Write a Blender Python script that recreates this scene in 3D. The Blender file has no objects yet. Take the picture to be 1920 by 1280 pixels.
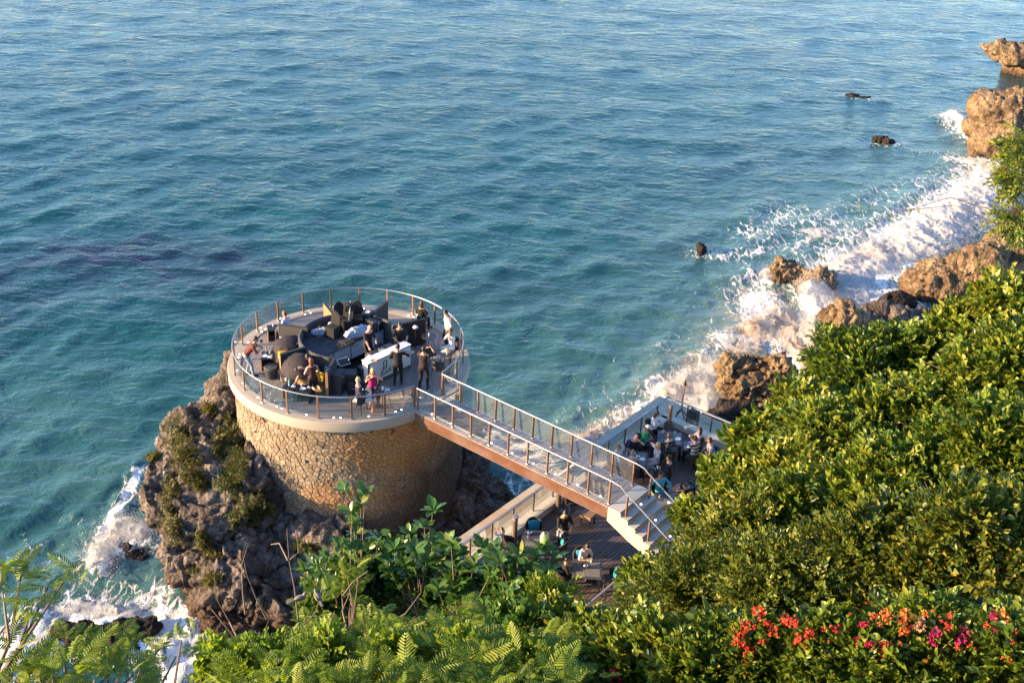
import bpy, bmesh, math, random
import numpy as np
from mathutils import Vector, Matrix
random.seed(7); RNG = np.random.default_rng(11)
sc = bpy.context.scene
COL = sc.collection
# ------------------------------------------------------------------ camera
FPX, PITCH, ROLL, CAMZ = 2196.6, 0.49763, 0.04219, 30.05
_F = np.array([0, math.cos(PITCH), -math.sin(PITCH)]); _R0 = np.array([1., 0, 0]); _U0 = np.array([0, math.sin(PITCH), math.cos(PITCH)])
_R = _R0*math.cos(ROLL)+_U0*math.sin(ROLL); _U = _U0*math.cos(ROLL)-_R0*math.sin(ROLL)
CAMP = np.array([0, 0, CAMZ])
cam = bpy.data.cameras.new('camera'); camo = bpy.data.objects.new('camera', cam); COL.objects.link(camo)
cam.sensor_width = 36.0; cam.lens = 36.0*FPX/1920.0; cam.clip_start = 0.5; cam.clip_end = 60000
camo.matrix_world = Matrix(((_R[0], _U[0], -_F[0], 0), (_R[1], _U[1], -_F[1], 0), (_R[2], _U[2], -_F[2], CAMZ), (0, 0, 0, 1)))
sc.camera = camo
# ------------------------------------------------------------------ light
SUN_DIR = Vector((-0.983, -0.18, 0.0)).normalized(); SUN_EL = math.radians(14.5)
w = bpy.data.worlds.new('World'); sc.world = w; w.use_nodes = True
nt = w.node_tree; nt.nodes.clear()
sky = nt.nodes.new('ShaderNodeTexSky'); sky.sky_type = 'NISHITA'; sky.sun_disc = False
sky.sun_elevation = SUN_EL; sky.sun_rotation = math.atan2(SUN_DIR.x, SUN_DIR.y); sky.altitude = 20
sky.air_density = 0.8; sky.dust_density = 0.3; sky.ozone_density = 3.0
bg = nt.nodes.new('ShaderNodeBackground'); bg.inputs['Strength'].default_value = 0.14
wo = nt.nodes.new('ShaderNodeOutputWorld'); nt.links.new(sky.outputs[0], bg.inputs[0]); nt.links.new(bg.outputs[0], wo.inputs[0])
sun = bpy.data.lights.new('sun', 'SUN'); suno = bpy.data.objects.new('sun', sun); COL.objects.link(suno)
sun.energy = 5.0; sun.angle = math.radians(0.6); sun.color = (1.0, 0.68, 0.36)
_sd = Vector((SUN_DIR.x*math.cos(SUN_EL), SUN_DIR.y*math.cos(SUN_EL), math.sin(SUN_EL)))
suno.rotation_euler = _sd.to_track_quat('Z', 'Y').to_euler(); suno.location = (-60, -40, 60)
vs = sc.view_settings; vs.view_transform = 'Standard'; vs.look = 'None'; vs.gamma = 1.0; vs.exposure = 1.88; vs.use_curve_mapping = False

# ------------------------------------------------------------------ helpers
CX, CY, RD, ZD, ZL = -6.256, 39.51, 4.394, 7.5, 4.95      # round deck centre, railing radius, deck level, lower deck level
UU = np.array([.788, -.615]); VV = np.array([.615, .788]); OO = np.array([6.31, 40.19])
UU = UU/np.linalg.norm(UU); VV = np.array([-UU[1], UU[0]])
UANG = math.atan2(UU[1], UU[0])
def ray(x, y): return _F+((x-960)/FPX)*_R+((640-y)/FPX)*_U
def PX(x, y, z):                       # photo pixel -> point on the level plane z
    d = ray(x, y); return CAMP+d*((z-CAMZ)/d[2])
def PD(x, y, dep): return CAMP+ray(x, y)*dep
def UV(u, v, z=0.0): p = OO+u*UU+v*VV; return np.array([p[0], p[1], z])
def PC(r, a, z=0.0): a = math.radians(a); return np.array([CX+r*math.cos(a), CY+r*math.sin(a), ZD+z])

def _h(ix, iy, iz, seed):
    n = (ix.astype(np.int64)*374761393+iy.astype(np.int64)*668265263+iz.astype(np.int64)*2147483647+seed*144665) & 0x7fffffff
    n = ((n ^ (n >> 13))*1274126177) & 0x7fffffff
    n = (n ^ (n >> 16)) & 0xffff
    return n/65535.0
def vnoise(P, seed=0):
    P = np.asarray(P, float); i = np.floor(P).astype(np.int64); f = P-i; f = f*f*(3-2*f)
    r = 0
    for dx in (0, 1):
        for dy in (0, 1):
            for dz in (0, 1):
                wgt = (f[:, 0] if dx else 1-f[:, 0])*(f[:, 1] if dy else 1-f[:, 1])*(f[:, 2] if dz else 1-f[:, 2])
                r = r+wgt*_h(i[:, 0]+dx, i[:, 1]+dy, i[:, 2]+dz, seed)
    return r*2-1
def fbm(P, oct=4, seed=0, ridged=False, gain=.5):
    P = np.asarray(P, float); a = 1.0; s = 0; t = 0
    for k in range(oct):
        n = vnoise(P*(2.03**k)+k*17.3, seed+k*7)
        if ridged: n = 1-2*np.abs(n)
        s = s+a*n; t += a; a *= gain
    return s/t
def worley(P, seed=0):
    P = np.asarray(P, float); i = np.floor(P).astype(np.int64); best = np.full(len(P), 9.0)
    for dx in (-1, 0, 1):
        for dy in (-1, 0, 1):
            for dz in (-1, 0, 1):
                c = i+np.array([dx, dy, dz])
                q = np.stack([c[:, 0]+_h(c[:, 0], c[:, 1], c[:, 2], seed), c[:, 1]+_h(c[:, 0], c[:, 1], c[:, 2], seed+5), c[:, 2]+_h(c[:, 0], c[:, 1], c[:, 2], seed+9)], 1)
                best = np.minimum(best, np.linalg.norm(P-q, axis=1))
    return best
def wcell(P, seed=0):
    P = np.asarray(P, float); i = np.floor(P).astype(np.int64); f1 = np.full(len(P), 9.0); f2 = np.full(len(P), 9.0); hv = np.zeros(len(P))
    for dx in (-1, 0, 1):
        for dy in (-1, 0, 1):
            for dz in (-1, 0, 1):
                c = i+np.array([dx, dy, dz]); q = np.stack([c[:, k]+_h(c[:, 0], c[:, 1], c[:, 2], seed+4*k) for k in range(3)], 1); d = np.linalg.norm(P-q, axis=1)
                k = d < f1; f2 = np.where(k, f1, np.minimum(f2, d)); hv = np.where(k, _h(c[:, 0], c[:, 1], c[:, 2], seed+77), hv); f1 = np.where(k, d, f1)
    return hv, f2-f1
def sstep(a, b, x): t = np.clip((x-a)/(b-a), 0, 1); return t*t*(3-2*t)

def np_mesh(name, V, F, attrs=None, smooth=False):
    V = np.asarray(V, np.float32); F = np.asarray(F, np.int32); k = F.shape[1]
    m = bpy.data.meshes.new(name); m.vertices.add(len(V)); m.vertices.foreach_set('co', V.ravel())
    m.loops.add(F.size); m.loops.foreach_set('vertex_index', F.ravel())
    m.polygons.add(len(F)); m.polygons.foreach_set('loop_start', np.arange(len(F), dtype=np.int32)*k)
    m.update(calc_edges=True); m.validate()
    if smooth: m.polygons.foreach_set('use_smooth', np.ones(len(F), bool))
    for n, a in (attrs or {}).items():
        at = m.attributes.new(n, 'FLOAT', 'POINT'); at.data.foreach_set('value', np.asarray(a, np.float32))
    return m
def link(name, me, mat=None, parent=None, loc=None):
    o = bpy.data.objects.new(name, me); COL.objects.link(o)
    if mat is not None and me is not None and not me.materials:
        for x in (mat if isinstance(mat, (list, tuple)) else [mat]): me.materials.append(x)
    if parent is not None: o.parent = parent
    if loc is not None: o.location = loc
    return o
def tag(o, label=None, cat=None, group=None, kind=None):
    if label: o['label'] = label
    if cat: o['category'] = cat
    if group: o['group'] = group
    if kind: o['kind'] = kind
    return o
def thing(name, label, cat, loc=(0, 0, 0), rz=0.0, group=None):
    o = bpy.data.objects.new(name, None); COL.objects.link(o); o.location = tuple(float(c) for c in loc); o.rotation_euler = (0, 0, rz)
    o.empty_display_size = .2
    return tag(o, label, cat, group)
def copy_tree(o, parent=None):
    c = o.copy(); COL.objects.link(c)
    if parent is not None: c.parent = parent
    for ch in list(o.children): copy_tree(ch, c)
    return c

class MB:
    """collects shapes for one mesh"""
    def __init__(s): s.v = []; s.f = []; s.m = []; s.mi = 0
    def add(s, vs, fs):
        b = len(s.v); s.v += [tuple(float(c) for c in q) for q in vs]; s.f += [tuple(b+i for i in q) for q in fs]; s.m += [s.mi]*len(fs); return s
    def box(s, c, d, rz=0.0, bev=0.0, tilt=None):
        hx, hy, hz = d[0]/2, d[1]/2, d[2]/2; M = Matrix.Rotation(rz, 3, 'Z')
        if tilt is not None: M = M @ Matrix.Rotation(tilt[1], 3, tilt[0])
        C = Vector(c)
        if bev <= 0:
            P = [(x, y, z) for x in (-hx, hx) for y in (-hy, hy) for z in (-hz, hz)]
            Fc = [(0, 1, 3, 2), (4, 6, 7, 5), (0, 4, 5, 1), (2, 3, 7, 6), (0, 2, 6, 4), (1, 5, 7, 3)]
        else:
            b = min(bev, hx*.9, hy*.9, hz*.9); ring = [(-hx, -hy+b), (-hx, hy-b), (-hx+b, hy), (hx-b, hy), (hx, hy-b), (hx, -hy+b), (hx-b, -hy), (-hx+b, -hy)][::-1]
            P = []; sc_ = lambda q, t: (q[0]-math.copysign(t, q[0]), q[1]-math.copysign(t, q[1]))
            P += [(*sc_(q, b*.7), -hz) for q in ring]; P += [(*q, -hz+b) for q in ring]; P += [(*q, hz-b) for q in ring]; P += [(*sc_(q, b*.7), hz) for q in ring]
            Fc = [tuple(range(7, -1, -1)), tuple(range(24, 32))]
            for r in range(3):
                for i in range(8): j = (i+1) % 8; Fc.append((r*8+i, r*8+j, r*8+8+j, r*8+8+i))
        return s.add([C+M @ Vector(q) for q in P], Fc)
    def tube(s, pts, rad, n=8, caps=True):
        pts = [Vector(p) for p in pts]; rr = rad if isinstance(rad, (list, tuple)) else [rad]*len(pts)
        rings = []; prev = None
        for i, p in enumerate(pts):
            t = (pts[min(i+1, len(pts)-1)]-pts[max(i-1, 0)])
            t = t.normalized() if t.length > 1e-9 else Vector((0, 0, 1))
            a = (prev-t*prev.dot(t)) if prev is not None else t.orthogonal()
            if a.length < 1e-6: a = t.orthogonal()
            a.normalize(); prev = a; b = t.cross(a)
            rings.append([p+(a*math.cos(2*math.pi*k/n)+b*math.sin(2*math.pi*k/n))*rr[i] for k in range(n)])
        V = [q for r in rings for q in r]; Fc = []
        for i in range(len(rings)-1):
            for k in range(n): j = (k+1) % n; Fc.append((i*n+k, i*n+j, (i+1)*n+j, (i+1)*n+k))
        if caps: Fc.append(tuple(range(n-1, -1, -1))); Fc.append(tuple((len(rings)-1)*n+k for k in range(n)))
        return s.add(V, Fc)
    def lathe(s, prof, c=(0, 0, 0), n=16, a0=0.0, a1=2*math.pi):
        full = abs(a1-a0-2*math.pi) < 1e-6; cols = n if full else n+1; V = []; Fc = []
        for i in range(cols):
            a = a0+(a1-a0)*i/n
            for r, z in prof: V.append((c[0]+r*math.cos(a), c[1]+r*math.sin(a), c[2]+z))
        k = len(prof)
        for i in range(n):
            j = (i+1) % cols
            for q in range(k-1): Fc.append((i*k+q, j*k+q, j*k+q+1, i*k+q+1))
        return s.add(V, Fc)
    def arc(s, r0, r1, z0, z1, a0, a1, n=12, c=(0, 0)):    # solid curved block
        V = []; Fc = []
        for i in range(n+1):
            a = a0+(a1-a0)*i/n
            for r, z in ((r0, z0), (r1, z0), (r1, z1), (r0, z1)): V.append((c[0]+r*math.cos(a), c[1]+r*math.sin(a), z))
        for i in range(n):
            for q in range(4): Fc.append((i*4+q, i*4+(q+1) % 4, i*4+4+(q+1) % 4, i*4+4+q))
        Fc += [(3, 2, 1, 0), (n*4, n*4+1, n*4+2, n*4+3)]
        return s.add(V, Fc)
    def ell(s, c, r, n=10, m=7, rz=0.0):
        V = [(0, 0, -1)]; Fc = []
        for j in range(1, m):
            t = math.pi*j/m-math.pi/2
            for i in range(n): a = 2*math.pi*i/n; V.append((math.cos(t)*math.cos(a), math.cos(t)*math.sin(a), math.sin(t)))
        V.append((0, 0, 1)); L = len(V)-1
        for i in range(n): k = (i+1) % n; Fc.append((0, 1+k, 1+i)); Fc.append((L, 1+(m-2)*n+i, 1+(m-2)*n+k))
        for j in range(m-2):
            for i in range(n): k = (i+1) % n; Fc.append((1+j*n+i, 1+j*n+k, 1+(j+1)*n+k, 1+(j+1)*n+i))
        M = Matrix.Rotation(rz, 3, 'Z')
        return s.add([Vector(c)+M @ Vector((q[0]*r[0], q[1]*r[1], q[2]*r[2])) for q in V], Fc)
    def prism(s, poly, z0, z1):
        n = len(poly); V = [(p[0], p[1], z0) for p in poly]+[(p[0], p[1], z1) for p in poly]
        Fc = [tuple(range(n-1, -1, -1)), tuple(range(n, 2*n))]+[(i, (i+1) % n, n+(i+1) % n, n+i) for i in range(n)]
        return s.add(V, Fc)
    def mesh(s, name, smooth=False):
        m = bpy.data.meshes.new(name); m.from_pydata(s.v, [], s.f); m.update()
        if any(s.m): m.polygons.foreach_set('material_index', np.array(s.m, np.int32))
        bm = bmesh.new(); bm.from_mesh(m); bmesh.ops.recalc_face_normals(bm, faces=bm.faces); bm.to_mesh(m); bm.free()
        if smooth:
            m.polygons.foreach_set('use_smooth', np.ones(len(m.polygons), bool))
            try: m.set_sharp_from_angle(angle=math.radians(40))
            except Exception: pass
        return m
    def build(s, name, mat, parent=None, smooth=False, loc=None):
        return link(name, s.mesh(name, smooth), mat, parent, loc)

# ------------------------------------------------------------------ materials
class N:
    """tiny node-graph helper"""
    def __init__(s, name):
        s.m = bpy.data.materials.new(name); s.m.use_nodes = True; s.t = s.m.node_tree; s.t.nodes.clear()
        s.out = s.t.nodes.new('ShaderNodeOutputMaterial')
    def n(s, typ, ins=None, **kw):
        nd = s.t.nodes.new('ShaderNode'+typ)
        for k, v in kw.items(): setattr(nd, k, v)
        for k, v in (ins or {}).items(): s.set(nd.inputs[k], v)
        return nd
    def set(s, sock, v):
        if isinstance(v, bpy.types.Node): s.t.links.new(v.outputs[0], sock)
        elif isinstance(v, bpy.types.NodeSocket): s.t.links.new(v, sock)
        else:
            if sock.type == 'RGBA' and len(v) == 3: v = (*v, 1)
            sock.default_value = v
    def math(s, op, a, b=0.0, clamp=False):
        nd = s.n('Math', {0: a, 1: b}, operation=op); nd.use_clamp = clamp; return nd
    def mix(s, f, a, b, bt='MIX'):
        nd = s.n('Mix', data_type='RGBA', blend_type=bt); s.set(nd.inputs[0], f); s.set(nd.inputs[6], a); s.set(nd.inputs[7], b); return nd.outputs[2]
    def ramp(s, f, stops):
        nd = s.n('ValToRGB', {0: f}); cr = nd.color_ramp
        while len(cr.elements) < len(stops): cr.elements.new(.5)
        for e, (p, c) in zip(cr.elements, stops): e.position = p; e.color = (*c, 1) if not isinstance(c, (int, float)) else (c, c, c, 1)
        return nd.outputs[0]
    def noise(s, scale, detail=4, rough=.55, vec=None, dist=0.0):
        nd = s.n('TexNoise'); nd.inputs['Scale'].default_value = scale; nd.inputs['Detail'].default_value = detail; nd.inputs['Roughness'].default_value = rough; nd.inputs['Distortion'].default_value = dist
        if vec is not None: s.set(nd.inputs['Vector'], vec)
        return nd.outputs[0]
    def attr(s, name): return s.n('Attribute', attribute_name=name).outputs['Fac']
    def obj(s): return s.n('TexCoord').outputs['Object']
    def pos(s): return s.n('NewGeometry').outputs['Position']
    def rnd(s): return s.n('ObjectInfo').outputs['Random']
    def bump(s, h, strength=.3, dist=.02):
        nd = s.n('Bump', {'Height': h}); nd.inputs['Strength'].default_value = strength; nd.inputs['Distance'].default_value = dist; return nd.outputs[0]
    def bsdf(s, col, rough=.6, metal=0.0, normal=None, spec=.5, **kw):
        b = s.n('BsdfPrincipled'); s.set(b.inputs['Base Color'], col); s.set(b.inputs['Roughness'], rough); s.set(b.inputs['Metallic'], metal); s.set(b.inputs['Specular IOR Level'], spec)
        if normal is not None: s.set(b.inputs['Normal'], normal)
        for k, v in kw.items(): s.set(b.inputs[k.replace('_', ' ')], v)
        return b
    def done(s, sh):
        s.t.links.new(sh.outputs[0] if isinstance(sh, bpy.types.Node) else sh, s.out.inputs['Surface']); return s.m
_MC = {}
def plain(name, col, rough=.6, metal=0.0, var=.12, scale=9.0, bump=0.0, spec=.5):
    """painted / fabric / plastic: base colour with slight mottling, per-object shift"""
    if name in _MC: return _MC[name]
    g = N(name); P = g.pos(); nz = g.noise(scale, 4, .6, P)
    hi = tuple(min(1, c*(1+var)) for c in col); lo = tuple(c*(1-var) for c in col)
    c = g.mix(nz, lo, hi)
    fr = g.n('MapRange', {0: g.rnd(), 3: 1-var*.6, 4: 1+var*.6}); c = g.mix(1.0, c, fr.outputs[0], 'MULTIPLY')
    nrm = g.bump(g.noise(scale*12, 3, .6, P), .4, bump) if bump > 0 else None
    r2 = g.n('MapRange', {0: nz, 3: max(.05, rough-.08), 4: min(1, rough+.1)})
    _MC[name] = g.done(g.bsdf(c, r2.outputs[0], metal, nrm, spec)); return _MC[name]
def wood(name, base, dark, rough=.55, axis='x', weather=.35, bump=.004):
    if name in _MC: return _MC[name]
    g = N(name); mp = g.n('Mapping', {'Vector': g.obj()}); sc_ = {'x': (1.2, 22, 22), 'y': (22, 1.2, 22), 'z': (22, 22, 1.2)}[axis]; mp.inputs['Scale'].default_value = sc_
    off = g.n('CombineXYZ', {0: g.math('MULTIPLY', g.rnd(), 37.0), 1: g.math('MULTIPLY', g.rnd(), 91.0)}); g.set(mp.inputs['Location'], off)
    gr = g.noise(1.0, 5, .62, mp); c = g.mix(gr, dark, base)
    w2 = g.noise(.9, 3, .6, g.pos()); c = g.mix(g.n('MapRange', {0: w2, 1: .45, 2: .75, 3: 0.0, 4: weather}).outputs[0], c, tuple(min(1, .5*(x+.32)) for x in base))
    f = g.n('MapRange', {0: g.rnd(), 3: .78, 4: 1.18}); c = g.mix(1.0, c, f.outputs[0], 'MULTIPLY')
    _MC[name] = g.done(g.bsdf(c, rough, 0, g.bump(gr, .5, bump))); return _MC[name]
# ================================================================== SEA
def sea_px(pts): return np.array([PX(x, y, 0.0)[:2] for x, y in pts])
def dist_poly(XY, poly):
    d = np.full(len(XY), 1e9)
    for a, b in zip(poly[:-1], poly[1:]):
        ab = b-a; t = np.clip(((XY-a) @ ab)/max(ab @ ab, 1e-9), 0, 1); d = np.minimum(d, np.linalg.norm(XY-(a+t[:, None]*ab), axis=1))
    return d
# (photo polyline on the water, half width m, strength) : churned white water, lacy foam, sediment, dark reef
FOAM = [([(1905, 300), (1850, 350), (1760, 410), (1690, 460), (1620, 500), (1570, 545)], 3.6, 1.0),
        ([(1640, 560), (1590, 545), (1560, 590)], 2.6, 1.0), ([(1720, 540), (1660, 600), (1600, 585)], 2.0, .9),
        ([(1560, 420), (1480, 400), (1420, 440)], 2.4, .6), ([(1760, 330), (1660, 360), (1560, 400)], 1.8, .5),
        ([(1500, 470), (1600, 420), (1700, 400)], 3.0, .55), ([(1440, 470), (1360, 480), (1320, 474)], 1.0, .7), ([(1480, 520), (1430, 520), (1400, 560)], 1.5, .8),
        ([(1420, 560), (1440, 610), (1480, 650), (1530, 690)], 1.9, 1.0), ([(1360, 640), (1430, 640), (1500, 680)], 1.3, .9),
        ([(1530, 560), (1540, 640), (1520, 700)], 1.4, 1.2), ([(1350, 650), (1300, 690), (1260, 720)], 1.1, .65), ([(1480, 700), (1430, 690), (1370, 700)], 1.0, .8),
        ([(1260, 735), (1310, 730), (1350, 770)], 1.6, 1.1), ([(1250, 740), (1190, 780), (1120, 815), (1080, 850)], 1.0, .75), ([(1100, 770), (1160, 755), (1220, 720)], .8, .45), ([(1060, 790), (1100, 700), (1180, 690)], .8, .33),
        ([(1780, 225), (1800, 245), (1830, 270)], 1.6, .75), ([(1660, 268), (1720, 285), (1770, 290)], .9, .5), ([(1830, 310), (1800, 300)], 2.0, .8),
        ([(1590, 183), (1650, 190)], 1.0, .5), ([(1640, 270), (1690, 275)], 1.0, .55), ([(1300, 480), (1360, 478), (1400, 500)], .8, .6), ([(1330, 560), (1420, 500), (1520, 440), (1640, 370)], 2.2, .36), ([(1240, 660), (1330, 610), (1400, 570)], 1.8, .34), ([(1100, 730), (1180, 680), (1260, 640)], 1.6, .28), ([(970, 900), (940, 960), (1010, 880)], .9, .62), ([(880, 1000), (940, 950)], .9, .6),
        ([(262, 885), (235, 930), (205, 985), (170, 1050)], .38, 1.0), ([(250, 1000), (215, 1010), (185, 1060)], .9, 1.0), ([(210, 1030), (270, 1020)], .7, .85),
        ([(330, 1010), (335, 1060), (300, 1100)], .8, .62), ([(60, 1170), (140, 1145), (220, 1140), (320, 1150), (370, 1190)], 1.1, .85),
        ([(20, 1230), (110, 1190), (250, 1160), (330, 1210), (400, 1260)], 1.6, 1.0), ([(0, 1120), (40, 1050), (60, 1020)], .9, .42), ([(270, 1110), (200, 1100), (120, 1110)], 1.0, .5),
        ([(350, 1260), (440, 1240), (400, 1200)], 1.6, .95), ([(130, 970), (170, 985), (180, 1010)], .5, .38), ([(40, 1060), (120, 1040), (160, 1000)], .6, .35)]
SILT = [([(1560, 420), (1380, 560), (1200, 700), (1020, 800)], 5.0, .5), ([(60, 800), (150, 950), (100, 1080)], 4.0, .38), ([(760, 560), (950, 640), (1080, 720)], 4.0, .22), ([(1560, 520), (1440, 620), (1300, 740), (1120, 830)], 3.6, 1.0), ([(1880, 330), (1700, 450), (1560, 560)], 6.0, .8), ([(1300, 500), (1400, 420), (1560, 400)], 3.0, .45), ([(1240, 640), (1320, 580), (1400, 520)], 2.5, .5),
        ([(150, 1060), (220, 1060), (300, 1080)], 2.0, .8), ([(60, 1100), (250, 1140), (360, 1220)], 2.0, .5), ([(960, 910), (1000, 890), (1080, 850)], 1.6, .7), ([(1780, 260), (1840, 300)], 3, .5)]
BROWN = [([(1430, 560), (1380, 640), (1320, 680), (1270, 730)], 1.6, .55), ([(1400, 640), (1450, 610), (1490, 660), (1530, 690)], 1.2, 1.0), ([(1260, 745), (1300, 700), (1350, 660)], .9, .6), ([(1070, 830), (1130, 805), (1190, 775)], .7, .8), ([(1530, 520), (1560, 560)], 1.2, .6), ([(1650, 470), (1600, 490)], 1.0, .4)]
REEF = [([(120, 490), (230, 480), (400, 500)], 4.0, 1.0), ([(0, 520), (60, 560)], 3.5, .7), ([(0, 590), (20, 600)], 2.0, .7), ([(250, 1030), (280, 1040)], .9, .9), ([(1270, 470), (1320, 480)], 1.2, .6), ([(600, 480), (700, 460)], 3, .3), ([(1380, 330), (1500, 300)], 6, .25), ([(900, 560), (1000, 540)], 3.5, .3)]
def field(XY, L, soft=1.0):
    f = np.zeros(len(XY))
    for pts, wd, s in L:
        P = sea_px(pts); lo = P.min(0)-wd*3; hi = P.max(0)+wd*3
        k = np.all((XY > lo) & (XY < hi), axis=1)
        if k.any(): d = dist_poly(XY[k], P); f[k] = np.maximum(f[k], s*np.exp(-(d/(wd*soft))**2))
    return f
_wr = np.random.default_rng(5); WAVES = []
for k in range(70):
    lam = 0.8*(9/0.8)**(_wr.random()**.8); th = math.radians(-62)+_wr.normal()*.55     # travels towards the shore, right and near
    WAVES.append((lam, math.cos(th), math.sin(th), _wr.random()*6.283, .0062*lam**.18*(.6+.8*_wr.random())))
def sea_h(x, y, spacing):
    h = np.zeros_like(x); wx = x+.9*np.sin(y*.11+1)+.6*np.sin(x*.23); wy = y+1.1*np.sin(x*.13)+.5*np.sin(y*.27+2)
    for lam, c, s, ph, a in WAVES:
        k = 2*math.pi/lam; p = k*(wx*c+wy*s)+ph; att = np.clip(lam/(4.5*spacing)-.7, 0, 1); sn = np.sin(p)
        h += a*att*(sn+.28*(sn*sn*2-1))
    return h
rows = [20.0]
while rows[-1] < 230: rows.append(rows[-1]*1.0050)
while rows[-1] < 40000: rows.append(rows[-1]*1.13)
rows = np.array(rows); ang = np.radians(np.concatenate([np.linspace(-75, -34, 14), np.linspace(-33.5, 33.5, 400), np.linspace(34, 75, 14)]))
YY, AA = np.meshgrid(rows, ang, indexing='ij'); XX = YY*np.tan(AA)
sp = np.maximum(YY*.0050, YY*math.radians(67/400.)/np.cos(AA)**2); sp[YY > 232] = 99
XY = np.stack([XX.ravel(), YY.ravel()], 1)
foam = field(XY, FOAM, 1.15); silt = field(XY, SILT, 1.7); brown = field(XY, BROWN, 1.1); reef = field(XY, REEF, 1.0)
ZZ = sea_h(XX, YY, sp).ravel()*(1+.6*np.clip(foam, 0, 1))
k = foam > .25
ZZ[k] += foam[k]*.22*np.abs(fbm(np.c_[XY[k]*.9, np.zeros(k.sum())], 4, 3))*2
nr, na = len(rows), len(ang)
idx = np.arange(nr*na).reshape(nr, na)
Fq = np.stack([idx[:-1, :-1], idx[:-1, 1:], idx[1:, 1:], idx[1:, :-1]], -1).reshape(-1, 4)
g = N('sea_water'); P = g.pos()
fo, si, br, rf = g.attr('foam'), g.attr('silt'), g.attr('brown'), g.attr('reef')
n_big = g.noise(.055, 3, .5, P); n_mid = g.noise(.35, 4, .55, P, .6)
deep = g.mix(n_big, (.002, .036, .046), (.006, .086, .082))
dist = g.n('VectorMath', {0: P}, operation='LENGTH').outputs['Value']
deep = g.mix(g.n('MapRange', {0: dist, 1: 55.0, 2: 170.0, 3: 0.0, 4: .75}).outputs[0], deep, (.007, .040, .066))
rfm = g.math('MULTIPLY', rf, g.n('MapRange', {0: n_mid, 1: .32, 2: .6, 3: .25, 4: 1.0}).outputs[0], True)
deep = g.mix(rfm, deep, (.010, .013, .035))
sim = g.math('MULTIPLY', si, g.n('MapRange', {0: n_mid, 1: .25, 2: .7, 3: .35, 4: 1.0}).outputs[0], True)
col = g.mix(sim, deep, (.10, .195, .175))
brm = g.math('MULTIPLY', br, g.n('MapRange', {0: g.noise(.9, 5, .6, P, .8), 1: .35, 2: .62, 3: 0.0, 4: 1.0}).outputs[0], True)
col = g.mix(brm, col, (.42, .27, .16))
# lacy foam : thresholded stretched noise and cell borders, opened by the foam mask
mp = g.n('Mapping', {'Vector': P}); mp.inputs['Rotation'].default_value = (0, 0, .65); mp.inputs['Scale'].default_value = (1.5, .62, 1)
lace = g.noise(1.5, 9, .66, mp, 1.4)
vor = g.n('TexVoronoi', feature='DISTANCE_TO_EDGE'); vor.inputs['Scale'].default_value = 1.25; g.set(vor.inputs['Vector'], g.n('VectorMath', {0: mp, 1: g.n('TexNoise', {'Vector': mp, 'Scale': 1.7, 'Detail': 5}).outputs['Color']}, operation='ADD').outputs[0])
veins = g.n('MapRange', {0: vor, 1: 0.0, 2: .11, 3: 1.0, 4: 0.0}).outputs[0]
lc = g.math('ADD', lace, g.math('MULTIPLY', veins, .17))
thr = g.n('MapRange', {0: fo, 1: 0.0, 2: 1.15, 3: .84, 4: .26}).outputs[0]
fm = g.n('MapRange', {0: g.math('SUBTRACT', lc, thr), 1: -.015, 2: .16, 3: 0.0, 4: 1.0}).outputs[0]
fm = g.math('MULTIPLY', fm, g.n('MapRange', {0: fo, 1: .04, 2: .2}).outputs[0])
foamc = g.mix(g.math('MULTIPLY', br, .45, True), (.80, .81, .81), (.66, .50, .36))
col = g.mix(fm, col, foamc)
m2 = g.n('Mapping', {'Vector': P}); m2.inputs['Rotation'].default_value = (0, 0, .28); m2.inputs['Scale'].default_value = (.55, 1.05, 1)
h1 = g.math('ADD', g.noise(1.15, 5, .56, m2, .9), g.math('MULTIPLY', g.noise(.16, 2, .5, m2, .4), 2.2)); h2 = g.noise(4.0, 3, .55, m2, .4)
nb = g.n('Bump', {'Height': h1}); nb.inputs['Strength'].default_value = 1.0; nb.inputs['Distance'].default_value = .145
nb2 = g.n('Bump', {'Height': h2, 'Normal': nb.outputs[0]}); nb2.inputs['Strength'].default_value = 1.0; nb2.inputs['Distance'].default_value = .036
nb3 = g.n('Bump', {'Height': g.math('MULTIPLY', fm, lc), 'Normal': nb2.outputs[0]}); nb3.inputs['Strength'].default_value = .8; nb3.inputs['Distance'].default_value = .12
ro = g.n('MapRange', {0: fm, 3: .035, 4: .9}).outputs[0]
b = g.bsdf(col, ro, 0, nb3.outputs[0], .5); b.inputs['IOR'].default_value = 1.333
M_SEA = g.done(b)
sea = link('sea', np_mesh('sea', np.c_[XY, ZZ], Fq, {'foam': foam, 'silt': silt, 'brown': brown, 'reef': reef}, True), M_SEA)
tag(sea, kind='structure')

# breaking white water: lumpy sheets standing up from the sea, with spray thrown off them
g = N('white_water'); P = g.pos(); sa, al = g.attr('sand'), g.attr('alpha')
nz = g.noise(1.1, 6, .65, P, .8)
c = g.mix(g.math('MULTIPLY', sa, g.n('MapRange', {0: nz, 1: .35, 2: .6}).outputs[0], True), g.mix(g.noise(2.2, 6, .7, P, .6), (.62, .66, .70), (.82, .84, .86)), (.46, .30, .19))
ms = g.n('Mapping', {'Vector': P}); ms.inputs['Rotation'].default_value = (0, 0, .7); ms.inputs['Scale'].default_value = (1.6, .5, 1)
brk = g.math('ADD', g.math('MULTIPLY', g.noise(.8, 5, .6, ms, 1.2), .85), g.math('MULTIPLY', g.noise(3.2, 8, .72, ms, .8), .55))
cut = g.n('MapRange', {0: g.math('SUBTRACT', al, brk), 1: -.12, 2: .30, 3: 0.0, 4: .96}).outputs[0]
bs = g.bsdf(c, .75, 0, g.bump(g.noise(3.0, 10, .78, P, .6), 1.0, .30), .2)
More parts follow.
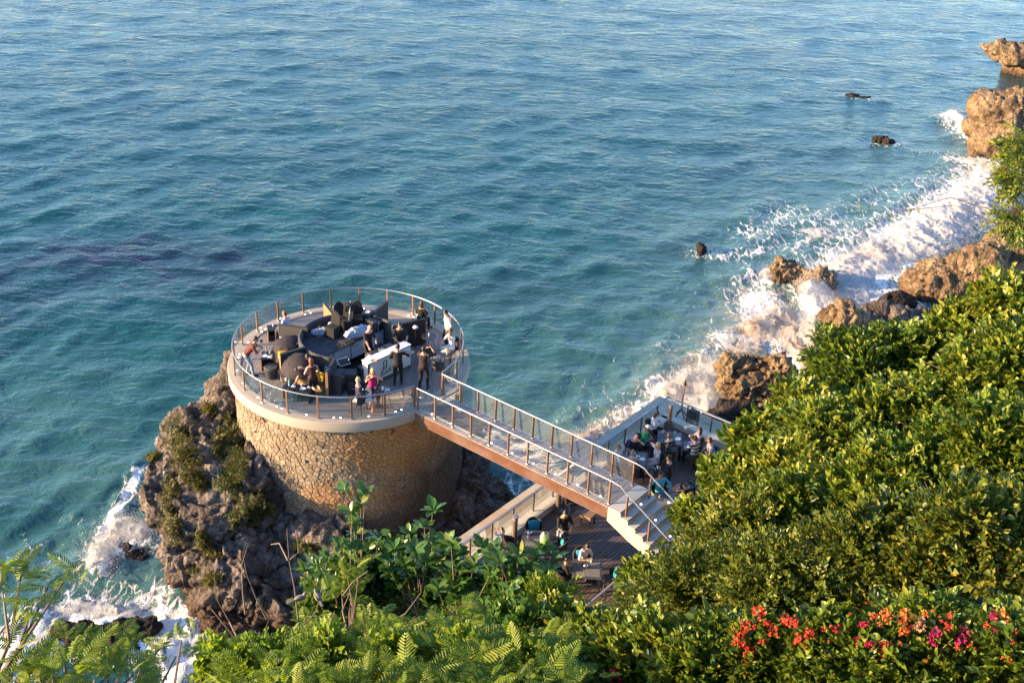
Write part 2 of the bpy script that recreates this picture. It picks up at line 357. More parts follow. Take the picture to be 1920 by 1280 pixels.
tl = g.n('BsdfTranslucent', {'Color': c}); mx = g.n('MixShader', {0: .3, 1: bs, 2: tl}); tr = g.n('BsdfTransparent')
M_FOAM = g.done(g.n('MixShader', {0: cut, 1: tr, 2: mx}))
g = N('sea_spray'); tl = g.n('BsdfTranslucent', {'Color': (.9, .9, .9)}); df = g.n('BsdfDiffuse', {'Color': (.85, .85, .85)}); M_SPRAY = g.done(g.n('MixShader', {0: .45, 1: df, 2: tl}))
def breaker(name, label, ridges, res, spray, seed, sand=()):
    """ridges: (photo polyline, half width m, height m)"""
    allp = np.concatenate([sea_px(r[0]) for r in ridges]); wmax = max(r[1] for r in ridges)*2.2
    lo, hi = allp.min(0)-wmax, allp.max(0)+wmax
    nx, ny = int((hi[0]-lo[0])/res)+2, int((hi[1]-lo[1])/res)+2
    gx, gy = np.meshgrid(np.linspace(lo[0], hi[0], nx), np.linspace(lo[1], hi[1], ny), indexing='ij'); q = np.stack([gx.ravel(), gy.ravel()], 1)
    wq = q+np.stack([fbm(np.c_[q*.5, np.zeros(len(q))], 3, seed), fbm(np.c_[q*.5, np.ones(len(q))*9], 3, seed+3)], 1)*.9
    env = np.zeros(len(q)); ht = np.zeros(len(q))
    for pts, wd, h in ridges:
        e = np.exp(-(dist_poly(wq, sea_px(pts))/wd)**2); env = np.maximum(env, e); ht = np.maximum(ht, e*h)
    b1 = 1-np.abs(fbm(np.c_[q*.5, np.zeros(len(q))], 2, seed+1)); bil = np.abs(fbm(np.c_[q*2.6, np.zeros(len(q))], 5, seed+2, gain=.62))
    z = ht*(.45+.55*b1*b1)+env*(bil*.5*np.sqrt(np.maximum(ht, .05)))-.16
    hx = fbm(np.c_[q*1.3, z], 4, seed+11)*.35*env; hy = fbm(np.c_[q*1.3, z+5], 4, seed+13)*.35*env
    sd = field(q, sand, 1.2) if sand else np.zeros(len(q))
    keep = env > .05; idx = np.arange(nx*ny).reshape(nx, ny); Fq = np.stack([idx[:-1, :-1], idx[1:, :-1], idx[1:, 1:], idx[:-1, 1:]], -1).reshape(-1, 4)
    Fq = Fq[keep[Fq].all(1)]; used = np.unique(Fq); rm = np.full(nx*ny, -1); rm[used] = np.arange(len(used))
    V = np.c_[q[:, 0]+hx, q[:, 1]+hy, z][used]
    o = link(name, np_mesh(name, V, rm[Fq], {'alpha': env[used]*1.12, 'sand': sd[used]}, True), M_FOAM)
    tag(o, label, 'breaking wave', kind='stuff')
    # droplets
    rg = np.random.default_rng(seed); pr = env*np.maximum(ht, 0); pr = pr/pr.sum(); pick = rg.choice(len(q), spray, p=pr)
    up = rg.exponential(.26, spray)*np.sqrt(np.maximum(ht[pick], .1))
    c = np.c_[q[pick]+rg.normal(0, .22, (spray, 2))*(1+up[:, None]), z[pick]+up]; s = rg.uniform(.004, .014, spray)*np.exp(-.25*up)
    T = np.array([[1, 1, 1], [1, -1, -1], [-1, 1, -1], [-1, -1, 1]])*.8; V = (c[:, None]+T[None]*s[:, None, None]+rg.normal(0, .3, (spray, 4, 3))*s[:, None, None]).reshape(-1, 3)
    Ft = np.array([[0, 1, 2], [0, 3, 1], [0, 2, 3], [1, 3, 2]]); Ft = (Ft[None]+4*np.arange(spray)[:, None, None]).reshape(-1, 3)
    s_ = link('sea_spray', np_mesh('sea_spray', V, Ft), M_SPRAY, o); s_['kind'] = 'stuff'
breaker('breaking_wave', 'big white surf crashing on the rocks below the green hillside', [
    ([(1900, 320), (1850, 370), (1780, 420), (1720, 455)], 3.2, .75), ([(1740, 440), (1660, 480), (1600, 500)], 2.6, .6), ([(1600, 510), (1580, 560), (1640, 570)], 1.9, .6), ([(1600, 440), (1530, 440)], 1.6, .35)], .11, 26000, 21, BROWN[4:])
breaker('breaking_wave', 'white surf pouring over the low rock and churning brown sand', [
    ([(1445, 530), (1500, 530), (1540, 560)], 1.1, 1.0), ([(1515, 560), (1530, 600), (1535, 650)], .95, 1.5), ([(1420, 630), (1470, 600), (1500, 650), (1525, 690)], 1.3, .8), ([(1370, 645), (1410, 650)], .9, .5)], .09, 20000, 33, BROWN[:2])
breaker('breaking_wave', 'white splash bursting between the corner of the terrace and the brown boulder', [
    ([(1338, 700), (1325, 740), (1340, 775)], .95, .8), ([(1250, 750), (1290, 730), (1330, 750)], 1.0, .8), ([(1300, 770), (1350, 790)], 1.0, .5), ([(1170, 790), (1220, 765)], .5, .3), ([(1075, 850), (1130, 815)], .6, .45)], .08, 20000, 45, BROWN[2:4])
breaker('breaking_wave', 'small wave curling over a hidden rock left of the cliff', [
    ([(255, 895), (230, 940), (212, 980)], .3, .10), ([(190, 1060), (205, 1020), (235, 1000), (262, 1005)], .55, .55), ([(180, 1080), (172, 1100)], .4, .2)], .06, 9000, 57)
breaker('breaking_wave', 'white surf washing around the dark rock at the lower left', [
    ([(70, 1170), (150, 1150), (230, 1150)], .7, .3), ([(20, 1230), (90, 1200)], .9, .4), ([(330, 1190), (400, 1240)], .9, .35)], .10, 3000, 69)
breaker('breaking_wave', 'small white wave breaking against the tall rock at the right edge', [
    ([(1768, 226), (1795, 240), (1815, 262)], 1.1, 1.3), ([(1830, 310), (1870, 320)], 1.6, 1.0)], .2, 3000, 77)
# ================================================================== ROCKS
def rock_mat(name, light, mid, dark, wetz=None, veg=False, scale=1.0):
    g = N(name); P = g.pos()
    a = g.noise(.9*scale, 6, .62, P, .5); b2 = g.noise(4.5*scale, 7, .7, P); c3 = g.n('TexVoronoi'); c3.inputs['Scale'].default_value = 7*scale; g.set(c3.inputs['Vector'], P)
    c = g.ramp(a, [(.34, dark), (.48, mid), (.66, light)])
    c = g.mix(g.n('MapRange', {0: b2, 1: .38, 2: .6, 3: .75, 4: 0.0}).outputs[0], c, tuple(x*.33 for x in mid))
    c = g.mix(g.n('MapRange', {0: g.noise(2.2*scale, 5, .7, P), 1: .56, 2: .7, 3: 0.0, 4: .55}).outputs[0], c, tuple(min(1, x*1.3) for x in light))
    z = g.n('SeparateXYZ', {0: P}).outputs[2]
    if wetz is not None:
        zz = g.math('ADD', z, g.math('MULTIPLY', a, -1.2)); c = g.mix(g.n('MapRange', {0: zz, 1: wetz-.9, 2: wetz, 3: .85, 4: 0.0}).outputs[0], c, (.055, .028, .016))
    h = g.math('ADD', g.math('MULTIPLY', b2, .7), g.math('MULTIPLY', c3.outputs[0], .5))
    nb = g.bump(h, 1.0, .16/scale)
    return g.done(g.bsdf(c, .88, 0, nb, .25))
M_ROCK_MAIN = rock_mat('grey_limestone', (.27, .235, .215), (.125, .10, .085), (.045, .034, .026), 1.0)
M_ROCK_TAN = rock_mat('tan_limestone', (.35, .25, .15), (.20, .135, .078), (.075, .048, .030), .35, scale=.8)
M_ROCK_WET = rock_mat('wet_dark_rock', (.05, .04, .032), (.028, .02, .016), (.012, .01, .008), None)
def remesh(name, mbs, voxel):
    me = mbs.mesh(name); o = bpy.data.objects.new(name+'_tmp', me); COL.objects.link(o)
    md = o.modifiers.new('r', 'REMESH'); md.mode = 'VOXEL'; md.voxel_size = voxel
    dg = bpy.context.evaluated_depsgraph_get(); ev = o.evaluated_get(dg); out = bpy.data.meshes.new_from_object(ev)
    bpy.data.objects.remove(o); bpy.data.meshes.remove(me); return out
def craggy(me, amp, scale, seed, pits=.5, smooth=True, ref=None):
    n = len(me.vertices); co = np.empty(n*3, np.float32); me.vertices.foreach_get('co', co); co = co.reshape(-1, 3).astype(float)
    no = np.empty(n*3, np.float32); me.vertices.foreach_get('normal', no); no = no.reshape(-1, 3)
    s = scale; d = .7*fbm(co*s, 3, seed)+.75*(fbm(co*s*1.7, 4, seed+3, True, .55)-.2)+.32*fbm(co*s*np.array([5, 5, 8.]), 4, seed+5, True, .6)
    wl = worley(co*s*3.2, seed+8); d -= pits*np.clip(.45-wl, 0, 1)*1.3; blk, crk = wcell(co*s*np.array([1.5, 1.5, 2.0])+fbm(co*s*2, 2, seed+31)[:, None]*.5, seed+40); d += .75*(blk-.5)-.5*np.clip(.16-crk, 0, 1)*4; blk, crk = wcell(co*s*3.6+fbm(co*s*5, 2, seed+33)[:, None]*.4, seed+44); d += .20*(blk-.5)-.3*np.clip(.14-crk, 0, 1)*4; wl2 = worley(co*s*9, seed+18); d -= pits*np.clip(.45-wl2, 0, 1)*.32
    warp = np.stack([fbm(co*s*.9, 3, seed+20+k) for k in range(3)], 1)*amp*1.5
    co = co+no*(d*amp)[:, None]+warp; me.vertices.foreach_set('co', co.astype(np.float32).ravel()); me.update()
    if smooth: me.polygons.foreach_set('use_smooth', np.ones(len(me.polygons), bool))
    return me
# main headland under the round deck
mb = MB()
for (x, y, z, rx, ry, rz) in [(0.2, .4, .6, 4.9, 4.7, 3.0), (-4.6, .9, 4.2, 1.5, 1.9, 2.45), (-5.0, -.9, 3.2, 2.2, 2.1, 2.35), (-4.9, -2.0, 2.9, 2.3, 2.2, 2.3), (-5.7, -2.6, 2.5, 2.0, 2.1, 1.7), (-4.6, -4.2, 1.9, 2.2, 2.1, 2.0),
                              (-3.9, -3.2, 2.3, 2.2, 2.0, 2.7), (-3.55, -5.2, 1.1, 1.9, 1.9, 1.9), (-.9, -4.0, .9, 2.9, 2.1, 2.3), (4.0, .6, .6, 2.0, 2.4, 2.6), (5.0, 1.0, -.2, 1.4, 1.7, 1.6), (-3.3, -6.2, -.2, 1.3, 1.4, 1.0), (-1.6, -5.6, .6, 2.2, 1.7, 1.5), (2.2, -3.2, .2, 2.4, 1.8, 1.6)]:
    mb.ell((CX+x, CY+y, z), (rx, ry, rz), 24, 14)
me = craggy(remesh('headland_rock', mb, .065), .50, .55, 3, .8)
head = link('headland_rock', me, M_ROCK_MAIN); tag(head, 'large craggy grey limestone rock carrying the round stone tower', 'rock')
def boulder(label, blobs, mat, seed, amp=.28, scale=.8, voxel=.1, name='boulder', group=None):
    mb = MB()
    for c, r in blobs: mb.ell(c, r, 16, 10)
    o = link(name, craggy(remesh(name, mb, voxel), amp, scale, seed, .7), mat); return tag(o, label, 'rock', group)
def bl(x, y, z, rx, ry, rz): p = PX(x, y, z); return (tuple(p), (rx, ry, rz))
boulder('big brown pitted boulder with a notched top beside the terrace corner', [bl(1418, 712, 1.3, 1.75, 1.3, 1.5), bl(1378, 690, 1.9, .75, .8, 1.0), bl(1458, 700, 1.8, .85, .9, .9), bl(1415, 740, .5, 1.6, 1.3, 1.1)], M_ROCK_TAN, 41, .40, .9, .08)
boulder('brown rock half covered by the bush below the surf', [bl(1575, 625, 1.0, 1.0, 1.0, 1.8), bl(1560, 600, 1.7, .7, .8, .8), bl(1600, 630, .6, 1.2, 1.1, 1.3)], M_ROCK_TAN, 43)
boulder('dark pitted rock with a black hollow next to the hillside bushes', [bl(1640, 600, .7, 1.2, .9, .9), bl(1690, 605, .8, 1.2, .9, .9), bl(1730, 600, .5, .9, .8, .8)], M_ROCK_MAIN, 45)
boulder('pointed rock with surf pouring over its right side', [bl(1475, 515, .35, 1.2, .9, .8), bl(1466, 500, .75, .5, .5, .65)], M_ROCK_TAN, 47, .36, 1.1, .07)
boulder('blunt wet rock standing in the surf right of the pointed one', [bl(1525, 530, .35, 1.0, .9, .7), bl(1545, 535, .2, .8, .8, .75)], M_ROCK_TAN, 49, .36, 1.1, .07)
boulder('small black wet rock lying in the backwash', [bl(1682, 568, .2, .95, .6, .5), bl(1670, 572, .1, .6, .5, .4)], M_ROCK_WET, 51)
boulder('long dark brown rock slab rising from the surf', [bl(1760, 530, .8, 2.0, 1.5, 1.3), bl(1800, 515, 1.3, 1.6, 1.4, 1.3), bl(1735, 545, .3, 1.2, 1.1, .8)], M_ROCK_TAN, 53)
boulder('sloping tan rock at the right edge between surf and bushes', [bl(1850, 510, 1.6, 2.0, 1.6, 1.7), bl(1900, 480, 2.2, 2.0, 1.8, 1.9), bl(1825, 545, .6, 1.4, 1.2, 1.1)], M_ROCK_TAN, 55)
boulder('dark wet stones at the edge of the surf under the branch', [bl(1890, 450, .4, 1.2, 1.0, .8), bl(1910, 425, .5, 1.2, 1.0, .9)], M_ROCK_WET, 57)
boulder('tall tan rock standing in the sea at the right edge', [bl(1872, 215, 3.3, 2.3, 2.2, 2.0), bl(1908, 208, 3.7, 2.6, 2.2, 1.7), bl(1845, 245, 2.0, 1.6, 1.6, 1.0), bl(1870, 268, 1.5, 2.0, 1.7, 1.4), bl(1900, 270, 1.5, 2.4, 2.2, 2.4), bl(1865, 290, .3, 1.2, 1.0, .9)], M_ROCK_TAN, 59, .5, .45, .16)
boulder('flat overhanging tan rock at the top right corner', [bl(1915, 102, 2.3, 3.6, 2.4, .75), bl(1872, 97, 2.4, 1.6, 1.1, .42), bl(1925, 125, .7, 2.0, 2.0, 1.4)], M_ROCK_TAN, 61, .5, .5, .18)
boulder('small black rock awash far out, farther of two', [bl(1602, 181, -.08, .8, .5, .26), bl(1618, 184, -.1, .6, .5, .24)], M_ROCK_WET, 63, .18, 1.2, .09)
boulder('small black rock awash far out, nearer of two', [bl(1650, 264, -.06, .8, .5, .28), bl(1666, 268, -.1, .6, .5, .24)], M_ROCK_WET, 65, .18, 1.2, .09)
boulder('small brown rock alone in the green water left of the pointed rock', [bl(1313, 467, .2, .34, .35, .45), bl(1312, 474, 0, .3, .4, .3)], M_ROCK_WET, 67, .14, 1.6, .06)
boulder('dark rock awash at the lower left behind the feathery leaves', [bl(250, 1182, .15, .9, .6, .55), bl(150, 1190, .05, 1.0, .5, .5), bl(200, 1210, -.1, 1.6, .9, .5)], M_ROCK_WET, 71, .25, 1.0, .07)
boulder('dark rock just under the curling wave left of the cliff', [bl(268, 1044, -.24, .8, .6, .26), bl(248, 1036, -.24, .6, .5, .26)], M_ROCK_WET, 73, .15, 1.1, .07)
boulder('brown rocks below the terrace corner half hidden by bushes', [bl(1385, 790, .6, 1.2, 1.0, .9), bl(1350, 800, .4, 1.0, .9, .8)], M_ROCK_WET, 75)
# wet sand strip between the rocks
g = N('wet_sand'); P = g.pos(); c = g.mix(g.noise(.8, 5, .6, P), (.20, .15, .11), (.31, .245, .18)); M_SAND = g.done(g.bsdf(c, g.n('MapRange', {0: g.noise(.3, 3, .5, P), 3: .25, 4: .7}).outputs[0], 0, g.bump(g.noise(6, 5, .6, P), .3, .05)))
nx, ny = 60, 60; A = PX(1380, 800, 0); gx, gy = np.meshgrid(np.linspace(9, 70, nx), np.linspace(40, 110, ny), indexing='ij')
shore = sea_px([(1330, 800), (1440, 745), (1500, 720), (1560, 690), (1700, 610), (1850, 560), (1930, 470), (2050, 300)]); q = np.stack([gx.ravel(), gy.ravel()], 1)
sd = np.zeros(len(q)); dmin = np.full(len(q), 1e9)
for a, b in zip(shore[:-1], shore[1:]):
    ab = b-a; t = np.clip(((q-a) @ ab)/(ab @ ab), 0, 1); d = np.linalg.norm(q-(a+t[:, None]*ab), axis=1); side = ab[0]*(q[:, 1]-a[1])-ab[1]*(q[:, 0]-a[0]); k = d < dmin; dmin[k] = d[k]; sd[k] = np.where(side[k] < 0, d[k], -d[k])
z = np.clip(sd*.16, -1.5, 1.6)-.02+.08*fbm(np.c_[q*.4, np.zeros(len(q))], 3, 4); idx = np.arange(nx*ny).reshape(nx, ny); Fq = np.stack([idx[:-1, :-1], idx[1:, :-1], idx[1:, 1:], idx[:-1, 1:]], -1).reshape(-1, 4)
tag(link('beach', np_mesh('beach', np.c_[q, z], Fq, None, True), M_SAND), kind='structure')
# ================================================================== ROUND STONE TOWER
M_STEEL = plain('brushed_steel', (.46, .46, .48), .34, .85, .08, 6)
M_RAIL = plain('satin_steel_handrail', (.30, .32, .36), .45, .6, .06, 6)
M_POST = wood('brown_timber_post', (.27, .15, .085), (.11, .06, .035), .4, 'z', .12)
M_BLACK = plain('black_paint', (.012, .012, .014), .45, 0, .2, 8)
M_CONC = plain('smooth_render', (.33, .29, .24), .7, 0, .10, 2.2, .006)
M_DECK = wood('weathered_decking', (.30, .275, .265), (.15, .135, .125), .62, 'x', .3)
M_DECKD = wood('dark_decking', (.105, .085, .085), (.052, .042, .042), .6, 'x', .1)
g = N('clear_glass'); fr = g.n('Fresnel'); fr.inputs['IOR'].default_value = 1.5; tb = g.n('BsdfTransparent', {'Color': (.975, .988, .982)}); gl = g.n('BsdfGlossy', {'Color': (1, 1, 1), 'Roughness': .02})
smg = g.n('MapRange', {0: g.noise(2.3, 4, .6, g.pos()), 1: .45, 2: .8, 3: 0.0, 4: .008}); df = g.n('BsdfDiffuse', {'Color': (.7, .7, .7)})
M_GLASS = g.done(g.n('MixShader', {0: smg.outputs[0], 1: g.n('MixShader', {0: g.math('MULTIPLY', fr, .5), 1: tb, 2: gl}), 2: df}))
g = N('recessed_lamp'); M_LAMP = g.done(g.n('Emission', {'Color': (1, .95, .82), 'Strength': 2.5}))

RW = 4.40
tower = thing('stone_tower', 'round tower of irregular tan stones with a pale rendered rim', 'tower', (CX, CY, 0))
g = N('mortar'); M_MORTAR = g.done(g.bsdf(g.mix(g.noise(5, 4, .6, g.pos()), (.075, .058, .042), (.15, .118, .085)), .95))
mb = MB(); mb.lathe([(RW-.03, -.5), (RW-.03, 7.2)], n=96); mb.build('wall_core', M_MORTAR, tower, True)
mb = MB(); mb.lathe([(RW-.2, 7.1), (RW+.20, 7.1), (RW+.235, 7.14), (RW+.235, 7.50), (RW+.215, 7.525), (RW-.24, 7.525), (RW-.24, 7.2)], n=128); rim = mb.build('rim', M_CONC, tower, True)
mb = MB(); mb.lathe([(0.01, 7.35), (RW-.2, 7.35)], n=64); mb.build('deck_base', M_BLACK, tower)
# --- stones: one cell of an irregular mosaic each, wrapped on the wall
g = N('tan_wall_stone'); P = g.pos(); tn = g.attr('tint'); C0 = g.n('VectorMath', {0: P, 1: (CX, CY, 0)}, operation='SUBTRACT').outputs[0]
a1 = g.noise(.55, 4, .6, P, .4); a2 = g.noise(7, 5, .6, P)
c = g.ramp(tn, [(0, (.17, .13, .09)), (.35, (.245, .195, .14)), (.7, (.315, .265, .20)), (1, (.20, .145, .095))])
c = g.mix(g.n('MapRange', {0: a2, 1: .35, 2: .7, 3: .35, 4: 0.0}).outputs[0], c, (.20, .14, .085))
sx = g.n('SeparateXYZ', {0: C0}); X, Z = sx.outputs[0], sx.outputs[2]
def tone_patch(cx_, cz_, rx_, rz_, soft, k):
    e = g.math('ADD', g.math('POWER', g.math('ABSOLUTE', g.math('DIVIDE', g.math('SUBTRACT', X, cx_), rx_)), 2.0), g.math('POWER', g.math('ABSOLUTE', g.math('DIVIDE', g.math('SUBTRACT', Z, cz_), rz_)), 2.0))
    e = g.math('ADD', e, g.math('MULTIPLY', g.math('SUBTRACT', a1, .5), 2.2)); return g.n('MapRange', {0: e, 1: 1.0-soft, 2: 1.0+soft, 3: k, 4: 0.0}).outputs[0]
c = g.mix(g.n('MapRange', {0: g.noise(1.3, 5, .65, P, .5), 1: .5, 2: .68, 3: 0.0, 4: .55}).outputs[0], c, (.10, .075, .055)); c = g.mix(tone_patch(2.6, 6.2, 2.1, 1.6, .6, .75), c, (.40, .19, .055)); c = g.mix(tone_patch(.9, 3.9, 2.2, .8, .6, .5), c, (.42, .20, .07))  # two soft-edged orange patches laid over the stone tint
c = g.mix(tone_patch(4.2, 3.0, 2.2, 2.6, .7, .85), c, (.045, .034, .022)); c = g.mix(tone_patch(-3.0, 4.6, 1.4, .6, .7, .6), c, (.10, .085, .07)); c = g.mix(tone_patch(1.6, 1.6, 3.2, 1.3, .6, .8), c, (.05, .036, .024))  # lower-right darks paint shade into the stone colour; left patch is algae
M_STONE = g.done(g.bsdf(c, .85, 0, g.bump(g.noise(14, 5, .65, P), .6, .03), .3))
AZ0, AZ1, SZ0, SZ1, CELL = math.radians(-182), math.radians(18), 1.4, 7.1, .152
nw = int(RW*(AZ1-AZ0)/CELL); nh = int((SZ1-SZ0)/CELL); rg = np.random.default_rng(3)
pts = {}
for i in range(-2, nw+2):
    for j in range(-2, nh+2):
        if rg.random() < .20: continue
        pts[i, j] = np.array([(i+.5+.5*(j % 2)+rg.uniform(-.44, .44))*CELL, (j+.5+rg.uniform(-.44, .44))*CELL])
def clip(poly, n, d):
    out = []
    for a, b in zip(poly, poly[1:]+poly[:1]):
        da, db = a @ n-d, b @ n-d
        if da <= 0: out.append(a)
        if (da < 0) != (db < 0) and abs(da-db) > 1e-12: out.append(a+(b-a)*(da/(da-db)))
    return out
stones = []
for i in range(nw):
    for j in range(nh):
        if (i, j) not in pts: continue
        p = pts[i, j]; poly = [p+np.array(q)*CELL*2.2 for q in ((-1, -1), (1, -1), (1, 1), (-1, 1))]
        for di in (-3, -2, -1, 0, 1, 2, 3):
            for dj in (-3, -2, -1, 0, 1, 2, 3):
                q = pts.get((i+di, j+dj))
                if q is None or (di == 0 and dj == 0): continue
                n = q-p; L = np.linalg.norm(n); n = n/L; poly = clip(poly, n, p @ n+L/2-.0045)
                if len(poly) < 3: break
            if len(poly) < 3: break
        if len(poly) < 3: continue
        poly = [q for q in poly if 0 <= 1]; c = sum(poly)/len(poly)
        if c[1] > SZ1-SZ0 or rg.random() < .004: continue
        poly = [np.array([q[0], min(q[1], SZ1-SZ0)]) for q in poly]
        az = AZ0+c[0]/RW; z = SZ0+c[1]
        # buried behind the headland on the left
        if math.degrees(az) < -150 and z < 4.6: continue
        stones.append((poly, c, az, z))
def stone_geo(poly, c, bulge, W=True):
    V = []; k = len(poly)
    def wrap(q, r): a = AZ0+q[0]/RW; return (r*math.cos(a), r*math.sin(a), SZ0+q[1])
    for s, r in ((1.0, RW-.05), (.97, RW+bulge*.55), (.80, RW+bulge)):
        V += [wrap(c+(q-c)*s, r) for q in poly]
    V.append(wrap(c, RW+bulge*1.15))
    Fc = [(r*k+i, r*k+(i+1) % k, r*k+k+(i+1) % k, r*k+k+i) for r in range(2) for i in range(k)]+[(2*k+i, 2*k+(i+1) % k, 3*k) for i in range(k)]
    return V, Fc
ca = math.atan2(-CY, -CX)
stones.sort(key=lambda s: -(math.cos(s[2]-ca)*1.0+.13*(s[3]-6.5)))
rest_v, rest_f, rest_t = [], [], []
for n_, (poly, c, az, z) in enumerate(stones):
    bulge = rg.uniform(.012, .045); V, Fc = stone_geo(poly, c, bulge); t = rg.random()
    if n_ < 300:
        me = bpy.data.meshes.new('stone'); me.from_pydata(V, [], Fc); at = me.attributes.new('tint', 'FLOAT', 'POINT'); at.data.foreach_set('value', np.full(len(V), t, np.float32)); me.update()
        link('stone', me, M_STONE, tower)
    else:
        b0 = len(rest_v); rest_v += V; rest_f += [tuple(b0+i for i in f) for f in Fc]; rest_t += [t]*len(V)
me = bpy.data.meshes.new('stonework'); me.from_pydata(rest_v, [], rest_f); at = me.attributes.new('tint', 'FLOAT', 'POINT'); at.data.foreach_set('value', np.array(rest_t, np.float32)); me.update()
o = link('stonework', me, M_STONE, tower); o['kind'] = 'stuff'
# lamps let into the rim
mbl = MB(); mbl.lathe([(.0005, .004), (.032, .004), (.034, 0)], n=10); lamp_me = mbl.mesh('recessed_light'); lamp_me.materials.append(M_LAMP)
for a in list(range(-58, -300, -15)):
    for da in ((0,) if (a // 15) % 2 else (-1.6, 1.6)):
        link('recessed_light', lamp_me, None, rim, (4.28*math.cos(math.radians(a+da)), 4.28*math.sin(math.radians(a+da)), 7.527))
# --- deck boards: laid round the middle in four mitred fields
deck = thing('round_deck', 'grey weathered timber decking of the round platform', 'deck', (CX, CY, ZD))
for k in range(4):
    d = 1.2; a = math.pi/2*k
    while d < 4.13:
        w = .098; half0 = min(d, math.sqrt(max(4.15**2-d*d, 0)))-.004; half1 = min(d+w, math.sqrt(max(4.15**2-(d+w)**2, .0)))-.004
        if half1 > .05:
            mb = MB(); mb.prism([(-half0, -d), (-half1, -d-w), (half1, -d-w), (half0, -d)][::-1], -.03, 0.0)
            o = mb.build('deck_board', M_DECK, deck); o.rotation_euler = (0, 0, a)
        d += .109
# --- glass balustrade of the round deck
rail = thing('glass_railing', 'curved glass balustrade with steel handrail around the round deck', 'railing', (CX, CY, ZD+.025))
A0, A1, NSEG = -31.4, 310.0, 22
angs = [math.radians(A0+(A1-A0)*i/NSEG) for i in range(NSEG+1)]
fine = [math.radians(A0+(A1-A0)*i/180) for i in range(181)]
mb = MB(); mb.tube([(RD*math.cos(a), RD*math.sin(a), .915) for a in fine], .024, 8); mb.build('handrail', M_RAIL, rail, True)
mb = MB(); mb.box((0, 0, .45), (.05, .078, .90), 0, .008); post_me = mb.mesh('post'); post_me.materials.append(M_POST)
mb = MB(); mb.box((0, 0, .012), (.10, .10, .024), 0, .004); foot_me = mb.mesh('post_foot'); foot_me.materials.append(M_STEEL)
for a in angs:
    o = link('post', post_me, None, rail, (RD*math.cos(a), RD*math.sin(a), 0)); o.rotation_euler = (0, 0, a); link('post_foot', foot_me, None, o)
for a, b in zip(angs[:-1], angs[1:]):
    mb = MB(); mb.arc(RD-.005, RD+.005, .05, .86, a+.012, b-.012, 6); mb.build('glass_panel', M_GLASS, rail)

# ================================================================== FOOTBRIDGE
BV0, BV1, BU0, BU1 = -9.36, -7.68, -5.05, 3.5
def uvthing(name, label, cat, u, v, z, group=None): return thing(name, label, cat, UV(u, v, z), UANG, group)
bridge = uvthing('footbridge', 'timber footbridge with glass sides from the round deck to the terrace stairs', 'bridge', BU0, (BV0+BV1)/2, ZD)
LB = BU1-BU0; WB = BV1-BV0
M_FASC = wood('varnished_beam', (.15, .055, .025), (.065, .023, .012), .6, 'x', .5)
x = .03; mbp = MB(); mbp.box((0, 0, -.016), (.094, WB, .032), 0, .004); pl_me = mbp.mesh('plank'); pl_me.materials.append(wood('bridge_decking', (.36, .33, .31), (.17, .15, .14), .6, 'y', .3))
while x < LB-.05:
    # the first planks are cut back where they meet the round rim
    o = link('plank', pl_me, None, bridge, (x+.047, 0, -.006+random.uniform(-.002, .002)))
    x += .105
for s in (-1, 1):
    mb = MB(); mb.box((LB/2, s*(WB/2-.03), -.215), (LB-.02, .06, .36), 0, .008); mb.build('beam', M_FASC, bridge)
    mb = MB(); mb.box((LB/2, s*(WB/2-.03)-s*.0, -.43), (LB-.06, .075, .06), 0, .006); mb.build('lower_beam', M_FASC, bridge)
    y = s*(WB/2-.16); mb = MB(); npost = 10
    sag = [(LB*i/20, y, .90) for i in range(21)]
    mb.tube(sag, .023, 8); mb.build('handrail', M_RAIL, bridge, True)
    for i in range(npost+1):
        px_ = .04+(LB-.12)*i/npost
        o = link('post', post_me, None, bridge, (px_, y, -.004)); link('post_foot', foot_me, None, o)
    for i in range(npost):
        x0, x1 = .04+(LB-.12)*i/npost, .04+(LB-.12)*(i+1)/npost
        mb = MB(); mb.box(((x0+x1)/2, y, .45), (x1-x0-.09, .01, .80)); mb.build('glass_panel', M_GLASS, bridge)
    for i in range(9):
        if s < 0: link('recessed_light', lamp_me, None, bridge, (.6+i*.93, y+.14, .006))
for xx in (1.5, 4.2, 6.9):
    mb = MB(); mb.box((xx, 0, -.22), (.09, WB-.14, .2)); mb.build('cross_beam', M_FASC, bridge)
# stairs from the bridge down to the terrace
M_CREAM = plain('cream_render', (.46, .40, .30), .75, 0, .06, 1.6, .004)
g = N('pale_stone_tread'); P = g.pos(); M_TREAD = g.done(g.bsdf(g.mix(g.noise(1.5, 6, .6, P, .6), (.36, .35, .32), (.48, .455, .41)), .55, 0, g.bump(g.noise(20, 4, .6, P), .2, .01)))
NST = 15; RISE = (ZD-ZL)/NST; GO = .30
st = uvthing('staircase', 'pale stone stairs going down from the bridge end to the terrace', 'stairs', BU1, (BV0+BV1)/2, ZD)
for i in range(NST-1):
    x0 = 0 if i == 0 else .45+(i-1)*GO; x1 = .45 if i == 0 else x0+GO
    z = -RISE*i
    mb = MB(); mb.box(((x0+x1)/2+.012, 0, z-.02-.001), (x1-x0+.024, WB+.02, .04), 0, .004); mb.build('tread', M_TREAD, st)
    if i > 0: mb = MB(); mb.box((x0+.02, 0, z+RISE/2-.0405), (.04, WB-.02, RISE-.043)); mb.build('riser', M_CREAM, st)
mb = MB(); xe = .45+(NST-2)*GO
prof = [(-.0, -.045)]
for i in range(NST-1):
    x0 = 0 if i == 0 else .45+(i-1)*GO; x1 = .45 if i == 0 else x0+GO
    prof += [(x0, -RISE*i-.043), (x1, -RISE*i-.043)]
prof += [(xe, ZL-ZD+.02), (xe-.9, ZL-ZD+.02), (1.5, -1.15), (.9, -.95), (.0, -.55)]
prof = prof[1:]; n = len(prof); hw = WB/2-.005
